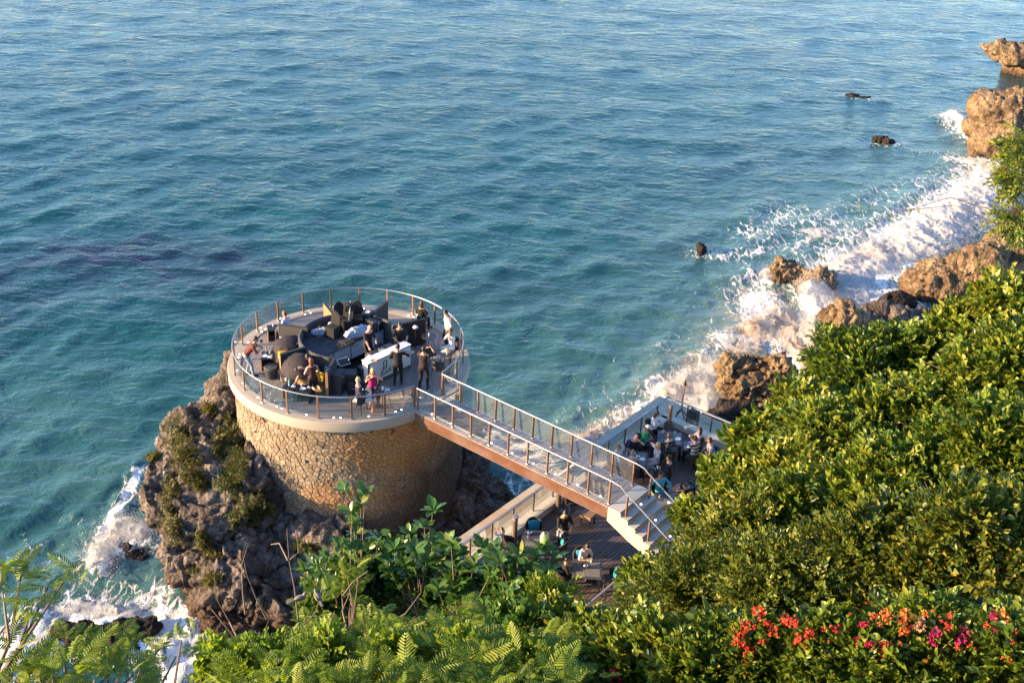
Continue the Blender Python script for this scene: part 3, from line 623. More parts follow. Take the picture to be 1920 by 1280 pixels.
V = [(p[0], -hw, p[1]) for p in prof]+[(p[0], hw, p[1]) for p in prof]
mb.add(V, [tuple(range(n)), tuple(range(2*n-1, n-1, -1))]+[(i, n+i, n+(i+1) % n, (i+1) % n) for i in range(n)]); mb.build('flight', M_CREAM, st)
for s in (-1, 1):
    y = s*(WB/2-.16); path = [(-.03, y, .90), (.30, y, .86)]+[(.45+k*GO, y, .80-RISE*k-.05) for k in range(0, 13, 2)]
    mb = MB(); mb.tube(path, .023, 8); mb.build('handrail', M_RAIL, st, True)
    for k in (1, 4, 7, 10):
        o = link('post', post_me, None, st, (.45+(k-.5)*GO, y, -RISE*k)); o.scale = (1, 1, .86)
o_lamp = [link('recessed_light', lamp_me, None, st, (.6+k*GO*2, .2, -RISE*(1+2*k)+.003)) for k in range(3)]

# ================================================================== TERRACE (lower deck)
ter = uvthing('terrace', 'lower terrace of dark timber boards with a pale kerb beside the sea', 'terrace', 0, 0, ZL)
v0, v1, u0, u1 = -13.0, -.28, .30, 9.0
x = u0; nb_ = 0
while x < u1:
    mb = MB(); mb.box((x+.055, (v0+v1)/2, -.016), (.108, v1-v0, .032), 0, .004)
    o = mb.build('deck_board', wood('terrace_decking', (.135, .095, .080), (.065, .045, .038), .6, 'y', .08), ter); x += .122
mb = MB(); mb.box(((u0+u1)/2, (v0+v1)/2, -.30), (u1-u0, v1-v0, .48)); mb.build('slab', M_MORTAR, ter)
g = N('pale_kerb_stone'); P = g.pos(); M_KERB = g.done(g.bsdf(g.mix(g.noise(1.1, 5, .6, P), (.46, .42, .34), (.60, .55, .46)), .65, 0, g.bump(g.noise(25, 4, .6, P), .2, .008)))
L = -.15
while L > -12.6:
    mb = MB(); mb.box((.13, L-.49, .08), (.36, .972, .36), 0, .008); mb.build('kerb_block', M_KERB, ter); L -= .98
L = .36
while L < 8.5:
    mb = MB(); mb.box((L+.49, -.13, .08), (.972, .36, .36), 0, .008); mb.build('kerb_block', M_KERB, ter); L += .98
mb = MB(); mb.box((.13, -.13, .08), (.36, .36, .36), 0, .008); mb.build('kerb_block', M_KERB, ter)
# retaining wall and paved ledge outside the glass
ledge = uvthing('paved_ledge', 'sandstone paved ledge outside the terrace glass above the waves', 'ledge', 0, 0, ZL-.22)
g = N('sandstone_slab'); P = g.pos(); r_ = g.rnd()
c = g.ramp(r_, [(0, (.42, .35, .24)), (.25, (.50, .46, .36)), (.5, (.36, .37, .31)), (.75, (.44, .31, .19)), (1, (.52, .44, .32))]); c = g.mix(g.noise(2.4, 6, .65, P), c, (.33, .28, .21))
M_SLAB = g.done(g.bsdf(c, .62, 0, g.bump(g.noise(9, 5, .6, P), .3, .015)))
def slabs(ua, ub, va, vb, du, dv):
    u = ua; r = 0
    while u < ub-.02:
        uu = min(u+du, ub); v = va-(dv*.5 if r % 2 else 0)
        while v < vb-.02:
            a, b = max(v, va), min(v+dv, vb)
            if b-a > .04: mb = MB(); mb.box(((u+uu)/2, (a+b)/2, -.02+random.uniform(-.004, .003)), (uu-u-.012, b-a-.012, .05), 0, .004); mb.build('slab', M_SLAB, ledge)
            v += dv
        u = uu; r += 1
slabs(-1.35, -.06, -13.0, 1.7, .43, .72); slabs(-.06, 7.0, .06, 1.7, .5, .55)
mb = MB(); mb.box((-.66, -5.65, -3.05), (1.32, 14.6, 6.0)); mb.box((3.5, .84, -3.05), (6.9, 1.6, 6.0)); mb.build('retaining_wall', M_ROCK_MAIN, ledge)
# terrace balustrade
tr = uvthing('glass_railing', 'straight glass balustrade with black posts along the seaward terrace edge', 'railing', .02, 0, ZL+.26)
mb = MB(); mb.box((0, -6.4, .78), (.09, 13.0, .035), 0, .006); mb.build('handrail', M_RAIL, tr)
mb = MB(); mb.box((0, 0, .38), (.045, .045, .76), 0, .005); bp_me = mb.mesh('post'); bp_me.materials.append(M_BLACK)
for i in range(11): link('post', bp_me, None, tr, (0, -.75-1.13*i, 0))
for i in range(10): mb = MB(); mb.box((0, -.75-1.13*(i+.5), .40), (.01, 1.05, .66)); mb.build('glass_panel', M_GLASS, tr)
tr2 = uvthing('glass_railing', 'short glass balustrade behind the torch at the far end of the terrace', 'railing', 0, .02, ZL+.26)
mb = MB(); mb.box((4.0, 0, .78), (8.0, .09, .035), 0, .006); mb.build('handrail', M_RAIL, tr2)
for i in range(7): link('post', bp_me, None, tr2, (.95+1.1*i, 0, 0))
for i in range(6): mb = MB(); mb.box((.95+1.1*(i+.5), 0, .40), (1.03, .01, .66)); mb.build('glass_panel', M_GLASS, tr2)
tr3 = uvthing('handrail', 'pale handrail at the landward side of the terrace behind the bushes', 'railing', 4.78, -11.2, ZL)
mb = MB(); mb.box((0, 0, .98), (.07, 5.0, .05), 0, .008); mb.build('top_rail', M_RAIL, tr3)
for y in (-2.3, -1.1, .1, 1.3, 2.4): link('post', bp_me, None, tr3, (0, y, .2))
# round bollard lamps
def bollard(u, v, label):
    b = uvthing('bollard_lamp', label, 'lamp', u, v, ZL, 'round bollards along the terrace edge')
    mb = MB(); mb.lathe([(.0005, 0), (.115, 0), (.115, .025), (.09, .03), (.09, 1.05)], n=20); mb.build('shaft', wood('bollard_bronze', (.27, .19, .14), (.19, .13, .095), .5, 'z', .05), b, True)
    mb = MB(); mb.lathe([(.12, 1.05), (.125, 1.06), (.125, 1.085), (.0005, 1.10)], n=20); mb.build('cap', M_RAIL, b, True)
    mb = MB(); mb.lathe([(.15, 0), (.15, .012), (.10, .02)], n=20); mb.build('base_plate', M_STEEL, b, True)
bollard(.42, -.42, 'round bronze bollard at the terrace corner near the torch')
bollard(.44, -7.75, 'round bronze bollard under the bridge')
bollard(.42, -10.2, 'round bronze bollard next to the child at the glass')
# ================================================================== FURNITURE ON THE ROUND DECK
M_UPH = plain('grey_upholstery', (.058, .056, .058), .75, 0, .12, 5, .003)
M_UPHD = plain('charcoal_upholstery', (.03, .03, .034), .7, 0, .15, 5, .003)
M_TAN = wood('tan_side_panel', (.33, .19, .09), (.22, .12, .055), .5, 'z', .05)
M_CARPET = plain('dark_grey_carpet', (.055, .058, .068), .95, 0, .2, 14, .006)
M_WHITE = plain('white_laminate', (.62, .63, .66), .4, 0, .04, 3)
M_PANEL = plain('pale_grey_panel', (.40, .43, .50), .5, 0, .06, 2)
M_TEAL = plain('teal_cushion_fabric', (.012, .21, .30), .85, 0, .15, 12, .004)
M_YEL = plain('yellow_cushion_fabric', (.62, .34, .012), .85, 0, .12, 12, .004)
M_BLKFAB = plain('black_cloth', (.012, .011, .012), .85, 0, .25, 10, .003)
M_GLASSWARE = plain('drinking_glass', (.55, .60, .60), .08, 0, .1, 5, 0, .8)
M_CHINA = plain('white_china', (.78, .78, .76), .3, 0, .04, 5)
M_JUICE = plain('orange_juice', (.75, .33, .02), .25, 0, .1, 5)
M_CHROME = plain('polished_metal', (.6, .6, .62), .18, 1.0, .1, 8)
g = N('red_patterned_fabric'); v_ = g.n('TexVoronoi'); v_.inputs['Scale'].default_value = 16; g.set(v_.inputs['Vector'], g.obj()); M_REDPAT = g.done(g.bsdf(g.mix(g.n('MapRange', {0: v_.outputs[0], 1: .25, 2: .42}).outputs[0], (.75, .62, .55), (.62, .05, .015)), .85))
g = N('silvery_dust_sheet'); P = g.obj(); nz = g.noise(5, 6, .6, P, 1.0); M_SHEET = g.done(g.bsdf(g.mix(nz, (.16, .20, .30), (.50, .54, .62)), .45, 0, g.bump(nz, .8, .05)))
def deckthing(name, label, cat, x, y, rz=0.0, z=0.0, group=None): return thing(name, label, cat, (CX+x, CY+y, ZD+z), rz, group)
# radial partitions
for a, lab, mt, ri, ro in [(170, 'grey booth partition behind the black cube table at the left', M_UPH, 1.66, 2.82), (-141, 'black booth partition between the two parasols at the left', M_UPHD, 1.9, 2.95), (-97.5, 'dark booth partition beside the drawer cabinet', M_UPHD, 1.95, 3.02),
                   (118.5, 'booth partition with a sunlit tan face at the back', M_TAN, 1.86, 2.85), (69, 'dark booth partition right of the back parasol', M_UPHD, 1.86, 3.1), (28, 'wide black booth partition behind the barman', M_BLACK, 1.98, 3.16)]:
    t = thing('booth_partition', lab, 'partition', (CX, CY, ZD), math.radians(a), 'radial booth partitions')
    mb = MB(); mb.box(((ri+ro)/2, 0, .565), (ro-ri, .09, 1.12), 0, .012); mb.build('panel', mt, t)
    mb = MB(); mb.box(((ri+ro)/2, 0, 1.137), (ro-ri+.01, .12, .03), 0, .008); mb.build('top_edge', M_UPHD, t)
    mb = MB(); mb.box((ro+.012, 0, .56), (.022, .10, 1.10), 0, .004); mb.build('end_strip', M_TAN, t)
# curved benches between partitions
for a0, a1, lab in [(172, 217, 'curved grey bench under the left parasol'), (-139, -99.5, 'curved grey bench where a man sits under a parasol'), (120.5, 168, 'curved grey bench at the back left of the round deck'), (71, 116.5, 'curved grey bench at the far side of the round deck'), (30, 67, 'curved grey bench behind the black partition at the right')]:
    t = thing('curved_bench', lab, 'bench', (CX, CY, ZD), 0, 'curved benches around the stage')
    r0, r1 = math.radians(a0), math.radians(a1)
    mb = MB(); mb.arc(1.80, 1.94, .0, 1.0, r0, r1, 14); mb.build('backrest', M_UPH, t, True)
    mb = MB(); mb.tube([(1.87*math.cos(r0+(r1-r0)*i/14), 1.87*math.sin(r0+(r1-r0)*i/14), 1.01) for i in range(15)], .062, 8); mb.build('top_roll', M_UPH, t, True)
    mb = MB(); mb.arc(1.95, 2.62, .30, .44, r0, r1, 14); mb.build('seat', M_UPH, t)
    mb = MB(); mb.arc(1.97, 2.58, .01, .295, r0, r1, 14); mb.build('plinth', M_TAN, t)
# stage with its riser cut straight towards the bar
stg = deckthing('stage', 'raised round stage with dark carpet and pale front panels', 'stage', 0, 0)
c0, c1 = np.array([-.80, -1.08]), np.array([1.28, 1.54]); cd = (c1-c0)/np.linalg.norm(c1-c0); cn = np.array([cd[1], -cd[0]])
poly = []
for i in range(72):
    a = 2*math.pi*i/72; q = np.array([1.79*math.cos(a), 1.79*math.sin(a)])
    if (q-c0) @ cn < -.01: poly.append((q, (math.atan2(q[1], q[0])-math.atan2(c1[1], c1[0])) % (2*math.pi)))
poly = [q for q, a in sorted(poly, key=lambda t: t[1])]
e0 = -(c0 @ cd)-math.sqrt(max(1.79**2-(c0 @ cn)**2, .01)); e1 = -(c0 @ cd)+math.sqrt(max(1.79**2-(c0 @ cn)**2, .01))
pa, pb = c0+cd*e1, c0+cd*e0
mb = MB(); mb.prism([tuple(pa)]+[tuple(q) for q in poly]+[tuple(pb)], .02, .70); mb.build('platform', M_CARPET, stg)
LC = e1-e0; rzc = math.atan2(cd[1], cd[0])
for i in range(4):
    m_ = c0+cd*(e0+LC*(i+.5)/4)+cn*.02; mb = MB(); mb.box((m_[0], m_[1], .35), (LC/4-.05, .03, .62), rzc, .004); mb.build('riser_panel', M_PANEL, stg)
m_ = c0+cd*(e0+LC/2)+cn*.02; mb = MB(); mb.box((m_[0], m_[1], .715), (LC, .12, .035), rzc, .006); mb.build('nosing', M_BLACK, stg)
# bar counter
k0, k1 = np.array([1.02, -2.08]), np.array([2.43, -.46]); kd = (k1-k0)/np.linalg.norm(k1-k0); LK = np.linalg.norm(k1-k0); rzk = math.atan2(kd[1], kd[0])
bar = deckthing('bar_counter', 'white DJ counter with black edging and script lettering on its front', 'counter', *k0, rzk)
mb = MB(); mb.box((LK/2, .20, .55), (LK-.02, .38, .86), 0, .006); mb.build('body', M_BLACK, bar)
mb = MB(); mb.box((LK/2, -.006, .57), (LK-.10, .03, .80), 0, .006); fp = mb.build('front_panel', plain('ivory_panel', (.60, .58, .54), .45, 0, .04, 2), bar)
mb = MB(); mb.box((-.005, .20, .57), (.03, .30, .80), 0, .006); mb.build('end_panel', plain('ivory_panel', (.6, .58, .54)), bar)
mb = MB(); mb.box((LK/2, .20, .992), (LK, .40, .022)); mb.build('edge_band', M_BLACK, bar)
mb = MB(); mb.box((LK/2, .20, 1.017), (LK+.01, .42, .026), 0, .006); mb.build('worktop', M_WHITE, bar)
mb = MB(); mb.box((LK/2, .19, .06), (LK-.01, .37, .115)); mb.build('plinth', wood('dark_plinth', (.12, .10, .085), (.06, .05, .04), .6), bar)
def text_mesh(s, size, shear=.25):
    cu = bpy.data.curves.new('lettering', 'FONT'); cu.body = s; cu.size = size; cu.shear = shear; cu.extrude = .002; cu.space_character = .92
    o = bpy.data.objects.new('lettering_tmp', cu); COL.objects.link(o); dg = bpy.context.evaluated_depsgraph_get(); me = bpy.data.meshes.new_from_object(o.evaluated_get(dg)); bpy.data.objects.remove(o); bpy.data.curves.remove(cu); return me
me = text_mesh('Rock', .30, .45); lo_ = link('lettering', me, M_BLACK, fp); lo_.matrix_local = Matrix.Translation((.50, -.0235, .25)) @ Matrix.Rotation(math.radians(90), 4, 'X') @ Matrix.Rotation(math.radians(7), 4, 'Z')
mb = MB()   # brush-stroke emblem above the lettering
for path, rr in [([(.80, .86), (.71, .84), (.68, .76)], (.012, .022, .020)), ([(.68, .76), (.73, .71), (.70, .62)], (.020, .014, .016)), ([(.74, .70), (.70, .60), (.66, .50)], (.016, .026, .022)), ([(.66, .50), (.64, .485)], (.022, .012)), ([(.80, .60), (.76, .52), (.72, .50)], (.014, .022, .012)), ([(.80, .88), (.86, .86), (.88, .80)], (.016, .02, .016)), ([(.88, .80), (.84, .72), (.86, .62)], (.016, .024, .02)), ([(.86, .62), (.84, .50)], (.02, .014))]:
    for (p, r0_), (q, r1_) in zip(list(zip(path, rr))[:-1], list(zip(path, rr))[1:]):
        d = np.array(q)-np.array(p); L_ = np.linalg.norm(d); n_ = np.array([-d[1], d[0]])/L_
        V = [(p[0]+n_[0]*r0_, -.0225, p[1]+n_[1]*r0_), (p[0]-n_[0]*r0_, -.0225, p[1]-n_[1]*r0_), (q[0]-n_[0]*r1_, -.0225, q[1]-n_[1]*r1_), (q[0]+n_[0]*r1_, -.0225, q[1]+n_[1]*r1_)]
        V += [(v[0], -.0265, v[2]) for v in V]; mb.add(V, [(0, 1, 2, 3), (7, 6, 5, 4), (0, 4, 5, 1), (1, 5, 6, 2), (2, 6, 7, 3), (3, 7, 4, 0)])
mb.build('emblem', M_BLACK, fp)
# DJ desk behind the counter
dj = deckthing('mixing_desk', 'black DJ desk with turntables and mixer behind the white counter', 'mixing desk', 1.02, -1.02, rzk)
mb = MB(); mb.box((.45, .0, .78), (1.25, .5, .06), 0, .01); mb.build('desk_top', M_BLACK, dj)
for x_ in (-.12, 1.02):
    mb = MB(); mb.box((x_, 0, .375), (.06, .45, .75)); mb.build('leg', M_BLACK, dj)
for x_ in (.05, .85):
    mb = MB(); mb.box((x_, 0, .845), (.38, .36, .07), 0, .01); tt = mb.build('turntable', plain('dark_plastic', (.02, .02, .022), .35), dj)
    mb = MB(); mb.lathe([(.0005, .012), (.14, .012), (.15, 0)], (x_, 0, .88), 20); mb.build('platter', plain('vinyl_black', (.05, .05, .06), .2), tt, True)
mb = MB(); mb.box((.45, 0, .85), (.30, .34, .08), 0, .01); mx_ = mb.build('mixer', plain('dark_plastic', (.02, .02, .022), .35), dj)
for i in range(4):
    for j in range(4): mb = MB(); mb.lathe([(.014, 0), (.012, .02), (.0005, .02)], (.36+i*.06, -.11+j*.07, .89), 6); mb.build('knob', M_CHINA, mx_)
mb = MB(); mb.box((.45, .2, .95), (.34, .02, .22), 0, .004); mb.build('screen', plain('dark_screen', (.02, .03, .05), .15), dj)
mb = MB(); mb.box((-.22, -.06, .84), (.3, .2, .02), .3); mb.build('paper_sheet', M_CHINA, dj)
# cabinets and boxes left of the counter
def cabinet(x, y, rz, w, d, h, label, drawers):
    t = deckthing('drawer_cabinet', label, 'cabinet', x, y, rz); mb = MB(); mb.box((0, 0, h/2), (w, d, h), 0, .01); mb.build('carcass', M_UPHD, t)
    mb = MB(); mb.box((0, 0, h+.014), (w+.02, d+.02, .026), 0, .006); mb.build('top', M_UPH, t)
    for i in range(drawers):
        mb = MB(); mb.box((w/2+.008, 0, h*(i+.5)/drawers), (.016, d-.04, h/drawers-.03), 0, .004); dr = mb.build('drawer', M_UPHD, t)
        mb = MB(); mb.tube([(w/2+.02, -.07, h*(i+.5)/drawers), (w/2+.05, -.04, h*(i+.5)/drawers-.015), (w/2+.05, .04, h*(i+.5)/drawers-.015), (w/2+.02, .07, h*(i+.5)/drawers)], .008, 6); mb.build('handle', M_CHROME, dr)
cabinet(-.16, -2.42, -.15, .52, .52, .82, 'dark drawer cabinet with silver handles beside the partition', 3)
cabinet(.32, -2.02, .1, .42, .42, .60, 'low black cabinet between drawer cabinet and counter', 2)
t = deckthing('loudspeaker', 'black loudspeaker cabinet standing against the left end of the counter', 'loudspeaker', .80, -1.72, rzk-.3)
mb = MB(); mb.box((0, 0, .5), (.42, .3, .44), 0, .02); mb.build('cabinet', M_BLACK, t); mb = MB(); mb.box((0, -.16, .5), (.36, .015, .38), 0, .006); mb.build('grille', plain('speaker_grille', (.03, .03, .035), .8), t); mb = MB(); mb.box((-.05, -.05, .13), (.6, .5, .26), 0, .02); mb.build('plinth_case', plain('flight_case', (.05, .05, .055), .5), t); mb = MB(); mb.box((-.22, -.1, .275), (.3, .3, .02), 0, .004); mb.build('sheet', M_CHINA, t)
for x_, y_, lab in [(.42, -2.5, 'black equipment box in front of the drawer cabinet'), (.70, -2.30, 'black equipment box next to the counter end')]:
    t = deckthing('equipment_box', lab, 'box', x_, y_, .4); mb = MB(); mb.box((0, 0, .2), (.34, .3, .4), 0, .015); mb.build('case', M_BLACK, t); mb = MB(); mb.box((0, 0, .415), (.24, .22, .03), 0, .006); mb.build('lid', plain('speaker_grille', (.03, .03, .035)), t); mb = MB(); mb.tube([(-.06, -.155, .26), (-.06, -.19, .28), (.06, -.19, .28), (.06, -.155, .26)], .009, 6); mb.build('handle', M_CHROME, t)
t = deckthing('folding_tray', 'black tray with white edge leaning on the stage front', 'tray', .02, -1.62, .6); mb = MB(); mb.box((0, 0, .80), (.42, .30, .03), 0, .008, ('X', .5)); mb.build('tray_bed', M_UPHD, t); mb = MB(); mb.tube([(-.21, -.13, .73), (.21, -.13, .73), (.21, .13, .88), (-.21, .13, .88), (-.21, -.13, .73)], .014, 6); mb.build('rim', M_CHINA, t); mb = MB(); mb.tube([(0, .05, 0), (0, .02, .78)], .03, 8); mb.build('stand', M_BLACK, t)
# chairs with black covers on the stage
def covered_chair(x, y, rz, lab):
    t = deckthing('covered_chair', lab, 'chair', x, y, rz, .70, 'black covered chairs on the stage')
    mb = MB(); mb.add([(-.24, -.24, 0), (.24, -.24, 0), (.24, .24, 0), (-.24, .24, 0), (-.21, -.21, .45), (.21, -.21, .45), (.21, .21, .45), (-.21, .21, .45)], [(0, 1, 5, 4), (1, 2, 6, 5), (2, 3, 7, 6), (3, 0, 4, 7), (4, 5, 6, 7), (3, 2, 1, 0)]); mb.build('seat_cover', M_BLKFAB, t)
    V = []; pr = [(-.20, 0), (-.215, .25), (-.19, .42), (-.10, .52), (0, .55), (.10, .52), (.19, .42), (.215, .25), (.20, 0)]
    for yy in (.17, .235): V += [(p, yy+p2*.12, .44+p2) for p, p2 in pr]
    n = len(pr); mb = MB(); mb.add(V, [tuple(range(n)), tuple(range(2*n-1, n-1, -1))]+[(i, n+i, n+i+1, i+1) for i in range(n-1)]); mb.build('back_cover', M_BLKFAB, t)
covered_chair(-.72, .52, -.5, 'black covered chair nearest the left on the stage'); covered_chair(-.28, 1.12, -.3, 'black covered chair second from the left on the stage')
covered_chair(.10, 1.45, .1, 'black covered chair at the back of the stage'); covered_chair(-.5, 1.35, .6, 'black covered chair behind the music stand')
def sheet(x, y, z, rz, d, lab, seed):
    mb = MB(); mb.ell((0, 0, d[2]*.45), (d[0]/2, d[1]/2, d[2]*.6), 40, 20); me = mb.mesh('dust_sheet', True); n = len(me.vertices); co = np.empty(n*3, np.float32); me.vertices.foreach_get('co', co); co = co.reshape(-1, 3)
    co += (fbm(co*9, 4, seed, True)[:, None]*.09).astype(np.float32)*np.sign(co); co[:, 2] = np.maximum(co[:, 2], 0); me.vertices.foreach_set('co', co.ravel()); me.update()
    o = link('dust_sheet', me, M_SHEET, None, (CX+x, CY+y, ZD+z)); o.rotation_euler = (0, 0, rz); tag(o, lab, 'dust sheet')
sheet(.22, .55, .70, .75, (1.0, .36, .36), 'crumpled silver sheet over equipment at the front of the stage', 3)
sheet(-1.15, .62, .70, .5, (.75, .26, .22), 'long silver sheet over gear at the left of the stage', 5)
sheet(-.70, 1.15, .70, 1.2, (.5, .4, .30), 'silver sheet bundle behind the left covered chair', 7)
t = deckthing('stage_monitor', 'black wedge loudspeaker with a shiny end on the stage', 'loudspeaker', .78, 1.28, -.5, .70); mb = MB(); mb.add([(-.3, -.2, 0), (.3, -.2, 0), (.3, .22, 0), (-.3, .22, 0), (-.3, -.1, .36), (.3, -.1, .36), (.3, .12, .36), (-.3, .12, .36)], [(0, 1, 5, 4), (1, 2, 6, 5), (2, 3, 7, 6), (3, 0, 4, 7), (4, 5, 6, 7), (3, 2, 1, 0)]); mb.build('cabinet', M_BLACK, t); mb = MB(); mb.box((0, -.157, .18), (.5, .012, .30), 0, .004, ('X', -.27)); mb.build('grille', plain('speaker_grille', (.03, .03, .035)), t); mb = MB(); mb.tube([(-.31, -.15, .02), (-.31, -.08, .36)], .02, 8); mb.tube([(.31, -.15, .02), (.31, -.08, .36)], .02, 8); mb.build('edge_trim', M_CHROME, t)
def mic_stand(x, y, lab, h=1.1):
    t = deckthing('microphone_stand', lab, 'microphone stand', x, y, random.random()*6, .70); mb = MB(); mb.tube([(0, 0, .02), (0, 0, h)], .014, 6); mb.build('pole', M_BLACK, t); mb = MB(); mb.tube([(0, 0, h), (.3, 0, h+.12)], .01, 6); mb.build('boom', M_BLACK, t)
    for k in range(3): a = k*2.09; mb = MB(); mb.tube([(0, 0, .12), (.28*math.cos(a), .28*math.sin(a), .01)], .012, 6); mb.build('leg', M_BLACK, t)
    mb = MB(); mb.ell((.32, 0, h+.13), (.03, .024, .024), 8, 6); mb.build('microphone', M_UPHD, t)
mic_stand(-1.15, -.05, 'thin microphone stand left of the covered chairs', .75); mic_stand(-.25, .35, 'microphone stand in front of the covered chairs', .9); mic_stand(.95, .95, 'microphone stand next to the wedge loudspeaker', .6)
t = deckthing('music_stand', 'dark music stand with a pale strip among the covered chairs', 'music stand', -.05, .95, .4, .70); mb = MB(); mb.tube([(0, 0, 0), (0, 0, .95)], .014, 6); mb.build('pole', M_BLACK, t); mb = MB(); mb.box((0, -.04, 1.05), (.46, .02, .32), 0, .004, ('X', .4)); mb.build('desk', M_BLACK, t); mb = MB(); mb.tube([(-.12, -.06, .55), (-.05, -.1, 1.15)], .018, 6); mb.build('pale_strip', M_CHINA, t)
rgc = np.random.default_rng(4)
for i, lab in enumerate(['black cable looping over the stage carpet near the left sheet', 'black cable coiled near the front of the stage']):
    a0 = rgc.random()*6; pts = [(-.7+i*.5+.30*math.cos(a0+k*.5)*(1-.02*k)+.02*k, -.25+i*.2+.16*math.sin(a0+k*.5), .70+.012) for k in range(26)]
    mb = MB(); mb.tube(pts, .011, 5); o = mb.build('cable', M_BLACK, None, False, (CX, CY, ZD)); tag(o, lab, 'cable')
# parasols lying open
def parasol(x, y, z, tilt, rz, lab, r=.62):
    t = deckthing('parasol', lab, 'umbrella', x, y, rz, z, 'open dark umbrellas on the booths'); t.rotation_euler = (tilt, 0, rz)
    g_ = 8
    for k in range(g_):
        a, b = 2*math.pi*k/g_, 2*math.pi*(k+1)/g_; mb = MB(); V = [(0, 0, .30)]; rows_ = 5
        for j in range(1, rows_+1):
            tt = j/rows_; rr = r*math.sin(tt*1.25)/math.sin(1.25); zz = .30*(math.cos(tt*1.25)-math.cos(1.25))/(1-math.cos(1.25))
            for i in range(4):
                f_ = i/3; q = np.array([math.cos(a), math.sin(a)])*(1-f_)+np.array([math.cos(b), math.sin(b)])*f_; V.append((q[0]*rr, q[1]*rr, zz))
        Fc = [(0, 1+i, 2+i) for i in range(3)]+[(1+j*4+i, 1+j*4+4+i, 1+j*4+5+i, 1+j*4+1+i) for j in range(rows_-1) for i in range(3)]
        mb.add(V, Fc); p_ = mb.build('canopy_panel', plain('umbrella_cloth', (.016, .011, .016), .8, 0, .15, 4), t, True)
        if k % 3 == 0:
            mb = MB(); am = (a+b)/2; c_, s_ = math.cos(am), math.sin(am); rr = r*math.sin(.72*1.25)/math.sin(1.25); zz = .30*(math.cos(.72*1.25)-math.cos(1.25))/(1-math.cos(1.25))+.012
            for dx, dy, w_, h_ in ((0, .03, .05, .05), (-.005, -.03, .09, .022), (.0, -.06, .07, .015)):
                mb.add([(c_*(rr*.93+dy+q1)-s_*(dx+q2), s_*(rr*.93+dy+q1)+c_*(dx+q2), zz-.45*(dy+q1)) for q1, q2 in ((-h_/2, -w_/2), (h_/2, -w_/2), (h_/2, w_/2), (-h_/2, w_/2))], [(0, 1, 2, 3)])
            mb.build('printed_mark', M_CHINA, p_)
    for k in range(g_): a = 2*math.pi*k/g_; mb = MB(); mb.tube([(0, 0, .285), (r*.62*math.cos(a), r*.62*math.sin(a), .17), (r*.98*math.cos(a), r*.98*math.sin(a), .01)], .006, 4); mb.build('rib', M_BLACK, t)
    mb = MB(); mb.tube([(0, 0, .36), (0, 0, -.42)], .012, 6); mb.build('shaft', M_STEEL, t)
parasol(-2.32, -.42, .70, .30, -.5, 'dark purple umbrella open over the yellow and red cushions'); parasol(-.35, 2.55, .85, .25, 2.8, 'dark umbrella open at the far side of the deck'); parasol(-1.75, -2.15, .75, .75, -.9, 'black umbrella shading the reclining man', .68)
# cushions
mb = MB(); mb.ell((0, 0, 0), (.21, .075, .19), 14, 8); cu_me = mb.mesh('cushion', True); _n = len(cu_me.vertices); _co = np.empty(_n*3, np.float32); cu_me.vertices.foreach_get('co', _co); _co = _co.reshape(-1, 3); _m = np.maximum(np.abs(_co[:, 0])/.21, np.abs(_co[:, 2])/.19); _r = np.hypot(_co[:, 0]/.21, _co[:, 2]/.19); _k = np.where(_m > 1e-6, (_r/np.maximum(_m, 1e-6))**.75, 1); _co[:, 0] *= _k; _co[:, 2] *= _k; cu_me.vertices.foreach_set('co', _co.ravel()); cu_me.update()
CUSH = {}
def cushion(x, y, z, rz, tilt, mat, label, world=False):
    if mat.name not in CUSH: m = cu_me.copy(); m.materials.clear(); m.materials.append(mat); CUSH[mat.name] = m
    o = link('cushion', CUSH[mat.name]); o.location = (x, y, z) if world else (CX+x, CY+y, ZD+z); o.rotation_euler = (tilt, 0, rz); return tag(o, label, 'cushion')
cushion(-2.35, -1.02, .62, .3, -.4, M_YEL, 'yellow cushion below the purple umbrella'); cushion(-1.98, -1.18, .60, .1, -.5, M_REDPAT, 'red cushion with white pattern next to the yellow one')
cushion(-1.02, -2.32, .60, -.3, -.4, M_YEL, 'yellow cushion at the reclining man\'s side'); cushion(-.75, -2.42, .60, -.6, -.3, plain('mustard_cushion', (.5, .29, .02), .85), 'mustard cushion behind the kneeling woman'); cushion(-.52, -2.15, .66, -.9, -.25, M_TEAL, 'turquoise cushion in the corner of the front booth')
# low tables and stools
def low_table(x, y, rz, w, d, h, lab):
    t = deckthing('low_table', lab, 'table', x, y, rz); mb = MB(); mb.box((0, 0, h-.02), (w, d, .04), 0, .006); mb.build('top', M_BLACK, t)
    for s in (-1, 1): mb = MB(); mb.box((s*(w/2-.02), 0, (h-.042)/2), (.04, d-.01, h-.042), 0, .004); mb.build('side_panel', M_TAN if s < 0 else M_BLACK, t)
    mb = MB(); mb.box((0, d/2-.025, (h-.042)/2), (w-.09, .03, h-.06)); mb.build('back_panel', M_BLACK, t)
low_table(-3.16, 1.42, .25, .62, .5, .5, 'black cube table with drinks at the far left'); low_table(-2.98, -.85, .1, .5, .62, .52, 'black cube table covered with glasses near the photographer'); low_table(-1.72, -3.0, -.35, .52, .46, .48, 'black cube table with tan side, left of the front pair'); low_table(-1.18, -3.12, -.35, .56, .46, .48, 'black cube table with tan side, right of the front pair'); low_table(.35, 3.1, 0, .5, .4, .48, 'black cube table at the far side of the deck')
def stool(x, y, rz, lab):
    t = deckthing('upholstered_stool', lab, 'stool', x, y, rz); mb = MB(); mb.lathe([(.0005, .02), (.20, .02), (.255, .3), (.265, .40)], n=20); mb.build('base', M_UPHD, t, True); mb = MB(); mb.lathe([(.265, .40), (.27, .44), (.24, .475), (.0005, .485)], n=20); mb.build('seat', M_UPH, t, True)
stool(-2.72, -1.62, 0, 'round grey upholstered stool beside the cube table')
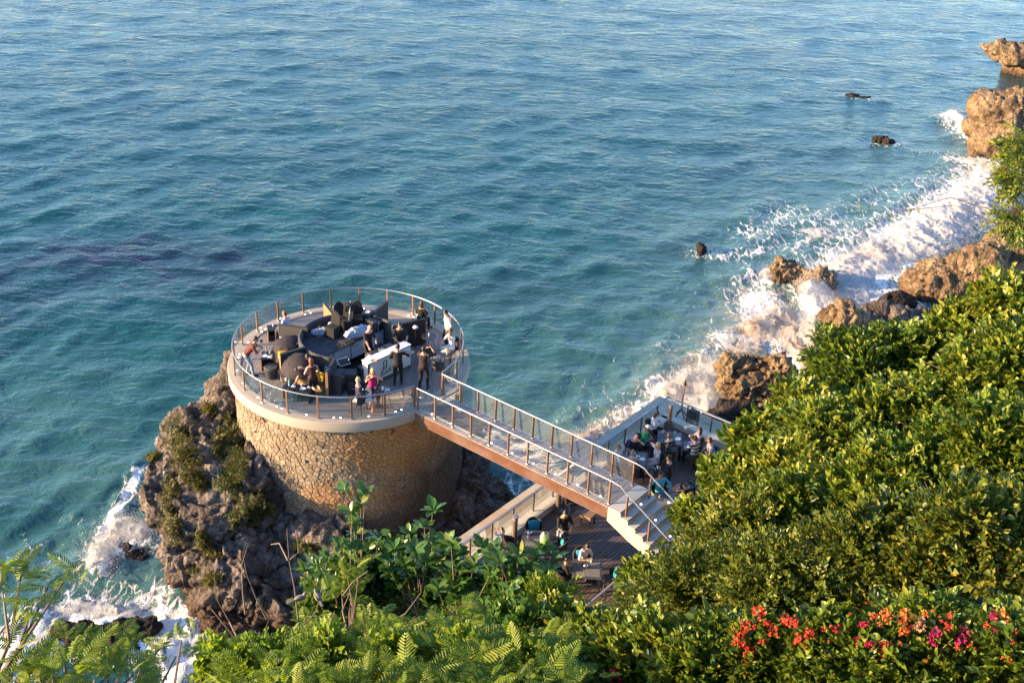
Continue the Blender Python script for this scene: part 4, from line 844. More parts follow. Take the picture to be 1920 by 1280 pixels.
# bistro tables and slim chairs
def slim_chair(loc, rz, lab, cush=None, group='slim dark chairs on the round deck'):
    t = thing('slim_chair', lab, 'chair', loc, rz, group)
    for sx in (-1, 1):
        for sy in (-1, 1): mb = MB(); mb.tube([(sx*.20, sy*.19, .43), (sx*.235, sy*.235, 0)], [.016, .011], 6); mb.build('leg', M_BLACK, t)
    mb = MB(); mb.box((0, 0, .435), (.46, .44, .03), 0, .012); mb.build('seat', M_UPHD, t)
    mb = MB(); mb.arc(.25, .275, .45, .82, math.radians(195), math.radians(345), 12); o = mb.build('backrest', M_UPHD, t, True)
    mb = MB(); mb.tube([(.262*math.cos(math.radians(a)), .262*math.sin(math.radians(a)), .83) for a in range(195, 346, 10)], .016, 6); mb.build('top_rail', M_BLACK, t, True)
    if cush: mb = MB(); mb.box((0, .01, .475), (.40, .38, .05), 0, .018); mb.build('seat_pad', cush, t)
    return t
def bistro(loc, lab, r=.33, h=.72):
    t = thing('bistro_table', lab, 'table', loc); mb = MB(); mb.lathe([(.0005, h-.03), (r-.01, h-.03), (r, h-.015), (r-.01, h), (.0005, h)], n=24); mb.build('top', plain('dark_glass_top', (.03, .032, .036), .12), t, True)
    for k in range(3): a = k*2.094+.4; mb = MB(); mb.tube([(.12*math.cos(a), .12*math.sin(a), h-.03), (.28*math.cos(a), .28*math.sin(a), 0)], .013, 6); mb.build('leg', M_BLACK, t)
def dk(x, y, z=0.0): return (CX+x, CY+y, ZD+z)
slim_chair(dk(.86, -3.78), 1.2, 'slim chair under the man in white shorts', plain('pale_seat_pad', (.55, .5, .42), .8)); slim_chair(dk(1.22, -2.86), 3.0, 'slim chair with blue pad under the woman in magenta', M_TEAL)
bistro(dk(1.72, -3.42), 'small round dark table with a white cup in front of the couple')
slim_chair(dk(3.95, .42), 2.2, 'slim black chair under the seated man in white'); slim_chair(dk(3.15, -.05), -.9, 'slim black chair with a turquoise pad left of the right-hand table', M_TEAL); slim_chair(dk(3.55, -1.15), -.4, 'slim black chair with blue pad next to the bridge entrance', M_TEAL)
bistro(dk(3.72, -.42), 'small round dark table with dishes near the right railing', .34); slim_chair(dk(2.55, 2.7), 1.2, 'slim black chair behind the wide black partition'); bistro(dk(3.0, .85), 'small round dark table beside the standing man in white', .3)
# things on the tables
def lathe_item(name, prof, mat, loc, label, cat, n=10, content=None):
    mb = MB(); mb.lathe(prof, n=n); o = mb.build(name, mat, None, True, tuple(float(c) for c in loc)); tag(o, label, cat)
    if content: mb = MB(); mb.lathe(content[0], n=n); mb.build('drink', content[1], o, True)
    return o
GL = [(.0005, 0), (.03, 0), (.036, .13), (.033, .13), (.028, .012), (.0005, .012)]
WG = [(.0005, 0), (.032, 0), (.005, .008), (.005, .08), (.035, .12), (.032, .18), (.03, .18), (.031, .12), (.0005, .085)]
BO = [(.0005, 0), (.036, 0), (.036, .15), (.014, .2), (.014, .27), (.0005, .27)]
PLT = [(.0005, .006), (.07, .006), (.11, .022), (.112, .018), (.07, 0), (.0005, 0)]
CUP = [(.0005, 0), (.035, 0), (.046, .12), (.042, .12), (.0005, .02)]
M_TOWEL = plain('folded_napkin', (.7, .7, .72), .9, 0, .05, 9)
def glass(loc, lab, juice=None): return lathe_item('glass', GL, M_GLASSWARE, loc, lab, 'glass', 10, ([(.0005, .014), (.027, .014), (.031, .10), (.0005, .10)], juice) if juice else None)
def plate(loc, lab): return lathe_item('plate', PLT, M_CHINA, loc, lab, 'plate', 16)
def bottle(loc, lab, m=None): return lathe_item('bottle', BO, m or plain('green_bottle_glass', (.02, .06, .03), .1), loc, lab, 'bottle')
def napkin(loc, lab):
    mb = MB(); mb.add([(-.08, -.06, .004), (.08, -.05, .004), (.09, .06, .006), (-.07, .07, .005), (0, 0, .05), (-.02, .05, .035)], [(0, 1, 4), (1, 2, 4), (2, 5, 4), (2, 3, 5), (3, 0, 4), (3, 4, 5)]); o = mb.build('napkin', M_TOWEL, None, False, tuple(float(c) for c in loc)); return tag(o, lab, 'napkin')
glass(dk(-3.25, 1.5, .5), 'amber drink on the far left cube table', M_JUICE); bottle(dk(-3.05, 1.55, .5), 'bottle with pale label on the far left cube table', plain('pale_bottle', (.45, .42, .33), .25)); plate(dk(-3.0, 1.32, .5), 'plate on the far left cube table')
bottle(dk(-3.08, -.66, .52), 'steel shaker on the cube table near the photographer', M_CHROME); glass(dk(-2.93, -.72, .52), 'tall clear glass on the cube table near the photographer'); napkin(dk(-2.9, -1.0, .52), 'crumpled white napkin on the cube table near the photographer'); glass(dk(-2.8, -1.05, .52), 'orange drink on the cube table near the photographer', M_JUICE); plate(dk(-3.1, -.95, .52), 'white plate on the cube table near the photographer')
bottle(dk(-1.78, -2.95, .48), 'pale blue bottle on the front cube table', plain('pale_blue_bottle', (.25, .5, .62), .25)); napkin(dk(-1.62, -3.0, .48), 'white napkin on the left front cube table'); plate(dk(-1.25, -3.15, .48), 'white plate on the right front cube table'); napkin(dk(-1.05, -3.05, .48), 'crumpled white napkin on the right front cube table'); glass(dk(-1.32, -2.98, .48), 'small glass on the right front cube table', M_JUICE)
lathe_item('cup', CUP, M_CHINA, dk(1.68, -3.38, .72), 'white cup on the couple\'s round table', 'cup'); napkin(dk(1.86, -3.38, .72), 'white napkin on the couple\'s round table'); glass(dk(1.80, -3.5, .72), 'glass on the couple\'s round table')
plate(dk(3.66, -.36, .72), 'white plate on the right-hand round table'); lathe_item('hat', [(.15, 0), (.16, .008), (.085, .02), (.075, .09), (.03, .11), (.0005, .11)], plain('straw_hat', (.42, .36, .22), .9), dk(3.78, -.3, .72), 'straw coloured hat on the right-hand round table', 'hat', 16); glass(dk(3.8, -.55, .72), 'clear glass on the right-hand round table')
lathe_item('small_dish', PLT, plain('orange_dish', (.6, .3, .15), .4), dk(1.18, -1.86, 1.03), 'small orange dish at the left end of the white counter', 'dish')
plate(dk(.3, 3.1, .48), 'white plate on the far cube table'); glass(dk(.42, 3.12, .48), 'glass on the far cube table'); glass(dk(3.0, .85, .72), 'glass on the table beside the standing man')
o = lathe_item('lamp_dome', [(.0005, .09), (.06, .08), (.1, .04), (.105, 0)], M_CHINA, dk(2.45, 1.0, .98), 'small white dome on a black stand in front of the wide partition', 'lamp', 14); mb = MB(); mb.tube([(0, 0, 0), (0, 0, -.98)], .02, 6); mb.build('stand', M_BLACK, o)

# ================================================================== TERRACE FURNITURE
M_WICK = wood('dark_wicker', (.085, .05, .035), (.03, .02, .015), .6, 'z', .05, .008)
def tub_proto():
    t = thing('wicker_armchair', 'x', 'chair', (0, 0, 0), 0, 'dark wicker armchairs on the terrace')
    for sx in (-1, 1):
        for sy in (-1, 1): mb = MB(); mb.tube([(sx*.22, sy*.21, .36), (sx*.25, sy*.25, 0)], [.022, .014], 6); mb.build('leg', M_WICK, t)
    V = []; Fc = []; n = 20
    for i in range(n+1):
        a = math.radians(-25-130*i/n-0) if False else math.radians(180+15+(-30+210*i/n)-0); f_ = math.sin(math.pi*i/n); zt = .60+.24*f_**1.3
        for r, z in ((.27, .34), (.33, zt), (.30, zt+.012), (.245, .40)): V.append((r*math.cos(a), r*math.sin(a), z))
    for i in range(n):
        for q in range(4): Fc.append((i*4+q, i*4+4+q, i*4+4+(q+1) % 4, i*4+(q+1) % 4))
    Fc += [(0, 1, 2, 3), (n*4+3, n*4+2, n*4+1, n*4)]
    mb = MB(); mb.add(V, Fc); mb.build('shell', M_WICK, t, True)
    mb = MB(); mb.lathe([(.0005, .33), (.27, .33), (.28, .38), (.0005, .38)], n=18); mb.build('seat', M_WICK, t, True)
    mb = MB(); mb.lathe([(.0005, .385), (.235, .385), (.25, .42), (.22, .45), (.0005, .455)], n=18); mb.build('seat_pad', M_UPHD, t, True)
    return t
_tub = tub_proto(); _first = [True]
def tub(loc, face, lab, teal=False):
    """face: world heading (degrees) the sitter looks to"""
    t = _tub if _first[0] else copy_tree(_tub); _first[0] = False
    t.location = tuple(float(c) for c in loc); t.rotation_euler = (0, 0, math.radians(face-90)); t['label'] = lab
    if teal:
        f_ = np.array([math.cos(math.radians(face)), math.sin(math.radians(face))])
        cushion(loc[0]-f_[0]*.12, loc[1]-f_[1]*.12, loc[2]+.62, math.radians(face-90), .25, M_TEAL, 'turquoise cushion on the '+lab, True)
g = N('table_slate'); M_SLATE = g.done(g.bsdf(g.mix(g.noise(3, 5, .6, g.pos()), (.035, .037, .045), (.065, .067, .078)), .38))
g = N('table_inlay'); M_INLAY = g.done(g.bsdf(g.mix(g.noise(3, 5, .6, g.pos()), (.12, .11, .10), (.18, .165, .15)), .45))
def dtable(loc, rz, lab, w=.94, d=.94):
    t = thing('dining_table', lab, 'table', (loc[0], loc[1], ZL), rz, 'square slate dining tables'); mb = MB(); mb.box((0, 0, .72), (w, d, .04), 0, .008); mb.build('top', M_SLATE, t)
    for x_, y_, a_, b_ in ((.18, -.18, .5, .42), (-.22, -.30, .30, .26), (.28, .26, .32, .34)): mb = MB(); mb.box((x_*w, y_*d, .7425), (a_*w, b_*d, .006)); mb.build('inlay', M_INLAY, t)
    for sx in (-1, 1):
        for sy in (-1, 1): mb = MB(); mb.box((sx*(w/2-.06), sy*(d/2-.06), .35), (.06, .06, .70), 0, .004); mb.build('leg', M_BLACK, t)
TE = PX(1101, 1066, ZL+.74); TF = PX(1005, 1010, ZL+.74); TA = PX(1256, 821, ZL+.74); TB = PX(1190, 858, ZL+.74); TC = PX(1248, 936, ZL+.74); TG = PX(1281, 945, ZL+.74)
dtable(TE, -.05, 'slate table with an orange juice where a woman in white sits'); dtable(TF, -.05, 'slate table with pale inlay and no guests near the child'); dtable(TA, -.12, 'slate table with red drinks in the far terrace corner'); dtable(TB, -.15, 'slate table full of glasses behind the bridge rail'); dtable(TC, -.1, 'slate table in front of the man in turquoise', .8, .8); dtable(TG, -.1, 'slate table half hidden by the bush at the right', .7, .8)
def at(T, dx, dy): return (T[0]+dx, T[1]+dy, ZL)
tub(at(TF, -.05, .78), -85, 'wicker armchair with turquoise cushion behind the empty slate table', True); tub(at(TF, .78, .05), 175, 'wicker armchair with turquoise cushion right of the empty slate table', True); tub(at(TF, -.78, -.1), 5, 'wicker armchair left of the empty slate table'); tub(at(TE, -.12, .74), -80, 'wicker armchair with turquoise cushion under the woman in white', True); tub(at(TE, .80, -.05), 175, 'wicker armchair with turquoise cushion at the right of the juice table', True); tub(at(TE, -.80, .0), 5, 'wicker armchair under the child in dark clothes')
PS5 = PX(868, 1066, ZL+.45); tub((PS5[0], PS5[1], ZL), -10, 'wicker armchair at the lower left behind the big leaves'); p_ = PX(1073, 936, ZL+.45); tub((p_[0], p_[1], ZL), -60, 'empty wicker armchair in the shade under the bridge')
for nm, (x_, y_), z_, mt, lab in [('wooden_stool', (1103, 962), .45, M_TAN, 'square wooden side table under the bridge')]:
    p_ = PX(x_, y_, ZL+z_); t = thing(nm, lab, 'side table', (p_[0], p_[1], ZL), UANG+.1); mb = MB(); mb.box((0, 0, z_-.06), (.44, .44, .12), 0, .008); mb.build('top', mt, t)
    for sx in (-1, 1):
        for sy in (-1, 1): mb = MB(); mb.box((sx*.17, sy*.17, .165), (.05, .05, .33)); mb.build('leg', M_BLACK, t)
# torch and speaker beyond the glass
p_ = PX(1276, 781, ZL-.2); t = thing('garden_torch', 'tall brown torch on a tripod foot beyond the terrace glass', 'torch', (p_[0], p_[1], ZL-.2)); mb = MB(); mb.tube([(0, 0, .3), (.02, 0, 1.5)], [.035, .026], 8); mb.build('pole', wood('torch_wood', (.30, .12, .05), (.16, .06, .03), .5, 'z', 0), t, True)
for k in range(4): a = k*1.57+.5; mb = MB(); mb.tube([(0, 0, .34), (.14*math.cos(a), .14*math.sin(a), .22), (.28*math.cos(a), .28*math.sin(a), .01)], .028, 6); mb.build('foot', M_BLACK, t)
mb = MB(); mb.lathe([(.0005, 1.48), (.075, 1.50), (.062, 1.56), (.028, 1.68), (.03, 1.74), (.0005, 1.75)], (.02, 0, 0), 12); mb.build('burner', M_BLACK, t, True)
p_ = PX(1298, 800, ZL-.2); t = thing('loudspeaker', 'upright black loudspeaker beyond the terrace glass beside the torch', 'loudspeaker', (p_[0], p_[1], ZL-.2), UANG); mb = MB(); mb.box((0, 0, .40), (.36, .36, .80), 0, .02); mb.build('cabinet', M_BLACK, t); mb = MB(); mb.box((0, -.19, .42), (.30, .015, .62), 0, .004); mb.build('grille', plain('speaker_grille', (.03, .03, .035)), t)
def ontable(T, dx, dy, k=.745): return (T[0]+dx, T[1]+dy, ZL+k)
glass(ontable(TE, .14, .34), 'tall orange juice on the table of the woman in white', M_JUICE); lathe_item('caddy', [(.0005, 0), (.07, 0), (.08, .1), (.05, .14), (.0005, .14)], M_CHROME, ontable(TE, -.05, .05), 'silver cruet on the table of the woman in white', 'cruet'); lathe_item('caddy', [(.0005, 0), (.08, 0), (.09, .1), (.05, .14), (.0005, .14)], M_CHROME, ontable(TF, -.22, .22), 'silver cruet on the empty slate table', 'cruet')
M_RED = plain('red_drink', (.5, .02, .02), .25); glass(ontable(TA, -.25, .32), 'red drink at the left of the far corner table', M_RED); glass(ontable(TA, .22, .28), 'red drink at the right of the far corner table', M_RED); napkin(ontable(TA, -.02, .2), 'white menu card on the far corner table'); plate(ontable(TA, .3, -.05), 'plate at the right of the far corner table')
for dx, dy, f_, lab in [(-.28, .2, glass, 'glass of water nearest the man in the white T-shirt'), (-.05, .28, plate, 'white plate in front of the bald man'), (.12, .1, napkin, 'crumpled napkin in the middle of the crowded table'), (-.2, -.05, glass, 'empty glass at the left of the crowded table'), (.28, -.08, plate, 'white plate near the woman in the floral top')]: f_(ontable(TB, dx, dy), lab)
bottle(ontable(TB, -.32, .0), 'clear water bottle on the crowded table', plain('clear_bottle', (.5, .56, .6), .1)); glass(ontable(TC, -.2, .12), 'clear glass on the table of the man in turquoise'); napkin(ontable(TC, .12, -.2), 'white napkin on the table of the man in turquoise'); glass(ontable(TG, -.12, .28), 'orange juice next to the bending woman', M_JUICE); plate(ontable(TG, .12, .2), 'plate in front of the bending woman')
p_ = PX(1222, 880, ZL+.5); o = lathe_item('ice_bucket', [(.0005, .28), (.11, .28), (.14, .52), (.15, .53), (.13, .52), (.1, .3), (.0005, .3)], M_CHROME, (p_[0], p_[1], ZL), 'round metal ice bucket on a stand behind the bridge rail', 'ice bucket', 16)
for k in range(3): a = k*2.09; mb = MB(); mb.tube([(.09*math.cos(a), .09*math.sin(a), .30), (.16*math.cos(a), .16*math.sin(a), 0)], .01, 5); mb.build('leg', M_BLACK, o)
# ================================================================== PEOPLE
SKIN = {'l': (.55, .33, .24), 'm': (.42, .235, .15), 'd': (.28, .145, .085), 'r': (.58, .28, .20)}
HAIR = {'black': (.012, .010, .010), 'brown': (.075, .035, .02), 'red': (.16, .045, .018), 'blond': (.50, .36, .17), 'grey': (.42, .36, .28), 'light': (.28, .17, .09)}
def cloth(col):
    nm = 'cloth_%d_%d_%d' % tuple(int(c*999) for c in col); return plain(nm, col, .85, 0, .12, 7, .004)
def floral(name, bg_, a, b_):
    if name in _MC: return _MC[name]
    g = N(name); v = g.n('TexVoronoi'); v.inputs['Scale'].default_value = 13; g.set(v.inputs['Vector'], g.obj()); cc = g.mix(g.n('SeparateColor', {0: v.outputs['Color']}).outputs[0], a, b_)
    _MC[name] = g.done(g.bsdf(g.mix(g.n('MapRange', {0: v.outputs[0], 1: .36, 2: .46}).outputs[0], cc, bg_), .85)); return _MC[name]
def stripes(name, a, b_):
    if name in _MC: return _MC[name]
    g = N(name); z = g.n('SeparateXYZ', {0: g.obj()}).outputs[2]; f_ = g.math('GREATER_THAN', g.math('FRACT', g.math('MULTIPLY', z, 7.0)), .45); _MC[name] = g.done(g.bsdf(g.mix(f_, a, b_), .85)); return _MC[name]
def ik(a, b, l1, l2, pole):
    a, b, pole = Vector(a), Vector(b), Vector(pole); d = b-a; L = d.length
    if L > (l1+l2)*.998: b = a+d.normalized()*(l1+l2)*.998; d = b-a; L = d.length
    x = (l1*l1-l2*l2+L*L)/(2*L); h = math.sqrt(max(l1*l1-x*x, 0)); n = d.normalized(); p = pole-n*pole.dot(n)
    p = p.normalized() if p.length > 1e-6 else n.orthogonal().normalized()
    return a+n*x+p*h, b
def hand(mb, wrist, dirn, palm_n, curl, s):
    """palm, four unequal bent fingers, thumb from the side of the palm"""
    d = Vector(dirn).normalized(); n = Vector(palm_n); n = (n-d*n.dot(d)); n = n.normalized() if n.length > 1e-5 else d.orthogonal().normalized(); sd = d.cross(n); w_ = Vector(wrist)
    P = []
    for t, hw, th in ((0, .022, .016), (.04, .036, .015), (.085, .040, .012)): P += [w_+(d*t+sd*x*hw+n*y*th)*s for x, y in ((-1, -1), (1, -1), (1, 1), (-1, 1))]
    mb.add(P, [(0, 1, 2, 3), (11, 10, 9, 8)]+[(r*4+i, r*4+4+i, r*4+4+(i+1) % 4, r*4+(i+1) % 4) for r in range(2) for i in range(4)])
    for k, (off, L) in enumerate(((-.030, .066), (-.010, .078), (.010, .073), (.030, .058))):
        b0 = w_+(d*.082+sd*off)*s; d1 = (d*math.cos(curl*.5)+n*math.sin(curl*.5)); d2 = (d*math.cos(curl*1.3)+n*math.sin(curl*1.3)); b1 = b0+d1*L*.5*s; b2 = b1+d2*L*.5*s
        mb.tube([b0, b1, b2], [.0095*s, .009*s, .006*s], 5)
    b0 = w_+(d*.025+sd*-.034)*s; b1 = b0+(d*.6-sd*.7+n*.3).normalized()*.035*s; b2 = b1+(d*.9-sd*.1+n*.4).normalized()*.03*s; mb.tube([b0, b1, b2], [.011*s, .010*s, .007*s], 5)
def person(label, loc, face, pose='stand', h=1.72, skin='m', hair='black', hairstyle='short', top=(.02, .02, .02), bottom=(.02, .02, .02), shoe=(.02, .02, .02), sleeve=.55, leg=1.0,
           lean=0.0, hands=None, feet=None, look=(0, 0), fem=False, glasses=False, seat=.46, side=0.0, beard=False):
    s = h/1.72
    topm = top if isinstance(top, bpy.types.Material) else cloth(top); botm = bottom if isinstance(bottom, bpy.types.Material) else cloth(bottom)
    skm = plain('skin_'+skin, SKIN[skin], .55, 0, .05, 6); shm = cloth(shoe) if shoe != 'bare' else skm; sw = .92 if fem else 1.0
    L1, L2, A1, A2 = .43*s, .43*s, .285*s, .25*s
    if pose == 'stand': hipz = .915*s; fd = feet or [(-.11, .0, .07), (.11, .03, .07)]; kp = (0, 1, .15)
    elif pose == 'sit': hipz = seat+.10*s; fd = feet or [(-.12, .46*s, .07), (.12, .44*s, .07)]; kp = (0, .5, 1)
    elif pose == 'kneel': hipz = seat+.30*s; fd = feet or [(-.10, -.30*s, seat+.05), (.10, -.32*s, seat+.05)]; kp = (0, 1, -.6)
    elif pose == 'recline': hipz = seat+.10*s; fd = feet or [(-.12, .62*s, seat+.04), (.12, .52*s, seat+.06)]; kp = (0, .3, 1)
    pel = Vector((0, 0, hipz)); up = Vector((math.sin(side), math.sin(lean), math.cos(lean))).normalized(); fw = Vector((0, math.cos(lean), -math.sin(lean))); rt = fw.cross(up).normalized()
    def tp(z, x=0, y=0): return pel+up*(z*s)+rt*(x*s)+fw*(y*s)
    raw = MB()
    V = []; n = 14; prof = [(-.11, .09, .085), (-.04, .160, .115), (.04, .165*(1.05 if fem else 1), .118), (.13, .135 if fem else .150, .100), (.26, .150*sw, .108), (.37, .172*sw, .115), (.455, .176*sw, .100), (.51, .125*sw, .078), (.54, .062, .062), (.61, .054, .056)]
    for z, rx, ry in prof:
        for i in range(n): a = 2*math.pi*i/n; V.append(tp(z, rx*math.cos(a), ry*math.sin(a)+(.012 if .2 < z < .4 else 0)))
    Fc = [(j*n+i, j*n+(i+1) % n, (j+1)*n+(i+1) % n, (j+1)*n+i) for j in range(len(prof)-1) for i in range(n)]+[tuple(range(n-1, -1, -1)), tuple((len(prof)-1)*n+i for i in range(n))]
    raw.add(V, Fc); segs = [('torso', tp(-.1), tp(.52), .17*s), ('neck', tp(.53), tp(.62), .05*s)]
    hk = hands or [((-.24, .02, -.08), (-1, -1, 0)), ((.24, .02, -.08), (1, -1, 0))]
    hm = MB()
    for k, sx in ((0, -1), (1, 1)):
        sh = tp(.455, sx*.185*sw); hd, pole = hk[k][0], hk[k][1]; tgt = tp(hd[2], hd[0], hd[1]); pole = rt*pole[0]+fw*pole[1]+up*pole[2]
        el, wr = ik(sh, tgt, A1, A2, pole); f_ = .9 if fem else 1.0
        raw.tube([tp(.45, sx*.13*sw), sh, sh.lerp(el, .5), el], [.055*s, .060*s*f_, .050*s*f_, .040*s*f_], 10); raw.tube([sh.lerp(el, .95), el, el.lerp(wr, .4), wr], [.036*s, .041*s*f_, .038*s*f_, .026*s*f_], 10)
        segs += [('uarm', sh, el, .05*s), ('farm', el, wr, .035*s)]
        fd_ = (wr-el).normalized(); hand(hm, wr-fd_*.01, fd_, hk[k][2] if len(hk[k]) > 2 else (-rt*sx+Vector((0, 0, -.4))), hk[k][3] if len(hk[k]) > 3 else .6, s)
        hp = tp(-.03, sx*.095); ft = Vector((fd[k][0]*s, fd[k][1], fd[k][2])); kn, an = ik(hp, ft, L1, L2, kp)
        raw.tube([hp.lerp(pel, .3), hp, hp.lerp(kn, .5), kn], [.085*s, .092*s, .078*s, .058*s], 12); raw.tube([hp.lerp(kn, .96), kn, kn.lerp(an, .35), an], [.054*s, .058*s, .056*s, .036*s], 10)
        td = Vector((.06*sx, 1, -.05)) if pose != 'kneel' else Vector((0, -1, .0)); td = td.normalized()
        if pose == 'kneel': raw.tube([an, an+td*.10*s, an+td*.20*s], [.036*s, .034*s, .022*s], 8)
        else: raw.tube([an-td*.06*s+Vector((0, 0, -.03*s)), an+Vector((0, 0, -.028*s)), an+td*.12*s+Vector((0, 0, -.035*s)), an+td*.19*s+Vector((0, 0, -.042*s))], [.030*s, .040*s, .036*s, .022*s], 8)
        segs += [('thigh', hp, kn, .08*s), ('shin', kn, an, .05*s), ('foot', an-td*.04+Vector((0, 0, -.03)), an+td*.2*s+Vector((0, 0, -.04)), .04*s)]
    # head
    hy, hp_ = math.radians(look[0]), math.radians(look[1]); R = Matrix.Rotation(hy, 3, 'Z') @ Matrix.Rotation(hp_-lean*.35, 3, 'X'); nk = tp(.60); hc = nk+R @ Vector((0, .025*s, .105*s))
    HV = MB(); HV.ell((0, 0, 0), (.074, .094, .118), 14, 10)
    hv = []
    for v in HV.v:
        x_, y_, z_ = v
        if z_ < 0: x_ *= 1-.28*(z_/-.118); y_ = y_*(1-.10*(z_/-.118))+.018*(z_/-.118)
        hv.append(hc+R @ (Vector((x_, y_, z_))*s))
    raw.add(hv, HV.f)
    nz_ = [hc+R @ (Vector(q)*s) for q in ((-.014, .085, -.028), (.014, .085, -.028), (0, .118, -.026), (0, .09, .022))]; hm2 = MB(); hm2.add(nz_, [(0, 1, 2), (0, 2, 3), (2, 1, 3)])
    for sx in (-1, 1): c_ = hc+R @ (Vector((sx*.074, -.005, -.005))*s); hm2.ell(c_, (.012*s, .02*s, .03*s), 6, 5, 0)
    me = remesh('person', raw, .021 if h > 1.3 else .016)
    # material per face from the nearest limb
    nV = len(me.vertices); co = np.empty(nV*3, np.float32); me.vertices.foreach_get('co', co); co = co.reshape(-1, 3).astype(float); nF = len(me.polygons)
    cen = np.empty(nF*3, np.float32); me.polygons.foreach_get('center', cen); cen = cen.reshape(-1, 3).astype(float)
    best = np.full(nF, 1e9); lab_ = np.zeros(nF, int); hcv = np.array(hc)
    for nm, a, b_, r in segs:
        a, b_ = np.array(a), np.array(b_); ab = b_-a; t = np.clip(((cen-a) @ ab)/max(ab @ ab, 1e-9), 0, 1); d = np.linalg.norm(cen-(a+t[:, None]*ab), axis=1)/r; k = d < best; best[k] = d[k]
        if nm == 'torso': val = np.full(nF, 1); tz = t; val = np.where(t < .17, 2, 1); val = np.where(t > .965, 0, val)
        elif nm == 'neck': val = np.zeros(nF, int)
        elif nm == 'uarm': val = np.where(t < sleeve*1.7, 1, 0)
        elif nm == 'farm': val = np.where(t < (sleeve-.6)*2.4, 1, 0)
        elif nm == 'thigh': val = np.where(t < leg*2.0, 2, 0)
        elif nm == 'shin': val = np.where(t < (leg-.5)*2.0, 2, 0)
        else: val = np.full(nF, 3)
        lab_[k] = val[k]
    dh = np.linalg.norm((cen-hcv)/s, axis=1); lab_[dh < .125] = 0
    # clothes stand a little off the skin
    no = np.empty(nV*3, np.float32); me.vertices.foreach_get('normal', no); no = no.reshape(-1, 3)
    offv = np.zeros(nV); lv = np.zeros(me.loops.__len__(), np.int32); me.loops.foreach_get('vertex_index', lv); ls = np.empty(nF, np.int32); lt = np.empty(nF, np.int32); me.polygons.foreach_get('loop_start', ls); me.polygons.foreach_get('loop_total', lt)
    fi = np.repeat(np.arange(nF), lt); offv[lv[lab_[fi] > 0]] = .012; fold = fbm(co*9, 3, hash(label) % 97); co2 = co+no*(offv*(1.0+.9*fold))[:, None]
    me.materials.clear()
    for m in (skm, topm, botm, shm): me.materials.append(m)
    me.vertices.foreach_set('co', co2.astype(np.float32).ravel()); me.polygons.foreach_set('material_index', lab_.astype(np.int32)); me.polygons.foreach_set('use_smooth', np.ones(nF, bool))
    # hands, nose and ears join the body
    bm = bmesh.new(); bm.from_mesh(me); tm = bpy.data.meshes.new('t'); tm.from_pydata(hm.v+hm2.v, [], hm.f+[tuple(len(hm.v)+i for i in f) for f in hm2.f]); bm2 = bmesh.new(); bm2.from_mesh(tm); bmesh.ops.recalc_face_normals(bm2, faces=bm2.faces); bm2.to_mesh(tm); bm2.free(); bm.from_mesh(tm); bm.to_mesh(me); bm.free(); bpy.data.meshes.remove(tm)
    o = link('person', me); o.location = tuple(float(c) for c in loc); o.rotation_euler = (0, 0, math.radians(face-90)); tag(o, label, 'person')
    # hair
    if hair:
        hb = MB(); HH = MB(); HH.ell((0, 0, 0), (.083, .104, .128), 14, 10); keep = []
        hvs = [Vector(v) for v in HH.v]
        for f in HH.f:
            c_ = sum((hvs[i] for i in f), Vector())/len(f)
            line = .055-.115*max(0, min(1, (.075-c_.y)/.12)) if hairstyle != 'receding' else .085-.12*max(0, min(1, (.03-c_.y)/.1))
            if c_.z > line: keep.append(f)
        hb.add([hc+R @ ((v+Vector((0, -.006, .006)))*s) for v in hvs], keep)
        if hairstyle in ('long', 'mid'):
            L_ = .30 if hairstyle == 'long' else .12; V = []; rows_ = 6; n_ = 11
            for j in range(rows_+1):
                t_ = j/rows_
                for i in range(n_): a = math.radians(-200+220*i/(n_-1)); rx, ry = .084+.012*math.sin(t_*3), .102-.01*t_; q = Vector((rx*math.cos(a), ry*math.sin(a)*(1 if math.sin(a) < 0 else .5)-.008, .02-L_*t_)); V.append(hc+(R if j < 2 else R) @ (q*s))
            hb.add(V, [(j*n_+i, j*n_+i+1, (j+1)*n_+i+1, (j+1)*n_+i) for j in range(rows_) for i in range(n_-1)])
        if hairstyle == 'bun': hb.ell(hc+R @ (Vector((0, -.10, .07))*s), (.045*s, .045*s, .045*s), 8, 6)
        hb.build('hair', plain('hair_'+hair, HAIR[hair], .5, 0, .3, 40), o, True)
    if hairstyle == 'cap':
        cb = MB(); cb.ell(hc+R @ (Vector((0, -.005, .06))*s), (.09*s, .11*s, .085*s), 12, 8); q = [hc+R @ (Vector(v)*s) for v in ((-.075, .08, .045), (.075, .08, .045), (.06, .17, .03), (-.06, .17, .03))]; cb.add(q, [(0, 1, 2, 3)]); cb.build('cap', cloth((.55, .5, .47)), o, True)
    eb = MB()
    for sx in (-1, 1): eb.ell(hc+R @ (Vector((sx*.030, .083, .008))*s), (.013*s, .010*s, .010*s), 6, 5)
    if glasses: eb.box(hc+R @ (Vector((0, .094, .010))*s), (.13*s, .02*s, .035*s), hy)
    eb.build('eyes' if not glasses else 'sunglasses', M_BLACK, o)
    mo = MB(); mo.box(hc+R @ (Vector((0, .083, -.058))*s), (.042*s, .012*s, .010*s), hy); mo.build('mouth', plain('lips', (.32, .10, .085), .5), o)
    if beard: bb = MB(); bb.ell(hc+R @ (Vector((0, .045, -.075))*s), (.055*s, .05*s, .05*s), 8, 6); bb.build('beard', plain('hair_'+hair, HAIR[hair]), o, True)
    return o
def held(name, o, pts_local, size, mat, label, cat, rz=0.0):
    M = Matrix.Translation(o.location) @ o.rotation_euler.to_matrix().to_4x4(); p = M @ Vector(pts_local); mb = MB(); mb.box((0, 0, 0), size, 0, min(size)*.3); r = mb.build(name, mat, None, False, p); r.rotation_euler = (0, 0, o.rotation_euler.z+rz); return tag(r, label, cat)
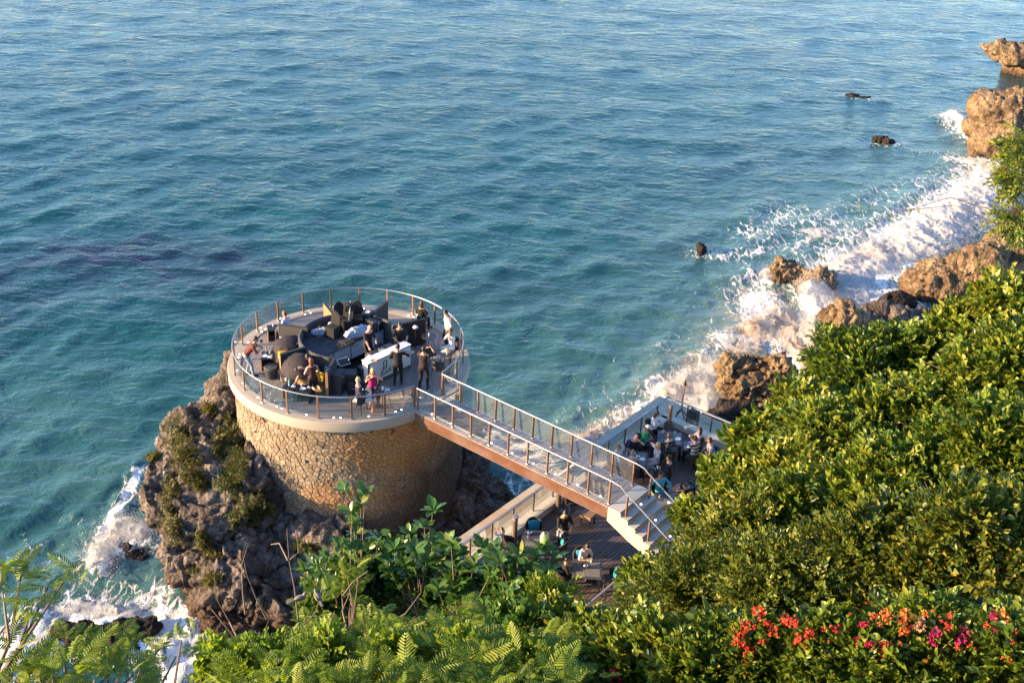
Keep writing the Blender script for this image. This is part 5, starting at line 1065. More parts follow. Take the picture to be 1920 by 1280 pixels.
BLK = (.008, .0075, .008); WHT = (.62, .62, .63)
LAP = [((-.14, .26, .12), (-1, -.6, -.3)), ((.14, .26, .12), (1, -.6, -.3))]
TABLE = [((-.18, .36, .22), (-1, -.4, -.5)), ((.18, .36, .22), (1, -.4, -.5))]
PHONE = [((-.05, .30, .30), (-1, -.4, -.6)), ((.08, .28, .28), (1, -.4, -.6))]
FACEH = [((-.08, .13, .60), (-1, .3, -.8)), ((.16, .32, .20), (1, -.4, -.5))]
# --- round deck
o = person('photographer in a dark red and black T-shirt leaning on the left railing with a camera', dk(-3.62, -1.55), 12, 'stand', 1.74, 'm', 'black', 'short', (.10, .022, .012), (.24, .28, .36), BLK, .55, 1.0, .62, [((-.09, .30, .50), (-1, .2, -1)), ((.09, .30, .50), (1, .2, -1))], [(-.12, -.05, .07), (.12, .2, .07)], (0, 10))
held('camera_body', o, (0, .58, 1.44), (.14, .10, .10), M_BLACK, 'black camera held by the photographer at the left railing', 'camera')
person('man in a pale blue shirt seen behind the grey partition at the far left', dk(-2.62, 1.15), 160, 'sit', 1.72, 'r', 'red', 'short', (.42, .45, .60), (.05, .05, .07), BLK, .55, 1, .1, LAP)
person('man in a grey T-shirt reclining under the black umbrella', dk(-1.32, -2.22), -125, 'recline', 1.75, 'm', 'black', 'short', (.12, .13, .16), (.10, .10, .12), 'bare', .5, .55, -.35, [((-.14, .42, .30), (-1, -.2, -.6)), ((.12, .44, .22), (1, -.2, -.6))], None, (0, -15), glasses=True)
person('red-haired woman in a dark sleeveless top kneeling on the front bench', dk(-.95, -2.78), 120, 'kneel', 1.66, 'l', 'red', 'long', (.055, .018, .02), BLK, 'bare', .0, 1, .05, [((-.10, .20, .12), (-1, -.6, 0)), ((.12, .22, .10), (1, -.6, 0))], None, (10, -10), True, seat=.46)
person('man with fair hair and sunglasses in a navy shirt and white shorts', dk(.88, -3.74), 15, 'sit', 1.78, 'r', 'blond', 'receding', (.025, .022, .06), (.60, .62, .70), 'bare', .55, .48, -.05, [((-.12, .26, .18), (-1, -.6, -.3)), ((.14, .26, .12), (1, -.6, -.3))], [(-.14, .40, .07), (.16, .46, .07)], (60, 0), glasses=True)
person('blonde woman in a magenta sleeveless top at the round table', dk(1.24, -2.88), -70, 'sit', 1.68, 'r', 'blond', 'long', (.36, .012, .14), (.03, .03, .06), BLK, .0, 1, .1, [((-.16, .18, .50), (-1, -.2, -.8)), ((.10, .22, .56), (1, -.2, -.8))], None, (0, -5), True)
o = person('bald DJ in a black polo shirt with sunglasses behind the desk', dk(.74, -.30), -48, 'stand', 1.76, 'r', None, 'short', BLK, BLK, BLK, .55, 1, .18, [((-.16, .40, .08), (-1, -.5, -.3)), ((.22, .42, .10), (1, -.5, -.3))], None, (15, -10), glasses=True)
person('barman in a black shirt standing at the far end of the counter', dk(1.92, .10), -75, 'stand', 1.70, 'm', 'black', 'short', BLK, BLK, BLK, .55, 1, .12, [((-.20, .34, .10), (-1, -.5, -.3)), ((.12, .36, .16), (1, -.5, -.3))], None, (0, -8))
o = person('waiter all in black seen from behind in front of the counter', dk(2.06, -1.78), 95, 'stand', 1.72, 'm', 'black', 'short', BLK, BLK, BLK, 1.0, 1, .04, [((-.18, .26, .12), (-1, -.5, -.3)), ((.30, .30, .20), (1, -.3, -.3))], [(-.13, -.05, .07), (.13, .05, .07)])
held('serving_tray', o, (.42, .42, 1.16), (.36, .26, .025), plain('tray_slate', (.06, .07, .09), .4), 'grey serving tray carried by the waiter at the counter', 'tray')
o = person('man in dark clothes with both arms raised taking a picture', dk(3.02, -1.95), 78, 'stand', 1.76, 'm', 'black', 'short', (.024, .012, .010), BLK, BLK, .6, 1, .02, [((.02, .34, .60), (-1, .2, -.5)), ((.22, .30, .62), (1, -.1, -.6))], [(-.14, -.06, .07), (.16, .0, .07)], (-8, 0))
held('phone', o, (.13, .40, 1.60), (.16, .02, .09), M_BLACK, 'phone held up by the man taking a picture', 'phone')
person('man in a white shirt and dark trousers standing at the right railing', dk(3.72, 1.25), 200, 'stand', 1.70, 'm', 'black', 'short', WHT, BLK, BLK, .62, 1, .10, [((-.30, .10, .05), (-1, -.5, 0)), ((.30, .05, .0), (1, -.5, 0))], None, (10, -12))
person('person all in white sitting at the right railing with a hand at the mouth', dk(3.92, .38), 215, 'sit', 1.66, 'm', 'brown', 'short', WHT, (.60, .62, .66), WHT, .55, 1, .02, FACEH, None, (0, -10))
person('woman with brown hair sitting behind the wide black partition', dk(2.52, 2.52), 60, 'sit', 1.66, 'l', 'brown', 'long', BLK, BLK, BLK, .5, 1, .1, LAP, None, (0, 0), True)
# --- terrace, far group
def sp(x, y, z): p = PX(x, y, ZL+z); return (p[0], p[1], ZL)
def seated(px, chair, cface, teal, label, face, **k):
    loc = sp(px[0], px[1], .58); tub(loc, cface, chair, teal); person(label, loc, face, 'sit', **k)
seated((1224, 800), 'wicker armchair of the long-haired woman by the corner bollard', -20, False, 'long-haired woman in a white T-shirt reading near the corner bollard', -20, h=1.66, skin='l', hair='black', hairstyle='long', top=WHT, bottom=BLK, sleeve=.5, lean=.1, hands=PHONE, fem=True, leg=.5, look=(0, -15))
seated((1205, 827), 'wicker armchair of the woman in the green shirt', -15, False, 'woman in a green shirt and pale cap looking at her phone', -15, h=1.66, skin='m', hair='black', hairstyle='cap', top=(.02, .25, .09), bottom=(.03, .04, .07), sleeve=.8, lean=.12, hands=PHONE, fem=True, look=(0, -18))
seated((1187, 842), 'wicker armchair of the bald man', -75, False, 'bald man in a navy and white shirt resting his cheek on his hand', -75, h=1.76, skin='r', hair=None, top=(.02, .022, .045), bottom=BLK, sleeve=.55, lean=.22, hands=FACEH, look=(0, -8))
seated((1153, 866), 'wicker armchair with turquoise cushion behind the bridge rail', -5, True, 'grey-blond person in a white T-shirt sitting behind the bridge rail', -5, h=1.70, skin='l', hair='light', hairstyle='short', top=WHT, bottom=(.30, .32, .36), sleeve=.55, lean=.12, hands=TABLE)
seated((1184, 879), 'wicker armchair with a turquoise cloth near the bridge end', 92, True, 'light-haired person with bare shoulders seen from behind at the crowded table', 92, h=1.66, skin='l', hair='light', hairstyle='short', top=(.52, .30, .22), bottom=BLK, sleeve=.0, lean=.18, hands=TABLE, fem=True)
seated((1231, 862), 'wicker armchair of the woman in the floral top', 195, False, 'blonde woman in a white floral top with her hand in her hair', 195, h=1.68, skin='r', hair='blond', hairstyle='mid', top=floral('floral_white', (.62, .60, .58), (.10, .14, .40), (.50, .12, .12)), bottom=(.5, .5, .5), sleeve=.4, lean=.0, hands=[((-.14, .34, .18), (-1, -.4, -.5)), ((.13, .10, .66), (1, .2, -.4))], fem=True)
seated((1252, 847), 'wicker armchair of the guest in the patterned shirt', 95, False, 'dark-haired guest in a black patterned shirt seen from behind', 95, h=1.70, skin='l', hair='brown', hairstyle='short', top=floral('floral_black', (.015, .015, .018), (.40, .40, .42), (.25, .25, .28)), bottom=BLK, sleeve=.6, lean=.12, hands=TABLE)
seated((1304, 832), 'wicker armchair of the reclining woman near the kerb', 175, False, 'long-haired woman in a pink top and pale blue trousers leaning back', 175, h=1.66, skin='l', hair='black', hairstyle='long', top=floral('floral_pink', (.60, .42, .45), (.35, .12, .25), (.6, .55, .6)), bottom=floral('floral_blue', (.45, .50, .66), (.12, .18, .5), (.6, .6, .65)), sleeve=.3, lean=-.2, hands=PHONE, fem=True)
seated((1302, 852), 'wicker armchair of the man in the striped shirt', 120, False, 'dark-haired man in a black and white striped shirt seen from behind', 120, h=1.74, skin='m', hair='black', hairstyle='short', top=stripes('striped_shirt', (.02, .02, .03), (.6, .6, .6)), bottom=BLK, sleeve=.55, lean=.08, hands=TABLE)
seated((1331, 852), 'wicker armchair with turquoise cushion at the edge of the bush', 185, True, 'guest in a pale pink top half hidden by the bush', 185, h=1.68, skin='l', hair='brown', hairstyle='mid', top=(.58, .44, .42), bottom=(.2, .12, .1), sleeve=.3, lean=.1, hands=LAP, fem=True)
p_ = PX(1257, 858, ZL+1.6); o = person('waiter in black standing between the terrace tables with a phone', (p_[0], p_[1], ZL), 190, 'stand', 1.70, 'm', 'black', 'short', BLK, BLK, BLK, 1.0, 1, .05, [((-.10, .34, .34), (-1, -.3, -.6)), ((.22, .06, -.05), (1, -.5, 0))])
held('phone', o, (-.08, .47, 1.28), (.08, .015, .14), M_CHINA, 'pale phone in the hand of the terrace waiter', 'phone')
seated((1236, 920), 'wicker armchair of the man in turquoise', -65, False, 'man in a turquoise shirt over a grey T-shirt below the stair rail', -65, h=1.78, skin='m', hair='black', hairstyle='short', top=(.06, .40, .48), bottom=(.10, .11, .13), sleeve=1.0, lean=-.1, hands=[((-.34, .22, .06), (-1, -.6, 0)), ((.36, .14, .10), (1, -.6, 0))])
seated((1288, 922), 'wicker armchair with turquoise cushion beside the bush', -110, True, 'dark-haired woman in a black top bending over the table by the bush', -110, h=1.64, skin='l', hair='brown', hairstyle='mid', top=BLK, bottom=BLK, sleeve=.2, lean=.55, hands=[((-.16, .34, .12), (-1, -.2, -.3)), ((.12, .24, .62), (1, .2, -.6))], fem=True, look=(0, -20))
# --- terrace, near group
p_ = PX(942, 992, ZL+1.0); person('small child in a white shirt with raised hands at the glass', (p_[0], p_[1], ZL), 150, 'stand', 1.08, 'm', 'black', 'short', WHT, (.5, .52, .56), BLK, .55, .55, .0, [((-.16, .26, .60), (-1, -.2, -.5)), ((.14, .26, .52), (1, -.2, -.5))])
p_ = PX(1058, 958, ZL+1.6); o = person('waiter in black carrying a round tray of drinks', (p_[0], p_[1], ZL), -70, 'stand', 1.70, 'm', 'black', 'short', BLK, BLK, BLK, .6, 1, .06, [((-.14, .30, .10), (-1, -.5, -.3)), ((.14, .34, .10), (1, -.5, -.3))], None, (0, -15))
tp_ = Matrix.Translation(o.location) @ o.rotation_euler.to_matrix().to_4x4() @ Vector((.22, .48, 1.02)); t = lathe_item('serving_tray', [(.0005, 0), (.23, 0), (.24, .02), (.235, .02), (.22, .006), (.0005, .006)], M_BLACK, tuple(tp_), 'round black tray held by the waiter near the empty table', 'tray', 20)
for i in range(5): a = i*1.256; glass((tp_.x-.08+.09*math.cos(a), tp_.y+.09*math.sin(a), tp_.z+.008), ['glass on the tray nearest the waiter', 'amber glass at the left of the tray', 'amber glass at the front of the tray', 'glass in the middle of the tray', 'glass at the right of the tray'][i], M_JUICE if i in (1, 2) else None)
person('woman with long black hair in a white top at the juice table', (TE[0]-.12, TE[1]+.72, ZL), -55, 'sit', 1.64, 'l', 'black', 'long', WHT, (.28, .32, .38), BLK, .5, 1, .22, PHONE, None, (0, -22), True)
person('child in dark clothes sitting at the left of the juice table', (TE[0]-.78, TE[1], ZL), 5, 'sit', 1.30, 'm', 'black', 'short', BLK, BLK, BLK, .6, 1, .2, TABLE)
person('person in a black floral shirt and white shorts behind the big leaves', (PS5[0], PS5[1], ZL), -10, 'sit', 1.66, 'l', 'brown', 'short', floral('floral_dark', (.02, .02, .02), (.45, .42, .35), (.2, .2, .12)), WHT, BLK, .5, .5, -.05, LAP)
# ================================================================== VEGETATION
def leaf_mat(name, dark, mid, light, yellow, trans=.25, rough=.42):
    g = N(name); r = g.attr('rnd'); o_ = g.rnd(); P = g.pos()
    f_ = g.math('ADD', g.math('MULTIPLY', r, .62), g.math('MULTIPLY', g.noise(.55, 3, .6, P), .55)); f_ = g.math('ADD', f_, g.math('MULTIPLY', g.math('SUBTRACT', o_, .5), .12))
    c = g.ramp(f_, [(.18, dark), (.45, mid), (.72, light), (.96, yellow)])
    b_ = g.bsdf(c, rough, 0, None, .45); t_ = g.n('BsdfTranslucent', {'Color': g.mix(.55, c, tuple(min(1, x*2.0) for x in light))})
    return g.done(g.n('MixShader', {0: trans, 1: b_, 2: t_}))
M_LEAF = leaf_mat('hillside_leaf', (.018, .052, .009), (.070, .130, .015), (.155, .200, .018), (.27, .235, .026))
M_LEAF2 = leaf_mat('olive_leaf', (.022, .052, .010), (.074, .115, .016), (.15, .170, .020), (.27, .205, .03))
M_BIG = leaf_mat('broad_leaf', (.022, .068, .020), (.042, .115, .024), (.095, .18, .030), (.26, .24, .05), .28, .32)
M_FERN = leaf_mat('feathery_leaf', (.055, .12, .012), (.12, .20, .016), (.19, .255, .020), (.27, .27, .03), .42, .5)
M_BUSH = leaf_mat('cliff_shrub_leaf', (.030, .060, .016), (.075, .095, .022), (.13, .125, .03), (.2, .15, .04))
M_TWIG = wood('grey_brown_bark', (.21, .15, .10), (.09, .06, .04), .85, 'z', .1, .01)
PATF = np.array([[0, 1, 2], [0, 2, 3], [0, 3, 4], [0, 4, 5]])
def leaves(base, d, nrm, L, W, fold=.25, droop=.18):
    """vectorised folded hexagonal leaves -> V, F"""
    d = d/np.linalg.norm(d, axis=1, keepdims=True); nrm = nrm-d*(nrm*d).sum(1, keepdims=True); nrm = nrm/np.maximum(np.linalg.norm(nrm, axis=1, keepdims=True), 1e-6); sd = np.cross(d, nrm)
    L = L[:, None]; W = W[:, None]; f_ = W*fold; k = []
    for a, b_, h_, dr in ((0, 0, 0, 0), (.30, -.5, 1, .05), (.68, -.44, 1, .4), (1, 0, 0, 1), (.68, .44, 1, .4), (.30, .5, 1, .05)): k.append(base+d*L*a+sd*W*b_+nrm*(f_*h_-L*droop*dr))
    V = np.stack(k, 1).reshape(-1, 3); F_ = (PATF[None]+6*np.arange(len(base))[:, None, None]).reshape(-1, 3); return V, F_
def make_sprig(rg, n, ln, lw, stem=.42, arc=.25):
    t = np.linspace(.12, 1, n); pos = np.stack([t*stem, np.zeros(n), -arc*stem*t*t], 1)+rg.normal(0, .008, (n, 3)); sg = np.where(np.arange(n) % 2, 1, -1)
    yaw = sg*(1.05-.55*t)+rg.normal(0, .25, n); d = np.stack([np.cos(yaw), np.sin(yaw), rg.normal(.05, .28, n)], 1); nr = np.stack([rg.normal(0, .35, n), rg.normal(0, .35, n), np.ones(n)], 1)
    V, F_ = leaves(pos, d, nr, ln*rg.uniform(.7, 1.15, n)*(1-.25*np.abs(t-.6)), lw*rg.uniform(.75, 1.15, n))
    r = np.repeat(rg.random(n), 6)
    # thin stem
    sv = np.array([[0, .006, 0], [0, -.006, 0], [stem*.5, .004, -arc*stem*.25], [stem*.5, -.004, -arc*stem*.25], [stem, 0, -arc*stem]]); b0 = len(V); V = np.r_[V, sv]; F_ = np.r_[F_, np.array([[0, 1, 2], [1, 3, 2], [2, 3, 4]])+b0]; r = np.r_[r, np.full(5, .95)]
    return V, F_, r
rgv = np.random.default_rng(77)
SPR = {'oval': [make_sprig(rgv, 11, .150, .092, .40) for _ in range(6)], 'round': [make_sprig(rgv, 9, .135, .105, .32) for _ in range(6)], 'pinnate': [make_sprig(rgv, 17, .105, .050, .46, .35) for _ in range(6)], 'tiny': [make_sprig(rgv, 13, .060, .034, .22) for _ in range(5)], 'narrow': [make_sprig(rgv, 13, .16, .055, .45, .4) for _ in range(5)]}
def frames(d, rg, upb=.6):
    x = d/np.linalg.norm(d, axis=1, keepdims=True); up = np.tile([0, 0, 1.], (len(d), 1))*upb+rg.normal(0, .35, d.shape)+x*.0; z = up-x*(up*x).sum(1, keepdims=True); z /= np.maximum(np.linalg.norm(z, axis=1, keepdims=True), 1e-6); y = np.cross(z, x); return np.stack([x, y, z], 2)
SPM = {}
def sprig_mesh(kind, i, mat):
    key = (kind, i, mat.name)
    if key not in SPM: V, F_, r = SPR[kind][i]; m = np_mesh('leaf_spray', V, F_, {'rnd': r}); m.materials.append(mat); SPM[key] = m
    return SPM[key]
GROUND_PTS = []
def crown(parent, c, R, kind, nspr, mat, rg, nparts, lobes=9, flat=.8, scale=1.0, part='leaf_spray'):
    lobes = int(lobes*1.5)
    """leaf sprays on the skin of overlapping lobes; the ones turned to the viewer are parts of their own, the rest one mass"""
    c = np.asarray(c, float); lc = []; 
    for k in range(lobes):
        d = rg.normal(0, 1, 3); d /= np.linalg.norm(d); d[2] = abs(d[2])*.8-.15; lc.append((c+d*R*np.array([.62, .62, .62*flat])*rg.uniform(.55, 1.45), R*rg.uniform(.16, .50)))
    vol = np.array([l[1]**2 for l in lc]); pk = rg.choice(len(lc), nspr, p=vol/vol.sum())
    d = rg.normal(0, 1, (nspr, 3)); d /= np.linalg.norm(d, axis=1, keepdims=True); view = CAMP-c; view /= np.linalg.norm(view)
    fl = (d @ view) < -.25; d[fl] = -d[fl]
    base = np.array([lc[k][0] for k in pk])+d*np.array([lc[k][1] for k in pk])[:, None]*rg.uniform(.55, 1.0, (nspr, 1)); dirs = d+np.array([0, 0, .35])+rg.normal(0, .6, (nspr, 3))
    M = frames(dirs, rg); sc_ = scale*1.12*rg.uniform(.65, 1.3, nspr); var = rg.integers(0, len(SPR[kind]), nspr)
    front = np.argsort(-(base-c) @ view); isp = np.zeros(nspr, bool); isp[front[:nspr//3][rg.permutation(nspr//3)[:nparts]]] = True
    Vs, Fs, Rs = [], [], []; nb = 0; shift = rg.uniform(-.12, .12)
    for k in range(nspr):
        V, F_, r = SPR[kind][var[k]]
        if isp[k]:
            o = bpy.data.objects.new(part, sprig_mesh(kind, var[k], mat)); COL.objects.link(o); o.parent = parent
            A = M[k]*sc_[k]; b_ = base[k]-np.array(parent.location); o.matrix_local = Matrix(((A[0, 0], A[0, 1], A[0, 2], b_[0]), (A[1, 0], A[1, 1], A[1, 2], b_[1]), (A[2, 0], A[2, 1], A[2, 2], b_[2]), (0, 0, 0, 1)))
        else:
            Vs.append(V @ (M[k].T*sc_[k])+base[k]-np.array(parent.location)); Fs.append(F_+nb); Rs.append(np.clip(r+shift, 0, 1)); nb += len(V)
    o = link('foliage', np_mesh('foliage', np.concatenate(Vs), np.concatenate(Fs), {'rnd': np.concatenate(Rs)}), mat, parent); o['kind'] = 'stuff'
    return lc
def limbs(parent, root, c, lc, rg, r0=.06):
    root = np.asarray(root); L0 = np.array(parent.location); mb = MB(); mid = root*.45+np.asarray(c)*.55+rg.normal(0, .08, 3); mb.tube([root-L0, (root*.6+mid*.4)-L0+rg.normal(0, .05, 3), mid-L0], [r0, r0*.8, r0*.55], 7); mb.build('trunk', M_TWIG, parent, True)
    for k, (p, r) in enumerate(lc[:6]): mb = MB(); q = mid*.5+p*.5+rg.normal(0, .1, 3); mb.tube([mid-L0, q-L0, p-L0], [r0*.45, r0*.3, r0*.12], 5); mb.build('limb', M_TWIG, parent, True)
    for k in range(4):
        p, r = lc[int(rg.integers(0, len(lc)))]; d = rg.normal(0, 1, 3); d[2] = abs(d[2])+.3; d /= np.linalg.norm(d); a = p-L0; mb = MB(); mb.tube([a, a+d*r*.9+rg.normal(0, .04, 3), a+d*(r*1.15+rg.uniform(.2, .45))+rg.normal(0, .08, 3)], [.014, .010, .004], 4); mb.build('twig', M_TWIG, parent)
def bush(px, py, dep, rpx, kind, mat, nspr, label, nparts=30, lobes=9, cat='shrub', name='leafy_shrub', group='shrubs covering the hillside', scale=1.0, seed=0):
    c = PD(px, py, dep); R = rpx*dep/FPX; rg = np.random.default_rng(1000+seed+int(px*7+py*13)); root = c-np.array([0, 0, R*1.0])
    t = thing(name, label, cat, root, 0, group); GROUND_PTS.append((root, R)); lc = crown(t, c, R, kind, nspr, mat, rg, nparts, lobes, scale=scale); limbs(t, root, c, lc, rg, .05+.02*R); return t
HILL = [
 (1425, 848, 33, 72, 'round', 0, 'light green shrub at the hedge tip right of the terrace guests'), (1515, 790, 34, 82, 'round', 0, 'leafy shrub below the big brown boulder'), (1600, 700, 36, 80, 'oval', 0, 'leafy shrub growing around the brown rock above the hedge'), (1695, 680, 36, 72, 'round', 0, 'leafy shrub under the dark pitted rock'), (1812, 648, 35, 78, 'round', 0, 'leafy shrub below the sloping tan rock'), (1908, 575, 34, 78, 'round', 0, 'leafy shrub at the right edge under the tan rock'),
 (1395, 945, 30, 72, 'round', 0, 'leafy shrub beside the bending woman'), (1485, 895, 30, 96, 'round', 0, 'dense shrub in the hedge below the hedge tip'), (1600, 830, 31, 100, 'oval', 0, 'dense shrub in the upper middle of the hillside'), (1720, 775, 31, 104, 'round', 0, 'dense shrub below the dark pitted rock, lower of two'), (1845, 735, 30, 108, 'round', 0, 'dense shrub at the upper right of the hillside'), (1935, 690, 30, 95, 'oval', 0, 'dense shrub cut by the right edge, upper one'),
 (1345, 1062, 27, 62, 'pinnate', 1, 'shrub with small leaflets beside the foot of the stairs'), (1400, 1040, 26, 100, 'pinnate', 1, 'olive shrub with small leaflets left of the hillside centre'), (1525, 1000, 26, 106, 'oval', 0, 'dark green shrub in the middle of the hillside'), (1655, 945, 26, 112, 'oval', 0, 'dense round-leaved shrub right of the hillside centre'), (1785, 895, 26, 116, 'oval', 0, 'dense shrub left of the right edge, middle height'), (1905, 865, 25, 116, 'oval', 0, 'dense shrub cut by the right edge, middle one'),
 (1240, 1165, 24, 62, 'pinnate', 1, 'yellowish shrub right of the juice table'), (1310, 1140, 22.5, 104, 'pinnate', 1, 'olive shrub left of the red flowers'), (1445, 1110, 21.5, 112, 'pinnate', 1, 'olive shrub with drooping sprays above the red flowers'), (1580, 1085, 21, 116, 'pinnate', 1, 'olive shrub above the middle of the flowers'), (1725, 1050, 21, 120, 'oval', 1, 'golden green shrub above the orange flowers'), (1865, 1020, 20, 124, 'oval', 1, 'golden green shrub at the lower right edge'),
 (1095, 1222, 20, 58, 'oval', 0, 'green shrub at the bottom centre beside the feathery tree'), (1200, 1248, 18, 78, 'oval', 0, 'bright shrub with a single red bloom at the bottom'), (1300, 1250, 17.5, 92, 'oval', 0, 'bright green shrub at the bottom left of the bougainvillea'), (1350, 905, 31.5, 36, 'round', 0, 'small shrub at the terrace edge by the guest in pink'), (1300, 968, 29, 18, 'round', 0, 'small shrub against the stair wall'), (1212, 1100, 26, 20, 'oval', 0, 'small shrub at the landward handrail')]
for i, (x, y, dp, rp, kd, mt, lab) in enumerate(HILL):
    bush(x, y, dp, rp, kd, (M_LEAF, M_LEAF2)[mt], int(980*(rp/100.)**1.2)+220, lab, 24, 10, seed=i, scale={'round': dp/31., 'oval': .45+dp/50., 'pinnate': .5+dp/46.}[kd])
# bougainvillea with papery bracts
g = N('bougainvillea_bract'); c = g.ramp(g.attr('hue'), [(0, (.64, .085, .05)), (.25, (.68, .13, .06)), (.5, (.70, .26, .06)), (.72, (.62, .40, .26)), (.86, (.46, .03, .05)), (1, (.42, .03, .15))]); c = g.mix(1.0, c, g.n('MapRange', {0: g.attr('rnd'), 3: .75, 4: 1.2}).outputs[0], 'MULTIPLY'); b_ = g.bsdf(c, .6, 0, None, .2); M_BRACT = g.done(g.n('MixShader', {0: .4, 1: b_, 2: g.n('BsdfTranslucent', {'Color': c})}))
FLOW = [(1423, 1146, 0, 1.2), (1399, 1170, .1, .9), (1391, 1188, .1, .8), (1381, 1202, .2, .9), (1407, 1223, 0, 1.3), (1450, 1180, .15, 1.0), (1474, 1162, 0, 1.1), (1490, 1164, .1, .8), (1500, 1199, .1, 1.0), (1519, 1186, .05, 1.0), (1570, 1188, .08, 1.5), (1628, 1207, .9, .8), (1620, 1170, .9, .7), (1665, 1220, .86, 1.0), (1652, 1228, .05, .8), (1665, 1154, .45, 1.0), (1697, 1157, .48, 1.3), (1726, 1172, .7, 1.1), (1697, 1183, .4, .9), (1758, 1188, 1, 1.0), (1748, 1202, .95, .8), (1777, 1175, .2, .7), (1809, 1186, 1, .9), (1800, 1199, 1, .8), (1878, 1151, .5, 1.0), (1864, 1156, .95, .8), (1155, 1267, .88, 1.1), (1545, 1236, .72, .7), (1553, 1210, .45, .8), (1893, 1233, .4, .7), (1830, 1215, .45, .5), (1600, 1200, .3, .5), (1680, 1245, .1, .6)]+[(float(a), float(b), float(h_), float(s_)) for a, b, h_, s_ in zip(np.random.default_rng(6).uniform(1370, 1910, 34), np.random.default_rng(7).uniform(1150, 1262, 34), np.random.default_rng(8).choice([.0, .1, .2, .45, .5, .9], 34), np.random.default_rng(9).uniform(.3, .6, 34))]
def flower_mesh(hue, rg):
    n = 20; c_ = rg.normal(0, .05, (n, 3)); c_ = np.sign(c_)*np.minimum(np.abs(c_), .055); Vs, Fs, R_ = [], [], []; nb = 0
    for q in c_:
        ax = rg.normal(0, 1, 3); ax[2] = abs(ax[2]); ax /= np.linalg.norm(ax)
        e = np.cross(ax, [.3, .7, .2]); e /= np.linalg.norm(e); f_ = np.cross(ax, e)
        a = rg.random()*6.28+np.arange(3)*2.094; d = np.cos(a)[:, None]*e+np.sin(a)[:, None]*f_+ax*.9
        V, F_ = leaves(np.tile(q, (3, 1)), d, np.tile(ax, (3, 1)), np.full(3, .045), np.full(3, .036), .3, -.1); Vs.append(V); Fs.append(F_+nb); nb += len(V); R_.append(np.full(len(V), rg.random()))
    V = np.concatenate(Vs); m = np_mesh('flower_cluster', V*1.0, np.concatenate(Fs), {'rnd': np.concatenate(R_), 'hue': np.full(len(V), hue)+rg.normal(0, .03, len(V))}); m.materials.append(M_BRACT); return m
BOUG = [(1420, 1240, 17.2, 96, 'leafy bougainvillea with orange-red flowers, leftmost of the flowering row'), (1545, 1235, 16.8, 98, 'leafy bougainvillea with the largest coral flower cluster'), (1665, 1240, 16.4, 100, 'leafy bougainvillea with crimson and orange flowers'), (1790, 1238, 16.2, 100, 'leafy bougainvillea with magenta flowers'), (1905, 1235, 15.8, 100, 'leafy bougainvillea at the bottom right corner')]
bo = [bush(x, y, dp, rp, 'oval', M_LEAF, 620, lab, 24, 10, 'bougainvillea', 'bougainvillea', 'bougainvilleas along the bottom edge', .72, 7) for x, y, dp, rp, lab in BOUG]
for k, (x, y, hue, s_) in enumerate(FLOW):
    j = int(np.argmin([abs(x-b[0]) for b in BOUG])); par = bo[j]
    rg = np.random.default_rng(500+k)
    dp = BOUG[j][2]-.62
    if x < 1300: par = [o for o in COL.objects if o.get('label', '') == 'bright shrub with a single red bloom at the bottom'][0]; dp = 17.3
    p = PD(x, y, dp)-np.array(par.location); o = link('flower_cluster', flower_mesh(hue, rg), None, par, tuple(p)); o.scale = (s_*1.0,)*3; o.rotation_euler = tuple(rg.random(3)*6)
    for extra in range(1 if k % 2 else 0):
        q = p+rg.normal(0, .10, 3); o = link('flower_cluster', o.data, None, par, tuple(q)); o.scale = (s_*.5,)*3; o.rotation_euler = tuple(rg.random(3)*6)
# overhanging branches at the right edge
tr_ = thing('coastal_tree', 'tree reaching into the picture at the right edge above the surf', 'tree', PD(1990, 560, 25.5)-np.array([0, 0, 2.0])); GROUND_PTS.append((np.array(tr_.location)-np.array([0, 0, 5.0]), .6)); rg = np.random.default_rng(9)
TL = np.array(tr_.location); hub = PD(1985, 430, 25); mb = MB(); mb.tube([(0, 0, -5.5), (PD(1995, 500, 25.3)-TL), hub-TL], [.11, .09, .06], 8); mb.build('trunk', M_TWIG, tr_, True)
cr = [(1915, 270, 25, 26), (1900, 318, 24.8, 26), (1912, 345, 24.8, 24), (1895, 410, 24.6, 20), (1916, 420, 24.6, 18), (1930, 285, 25.2, 24), (1935, 330, 25.2, 24)]
for x, y, dp, rp in cr:
    p = PD(x, y, dp); mb = MB(); mb.tube([hub-TL, (hub+p)/2-TL+np.array([0, 0, .1]), p-TL], [.04, .025, .01], 5); mb.build('limb', M_TWIG, tr_, True)
    n = int(rp*1.7); d = rg.normal(0, 1, (n, 3)); d /= np.linalg.norm(d, axis=1, keepdims=True); R = rp*dp/FPX; Mx = frames(d+np.array([-.5, 0, -.35]), rg)
    for k in range(n):
        b_ = p+d[k]*R*rg.uniform(.2, 1)-TL; A = Mx[k]*rg.uniform(.55, .9); o = bpy.data.objects.new('leaf_spray', sprig_mesh('narrow', int(rg.integers(0, 5)), M_LEAF)); COL.objects.link(o); o.parent = tr_; o.matrix_local = Matrix([[*A[i], b_[i]] for i in range(3)]+[[0, 0, 0, 1]])
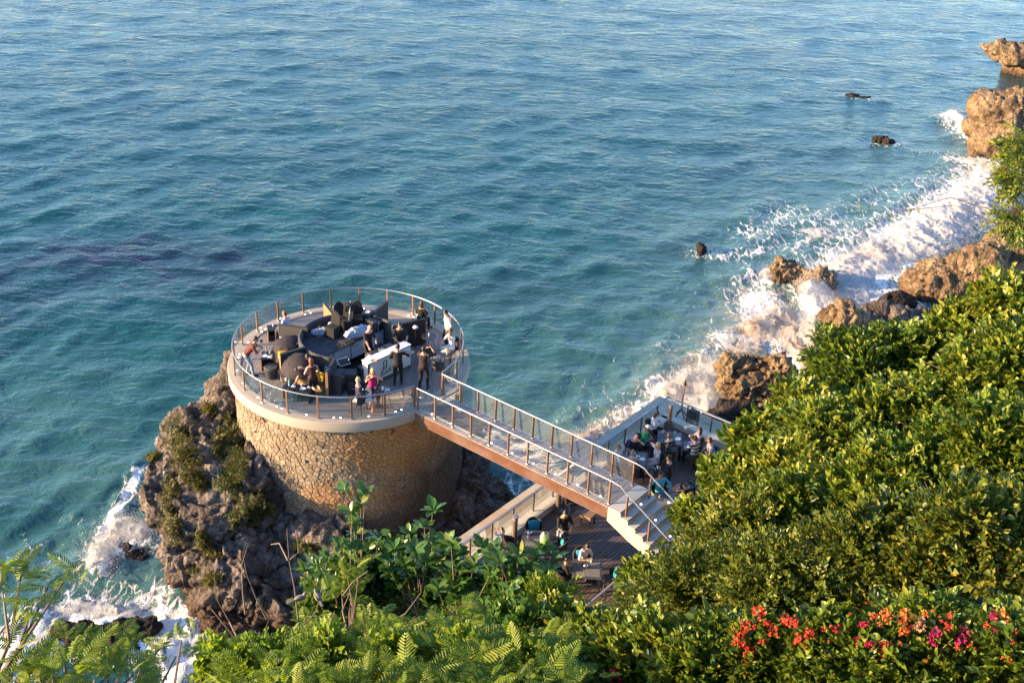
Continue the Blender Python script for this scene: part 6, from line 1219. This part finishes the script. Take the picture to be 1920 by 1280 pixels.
for pts in ([(1890, 430), (1790, 385), (1690, 395), (1590, 380)], [(1880, 400), (1780, 370), (1700, 395), (1620, 425)], [(1890, 440), (1800, 460), (1720, 490)], [(1905, 380), (1850, 460), (1840, 500)]):
    P3 = [PD(x, y, 24.6)-TL for x, y in pts]; mb = MB(); mb.tube(P3, [.012, .008, .006, .004][:len(P3)], 4); mb.build('twig', M_TWIG, tr_)
    for p, q in zip(P3[:-1], P3[1:]):
        for _ in range(2):
            A = frames(np.array([[rg.normal(), rg.normal(), -1.]]), rg)[0]*.3; b_ = p+(q-p)*rg.random(); o = bpy.data.objects.new('leaf_spray', sprig_mesh('narrow', 0, M_LEAF)); COL.objects.link(o); o.parent = tr_; o.matrix_local = Matrix([[*A[i], b_[i]] for i in range(3)]+[[0, 0, 0, 1]])
# broad-leaved plants in front of the terrace: each leaf its own piece
nB = 4; BLM = []
for k in range(nB):
    rg = np.random.default_rng(60+k); n = 9; t = np.linspace(0, 1, n); wd = np.sin(np.pi*np.clip(t, 0, 1)**1.35)**.7*.5*.46; wd[0] = .012; wd[-1] = .01
    V = []; bend = rg.uniform(.1, .4)
    for i in range(n): z = -bend*t[i]**2*.9; V += [(t[i], -wd[i], z+.05*(wd[i] > .05)), (t[i], 0, z), (t[i], wd[i], z+.05*(wd[i] > .05))]
    Fq = [(i*3+a, i*3+a+1, i*3+a+4, i*3+a+3) for i in range(n-1) for a in (0, 1)]; row = []
    for r in (.12, .3, .42, .55, .7, .97): m = np_mesh('leaf', V, Fq, {'rnd': np.full(len(V), r)}, True); m.materials.append(M_BIG); row.append(m)
    BLM.append(row)
def broad(label, tips, rootpx, dep, seed, size=.27, nl=9):
    rg = np.random.default_rng(seed); root = PD(*rootpx, dep)-np.array([0, 0, .9]); t = thing('broad_leaved_shrub', label, 'shrub', root, 0, 'broad-leaved shrubs in front of the terrace'); GROUND_PTS.append((root, .7)); cnt = 0
    forks = [root+np.array([rg.normal(0, .15), rg.normal(0, .1), .55]) for _ in range(3)]
    for f_ in forks: mb = MB(); mb.tube([(0, 0, -.4), (f_-root)*.6, f_-root], [.045, .035, .026], 6); mb.build('stem', M_TWIG, t, True)
    for (x, y) in tips:
        p = PD(x, y, dep+rg.normal(0, .25)); f_ = forks[int(rg.integers(0, 3))]; m_ = (f_+p)/2+np.array([rg.normal(0, .1), 0, -.08]); mb = MB(); mb.tube([f_-root, m_-root, p-root], [.02, .015, .008], 5); mb.build('twig', M_TWIG, t, True)
        ax = np.array([rg.normal(0, .35), rg.normal(-.15, .35), 1.]); n = nl+int(rg.integers(-2, 3)); a0 = rg.random()*6
        for k in range(n):
            if cnt >= 298: break
            a = a0+k*2.4; el = rg.uniform(.05, .95); d = np.array([math.cos(a)*math.cos(el), math.sin(a)*math.cos(el), math.sin(el)])+.2*ax
            A = frames(d[None], rg, 1.2)[0]*size*rg.uniform(.7, 1.15); b_ = p-root+ax*rg.uniform(-.06, .04)*.6
            r_ = rg.choice(6, p=[.18, .26, .24, .17, .09, .06]); o = bpy.data.objects.new('leaf', BLM[int(rg.integers(0, nB))][r_]); COL.objects.link(o); o.parent = t; o.matrix_local = Matrix([[*A[i], b_[i]] for i in range(3)]+[[0, 0, 0, 1]]); cnt += 1
rgb = np.random.default_rng(8)
def rnd_tips(poly_x0, poly_x1, y0, y1, n): return [(rgb.uniform(poly_x0, poly_x1), rgb.uniform(y0, y1)) for _ in range(n)]
broad('tall slender broad-leaved shrub in front of the tower foot', [(647, 920), (684, 926), (676, 944), (660, 960), (664, 980), (668, 1003), (636, 1024), (664, 1028), (709, 1006), (690, 1030), (650, 1050), (680, 1060)]+rnd_tips(640, 720, 1040, 1100, 8), (680, 1120), 28.6, 5, .33)
broad('sparse broad-leaved shrub at the left with bare stems', [(588, 1053), (570, 1069), (602, 1081), (614, 1044), (596, 1062), (625, 1100), (600, 1110)], (630, 1140), 27.6, 6, .31, 8)
broad('bushy broad-leaved shrub in front of the dark rock cleft', [(812, 958), (796, 988), (768, 1000), (812, 1018), (838, 1022), (777, 1032), (738, 1032), (828, 1078), (800, 1050), (760, 1060), (730, 1075)]+rnd_tips(720, 850, 1040, 1125, 19), (790, 1130), 28.4, 7, .36)
broad('broad-leaved shrub hiding the left end of the terrace', rnd_tips(830, 930, 1060, 1140, 20)+[(846, 1022), (905, 1028), (888, 1062), (840, 1060)]+rnd_tips(820, 940, 1080, 1130, 8), (885, 1150), 27.8, 8, .36)
broad('broad-leaved shrub below the empty slate table', rnd_tips(925, 1030, 1040, 1135, 26)+[(935, 1030), (1020, 1030), (1040, 1045)], (980, 1150), 27.2, 9, .36)
bush(1035, 1125, 26.5, 30, 'narrow', M_FERN, 190, 'bright narrow-leaved shrub left of the juice table', 30, 6, seed=31, scale=.8)
bush(1040, 1190, 22.5, 52, 'oval', M_LEAF, 330, 'green shrub between the feathery trees and the hillside', 24, 8, seed=32, scale=.85)
bush(960, 1190, 22.5, 56, 'oval', M_BIG, 260, 'dark shrub behind the feathery leaves at the bottom centre', 24, 8, seed=33, scale=1.0)
for k_, (x_, y_, d_, r_, lab_) in enumerate([(690, 1105, 29.4, 56, 'dense dark green shrub behind the slender broad-leaved one'), (790, 1100, 29.2, 58, 'dense dark green shrub below the dark rock cleft'), (880, 1125, 28.6, 50, 'dense dark green shrub below the terrace corner'), (620, 1125, 28.4, 42, 'dense green shrub under the doves'), (960, 1120, 27.8, 42, 'dense green shrub in front of the empty slate table'), (655, 1075, 29.2, 30, 'small dense shrub around the slender stem at the tower foot'), (750, 1065, 29.4, 36, 'small dense shrub between slender and bushy broad-leaved plants'), (830, 1072, 29.2, 30, 'small dense shrub just left of the terrace glass')]):
    bush(x_, y_, d_, r_, 'round', M_BIG, 330, lab_, 30, 8, seed=60+k_, scale=1.05)
# feathery trees along the bottom left
def frond_mesh(rg, np_=13, stem=.62):
    t = np.linspace(.10, 1, np_); pos = np.stack([t*stem, np.zeros(np_), -.28*stem*t*t], 1); base = np.repeat(pos, 2, 0); sg = np.tile([1, -1], np_); tt = np.repeat(t, 2); yaw = sg*(1.25-.35*tt)
    d = np.stack([np.cos(yaw), np.sin(yaw), rg.normal(-.08, .10, len(yaw))-.30*tt*0], 1); L = .20*np.sin(np.pi*(tt*.80+.16))**.7; V, F_ = leaves(base, d, np.tile([0, 0, 1.], (len(d), 1)), L, np.full(len(d), .036), .2, .22)
    r = np.repeat(rg.random()*.4+.3*rg.random(len(d))+.15, 6); sv = np.array([[0, .005, 0], [0, -.005, 0], [stem*.5, .004, -.07*stem], [stem*.5, -.004, -.07*stem], [stem, 0, -.28*stem]]); b0 = len(V); m = np_mesh('frond', np.r_[V, sv], np.r_[F_, np.array([[0, 1, 2], [1, 3, 2], [2, 3, 4]])+b0], {'rnd': np.r_[r, np.full(5, .9)]}); m.materials.append(M_FERN); return m
FRM = [frond_mesh(np.random.default_rng(90+k)) for k in range(6)]
def feathery(label, tips, root, rootdep, seed, per=9, size=1.0, spread=.30):
    rg = np.random.default_rng(seed); rt = PD(*root, rootdep)-np.array([0, 0, .8]); t = thing('feathery_tree', label, 'tree', rt, 0, 'feathery-leaved trees along the bottom'); GROUND_PTS.append((rt, .8)); c_ = 0
    mb = MB(); hub = rt+np.array([0, 0, .5]); mb.tube([(0, 0, -.5), (0.03, 0, .2), hub-rt], [.06, .05, .04], 7); mb.build('trunk', M_TWIG, t, True)
    for (x, y, dp) in tips:
        p = PD(x, y, dp); mb = MB(); m_ = (hub+p)/2+rg.normal(0, .08, 3); mb.tube([hub-rt, m_-rt, p-rt], [.025, .017, .008], 5); mb.build('branch', M_TWIG, t, True); out = (p-hub); out /= np.linalg.norm(out)
        for k in range(per):
            if c_ > 298: break
            a = rg.random()*6.28; d = np.array([math.cos(a), math.sin(a), rg.uniform(-.1, .7)])+out*.5; A = frames(d[None], rg, 1.0)[0]*size*.74*rg.uniform(.5, 1.2); b_ = p-rt+rg.normal(0, spread*.5, 3); o = bpy.data.objects.new('frond', FRM[int(rg.integers(0, 6))]); COL.objects.link(o); o.parent = t; o.matrix_local = Matrix([[*A[i], b_[i]] for i in range(3)]+[[0, 0, 0, 1]]); c_ += 1
def tipgrid(x0, x1, ytop, n, dep0, dep1, seed):
    rg = np.random.default_rng(seed); out = []
    for _ in range(n): x = rg.uniform(x0, x1); f_ = rg.random(); y = ytop(x)+f_*(1300-ytop(x)); out.append((x, y, dep0+(dep1-dep0)*f_))
    return out
top1 = lambda x: 1190-.30*max(0, x-450)+.0 if x < 640 else 1133
feathery('bright feathery tree at the bottom left of centre', tipgrid(440, 610, lambda x: 1235-.36*(x-440), 30, 20, 16, 3), (530, 1300), 18, 13, 9)
feathery('bright feathery tree at the bottom centre', tipgrid(600, 770, lambda x: 1172, 32, 20, 16, 4), (690, 1300), 18, 14, 9)
feathery('bright feathery tree with large fronds right of the bottom centre', tipgrid(760, 920, lambda x: 1180-.12*(x-760), 32, 20, 16, 5), (840, 1300), 18, 15, 9, 1.05)
feathery('darker feathery tree at the bottom beside the green shrubs', tipgrid(900, 1080, lambda x: 1205+.1*(x-900), 30, 19, 16, 6), (990, 1310), 17, 16, 9, 1.0)
feathery('small feathery sapling rising between the broad leaves', [(650, 1070, 25), (665, 1090, 25), (640, 1100, 25), (675, 1060, 25), (660, 1110, 25)], (655, 1180), 24, 17, 12, .75, .2)
feathery('feathery branch in the left foreground, upper one', [(10, 1060, 10), (40, 1075, 10), (90, 1100, 10), (120, 1090, 10), (60, 1140, 9.8), (20, 1160, 9.8), (5, 1110, 9.8)], (-40, 1260), 9.4, 18, 5, .52, .12)
feathery('feathery foliage in the bottom left corner', [(30, 1215, 9.6), (80, 1235, 9.6), (120, 1225, 9.6), (160, 1240, 9.6), (200, 1215, 9.8), (240, 1225, 9.8), (100, 1265, 9.2), (180, 1270, 9.2), (30, 1270, 9.2), (250, 1265, 9.4), (70, 1255, 9.3), (140, 1262, 9.3), (210, 1255, 9.4)], (130, 1340), 9, 19, 8, .52, .14)
feathery('feathery branch reaching over the surf at the lower left', [(300, 1215, 10.4), (340, 1200, 10.6), (280, 1240, 10.2), (330, 1230, 10.4)], (220, 1330), 9.4, 20, 4, .5, .10)
bush(415, 1250, 19, 34, 'oval', M_FERN, 130, 'small bright shrub at the bottom beside the surf', 20, 5, seed=41, scale=.8)
for k_, (x_, y_, r_, lab_) in enumerate([(480, 1250, 46, 'bright oval-leaved sapling among the feathery leaves, leftmost'), (600, 1230, 40, 'bright oval-leaved sapling left of the bottom centre'), (735, 1225, 44, 'bright oval-leaved sapling at the bottom centre'), (860, 1235, 40, 'bright oval-leaved sapling under the large fronds'), (985, 1250, 48, 'bright oval-leaved sapling right of the large fronds')]):
    bush(x_, y_, 17.6, r_, 'oval', M_FERN, 150, lab_, 20, 6, seed=50+k_, scale=.62)
# dry branches
dry = thing('bare_branch', 'dry leafless branches in front of the headland rock', 'branch', PD(440, 1200, 18.5)); D0 = np.array(dry.location); GROUND_PTS.append((D0-np.array([0, 0, .5]), .5)); rg = np.random.default_rng(2)
for pts in ([(455, 1215), (420, 1170), (395, 1140)], [(450, 1205), (430, 1165), (405, 1120), (402, 1070)], [(500, 1160), (480, 1120), (462, 1075), (455, 1040), (462, 1015)], [(460, 1150), (455, 1110), (453, 1060), (465, 1020), (478, 1020)], [(560, 1170), (552, 1100), (542, 1050), (538, 990)], [(542, 1050), (560, 1035), (556, 1000)], [(540, 1050), (524, 1018), (508, 1020)], [(455, 1215), (430, 1225), (400, 1210), (395, 1190)], [(560, 1180), (590, 1150), (600, 1120)], [(640, 1120), (662, 1090), (690, 1070)], [(690, 1190), (760, 1150), (790, 1110), (786, 1085)]):
    P3 = [PD(x, y, 19.5+rg.normal(0, .15))-D0 for x, y in pts]; mb = MB(); mb.tube(P3, [max(.004, .016-.004*i) for i in range(len(P3))], 5); mb.build('twig', M_TWIG, dry, True)
# two doves on the branches
def dove(x, y, dep, face, label):
    p = PD(x, y, dep); t = thing('dove', label, 'bird', p, math.radians(face), 'doves on the dry branches'); mb = MB(); mb.ell((0, 0, 0), (.05, .11, .05), 12, 8); mb.ell((0, .085, .055), (.03, .036, .034), 10, 7); mb.tube([(0, .055, .01), (0, .085, .05)], [.034, .026], 8); me = remesh('body', mb, .012); me.polygons.foreach_set('use_smooth', np.ones(len(me.polygons), bool)); link('body', me, plain('dove_plumage', (.17, .15, .12), .8, 0, .25, 30), t)
    mb = MB(); mb.add([(-.025, -.08, .0), (.025, -.08, .0), (.03, -.24, -.03), (-.03, -.24, -.03), (0, -.08, .014), (0, -.24, -.02)], [(0, 4, 5, 3), (4, 1, 2, 5), (0, 3, 2, 1)]); mb.build('tail', plain('dove_tail', (.10, .09, .08), .8), t)
    for s_ in (-1, 1): mb = MB(); mb.ell((s_*.042, -.02, .006), (.014, .10, .034), 8, 6); mb.build('wing', plain('dove_wing', (.12, .105, .085), .8), t, True)
    mb = MB(); mb.tube([(0, .115, .055), (0, .14, .048)], [.008, .002], 5); mb.build('beak', M_BLACK, t)
    for s_ in (-1, 1): mb = MB(); mb.tube([(s_*.018, 0, -.045), (s_*.018, .01, -.08)], .005, 4); mb.build('leg', plain('bird_leg', (.3, .1, .08)), t)
dove(563, 1120, 19.4, -60, 'grey-brown dove perched on the left dry branch'); dove(595, 1117, 19.4, 30, 'grey-brown dove on the branch next to the broad leaves')
# shrubs clinging to the headland rock
dg_ = bpy.context.evaluated_depsgraph_get(); bpy.context.view_layer.update()
def on_rock(x, y):
    d = Vector(ray(x, y)).normalized(); ok, p, n, *_ = head.ray_cast(Vector(CAMP), d); return (np.array(p), np.array(n)) if ok else None
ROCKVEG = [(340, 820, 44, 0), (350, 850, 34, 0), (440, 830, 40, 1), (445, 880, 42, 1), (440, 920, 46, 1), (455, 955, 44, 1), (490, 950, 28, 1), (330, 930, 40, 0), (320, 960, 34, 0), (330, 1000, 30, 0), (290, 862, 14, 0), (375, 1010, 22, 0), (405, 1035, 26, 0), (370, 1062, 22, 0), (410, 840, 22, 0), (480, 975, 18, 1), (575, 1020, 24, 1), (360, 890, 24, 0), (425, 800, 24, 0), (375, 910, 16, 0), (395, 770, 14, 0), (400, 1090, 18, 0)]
VL = ['yellow-green cliff shrub at the upper left of the headland rock', 'yellow-green cliff shrub just below the topmost one', 'green cliff shrub against the tower base', 'green cliff shrub in the upper gully of the rock', 'green cliff shrub in the middle of the gully', 'dark green cliff shrub at the lower end of the gully', 'small dark cliff shrub right of the gully end', 'yellow-green cliff shrub on the left bulge of the rock', 'yellow-green cliff shrub on the lower left bulge', 'yellow-green cliff shrub hanging under the left bulge', 'tiny cliff shrub on the left skyline of the rock', 'small cliff shrub at mid height of the rock face', 'cliff shrub with golden leaves on the lower rock face', 'cliff shrub lowest on the left rock face', 'small cliff shrub beside the upper gully', 'tiny cliff shrub on the pale slope', 'dark cliff shrub in the shade right of the slope', 'small golden cliff shrub left of the gully', 'cliff shrub at the tower foot near the rim', 'tiny golden cliff shrub on the rock middle', 'tiny cliff shrub near the rock top', 'tiny cliff shrub on the lowest rock face']
for k, (x, y, rp, dk_) in enumerate(ROCKVEG):
    h_ = on_rock(x, y)
    if h_ is None: continue
    p, nr = h_; dep = (p-CAMP) @ _F; R = rp*dep/FPX; rg = np.random.default_rng(300+k); t = thing('cliff_shrub', VL[k], 'shrub', p, 0, 'small shrubs on the headland rock'); mb = MB(); mb.tube([(0, 0, -.1), tuple(nr*R*.3)], [.02, .01], 5); mb.build('stem', M_TWIG, t)
    n = int(60+rp*7); d = rg.normal(0, 1, (n, 3)); d /= np.linalg.norm(d, axis=1, keepdims=True); tang = d-np.outer(d @ nr, nr); bs = tang*R*np.sqrt(rg.random((n, 1)))*1.05+np.abs(rg.normal(0, .10, (n, 1)))*nr*min(1, R*2); dirs = nr*.8+np.array([0, 0, .7])+rg.normal(0, .6, (n, 3)); Mx = frames(dirs, rg); Vs, Fs, Rs = [], [], []; nb = 0
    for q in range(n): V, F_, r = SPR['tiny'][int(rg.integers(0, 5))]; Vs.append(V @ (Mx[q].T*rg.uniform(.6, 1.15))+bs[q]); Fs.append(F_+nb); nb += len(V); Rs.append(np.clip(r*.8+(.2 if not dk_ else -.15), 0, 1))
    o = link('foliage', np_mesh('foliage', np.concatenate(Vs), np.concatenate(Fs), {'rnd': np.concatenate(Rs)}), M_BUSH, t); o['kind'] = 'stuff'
# ------------------------------------------------------------------ hillside under the shrubs
gp = np.array([p for p, R in GROUND_PTS]+[(0, 0, 28.3), (-3, 3, 25.5), (2.5, 1, 26.5), (9, 1, 22), (16, 3, 16), (22, 14, 12), (26, 24, 9)]); gr_ = np.array([R for p, R in GROUND_PTS]+[2, 1.5, 1.5, 3, 5, 6, 6])
nx, ny = 170, 150; gx, gy = np.meshgrid(np.linspace(-26, 46, nx), np.linspace(-14, 52, ny), indexing='ij'); q = np.stack([gx.ravel(), gy.ravel()], 1)
D = np.linalg.norm(q[:, None]-gp[None, :, :2], axis=2); wt = 1/(D**4+.15); zz = (wt*(gp[:, 2]-.15)[None]).sum(1)/wt.sum(1)
edge = (D-(gr_*1.15+.25)[None]).min(1); mask = 1-sstep(0, 1.1, edge); back = sstep(2.0, -1, q[:, 1])*sstep(-7, -3, q[:, 0])*sstep(20, 12, q[:, 0]); zz = np.where(q[:, 1] < 2.0, zz*(1-back)+28.3*back, zz); mask = np.maximum(mask, back)
zz = zz*mask+(-2.5)*(1-mask)+.25*fbm(np.c_[q*.5, np.zeros(len(q))], 3, 8)*mask
du = (q-OO) @ UU; dv = (q-OO) @ VV; ins = (du > -1.7) & (du < 9.3) & (dv > -15.2) & (dv < 2.0); zz[ins] = np.minimum(zz[ins], ZL-.75)
g = N('hillside_soil'); P = g.pos(); M_SOIL = g.done(g.bsdf(g.mix(g.noise(1.6, 6, .65, P), (.022, .022, .010), (.055, .042, .024)), .95, 0, g.bump(g.noise(5, 5, .6, P), .8, .1)))
idx = np.arange(nx*ny).reshape(nx, ny); Fq = np.stack([idx[:-1, :-1], idx[1:, :-1], idx[1:, 1:], idx[:-1, 1:]], -1).reshape(-1, 4); tag(link('hillside', np_mesh('hillside', np.c_[q, zz], Fq, None, True), M_SOIL), kind='structure')
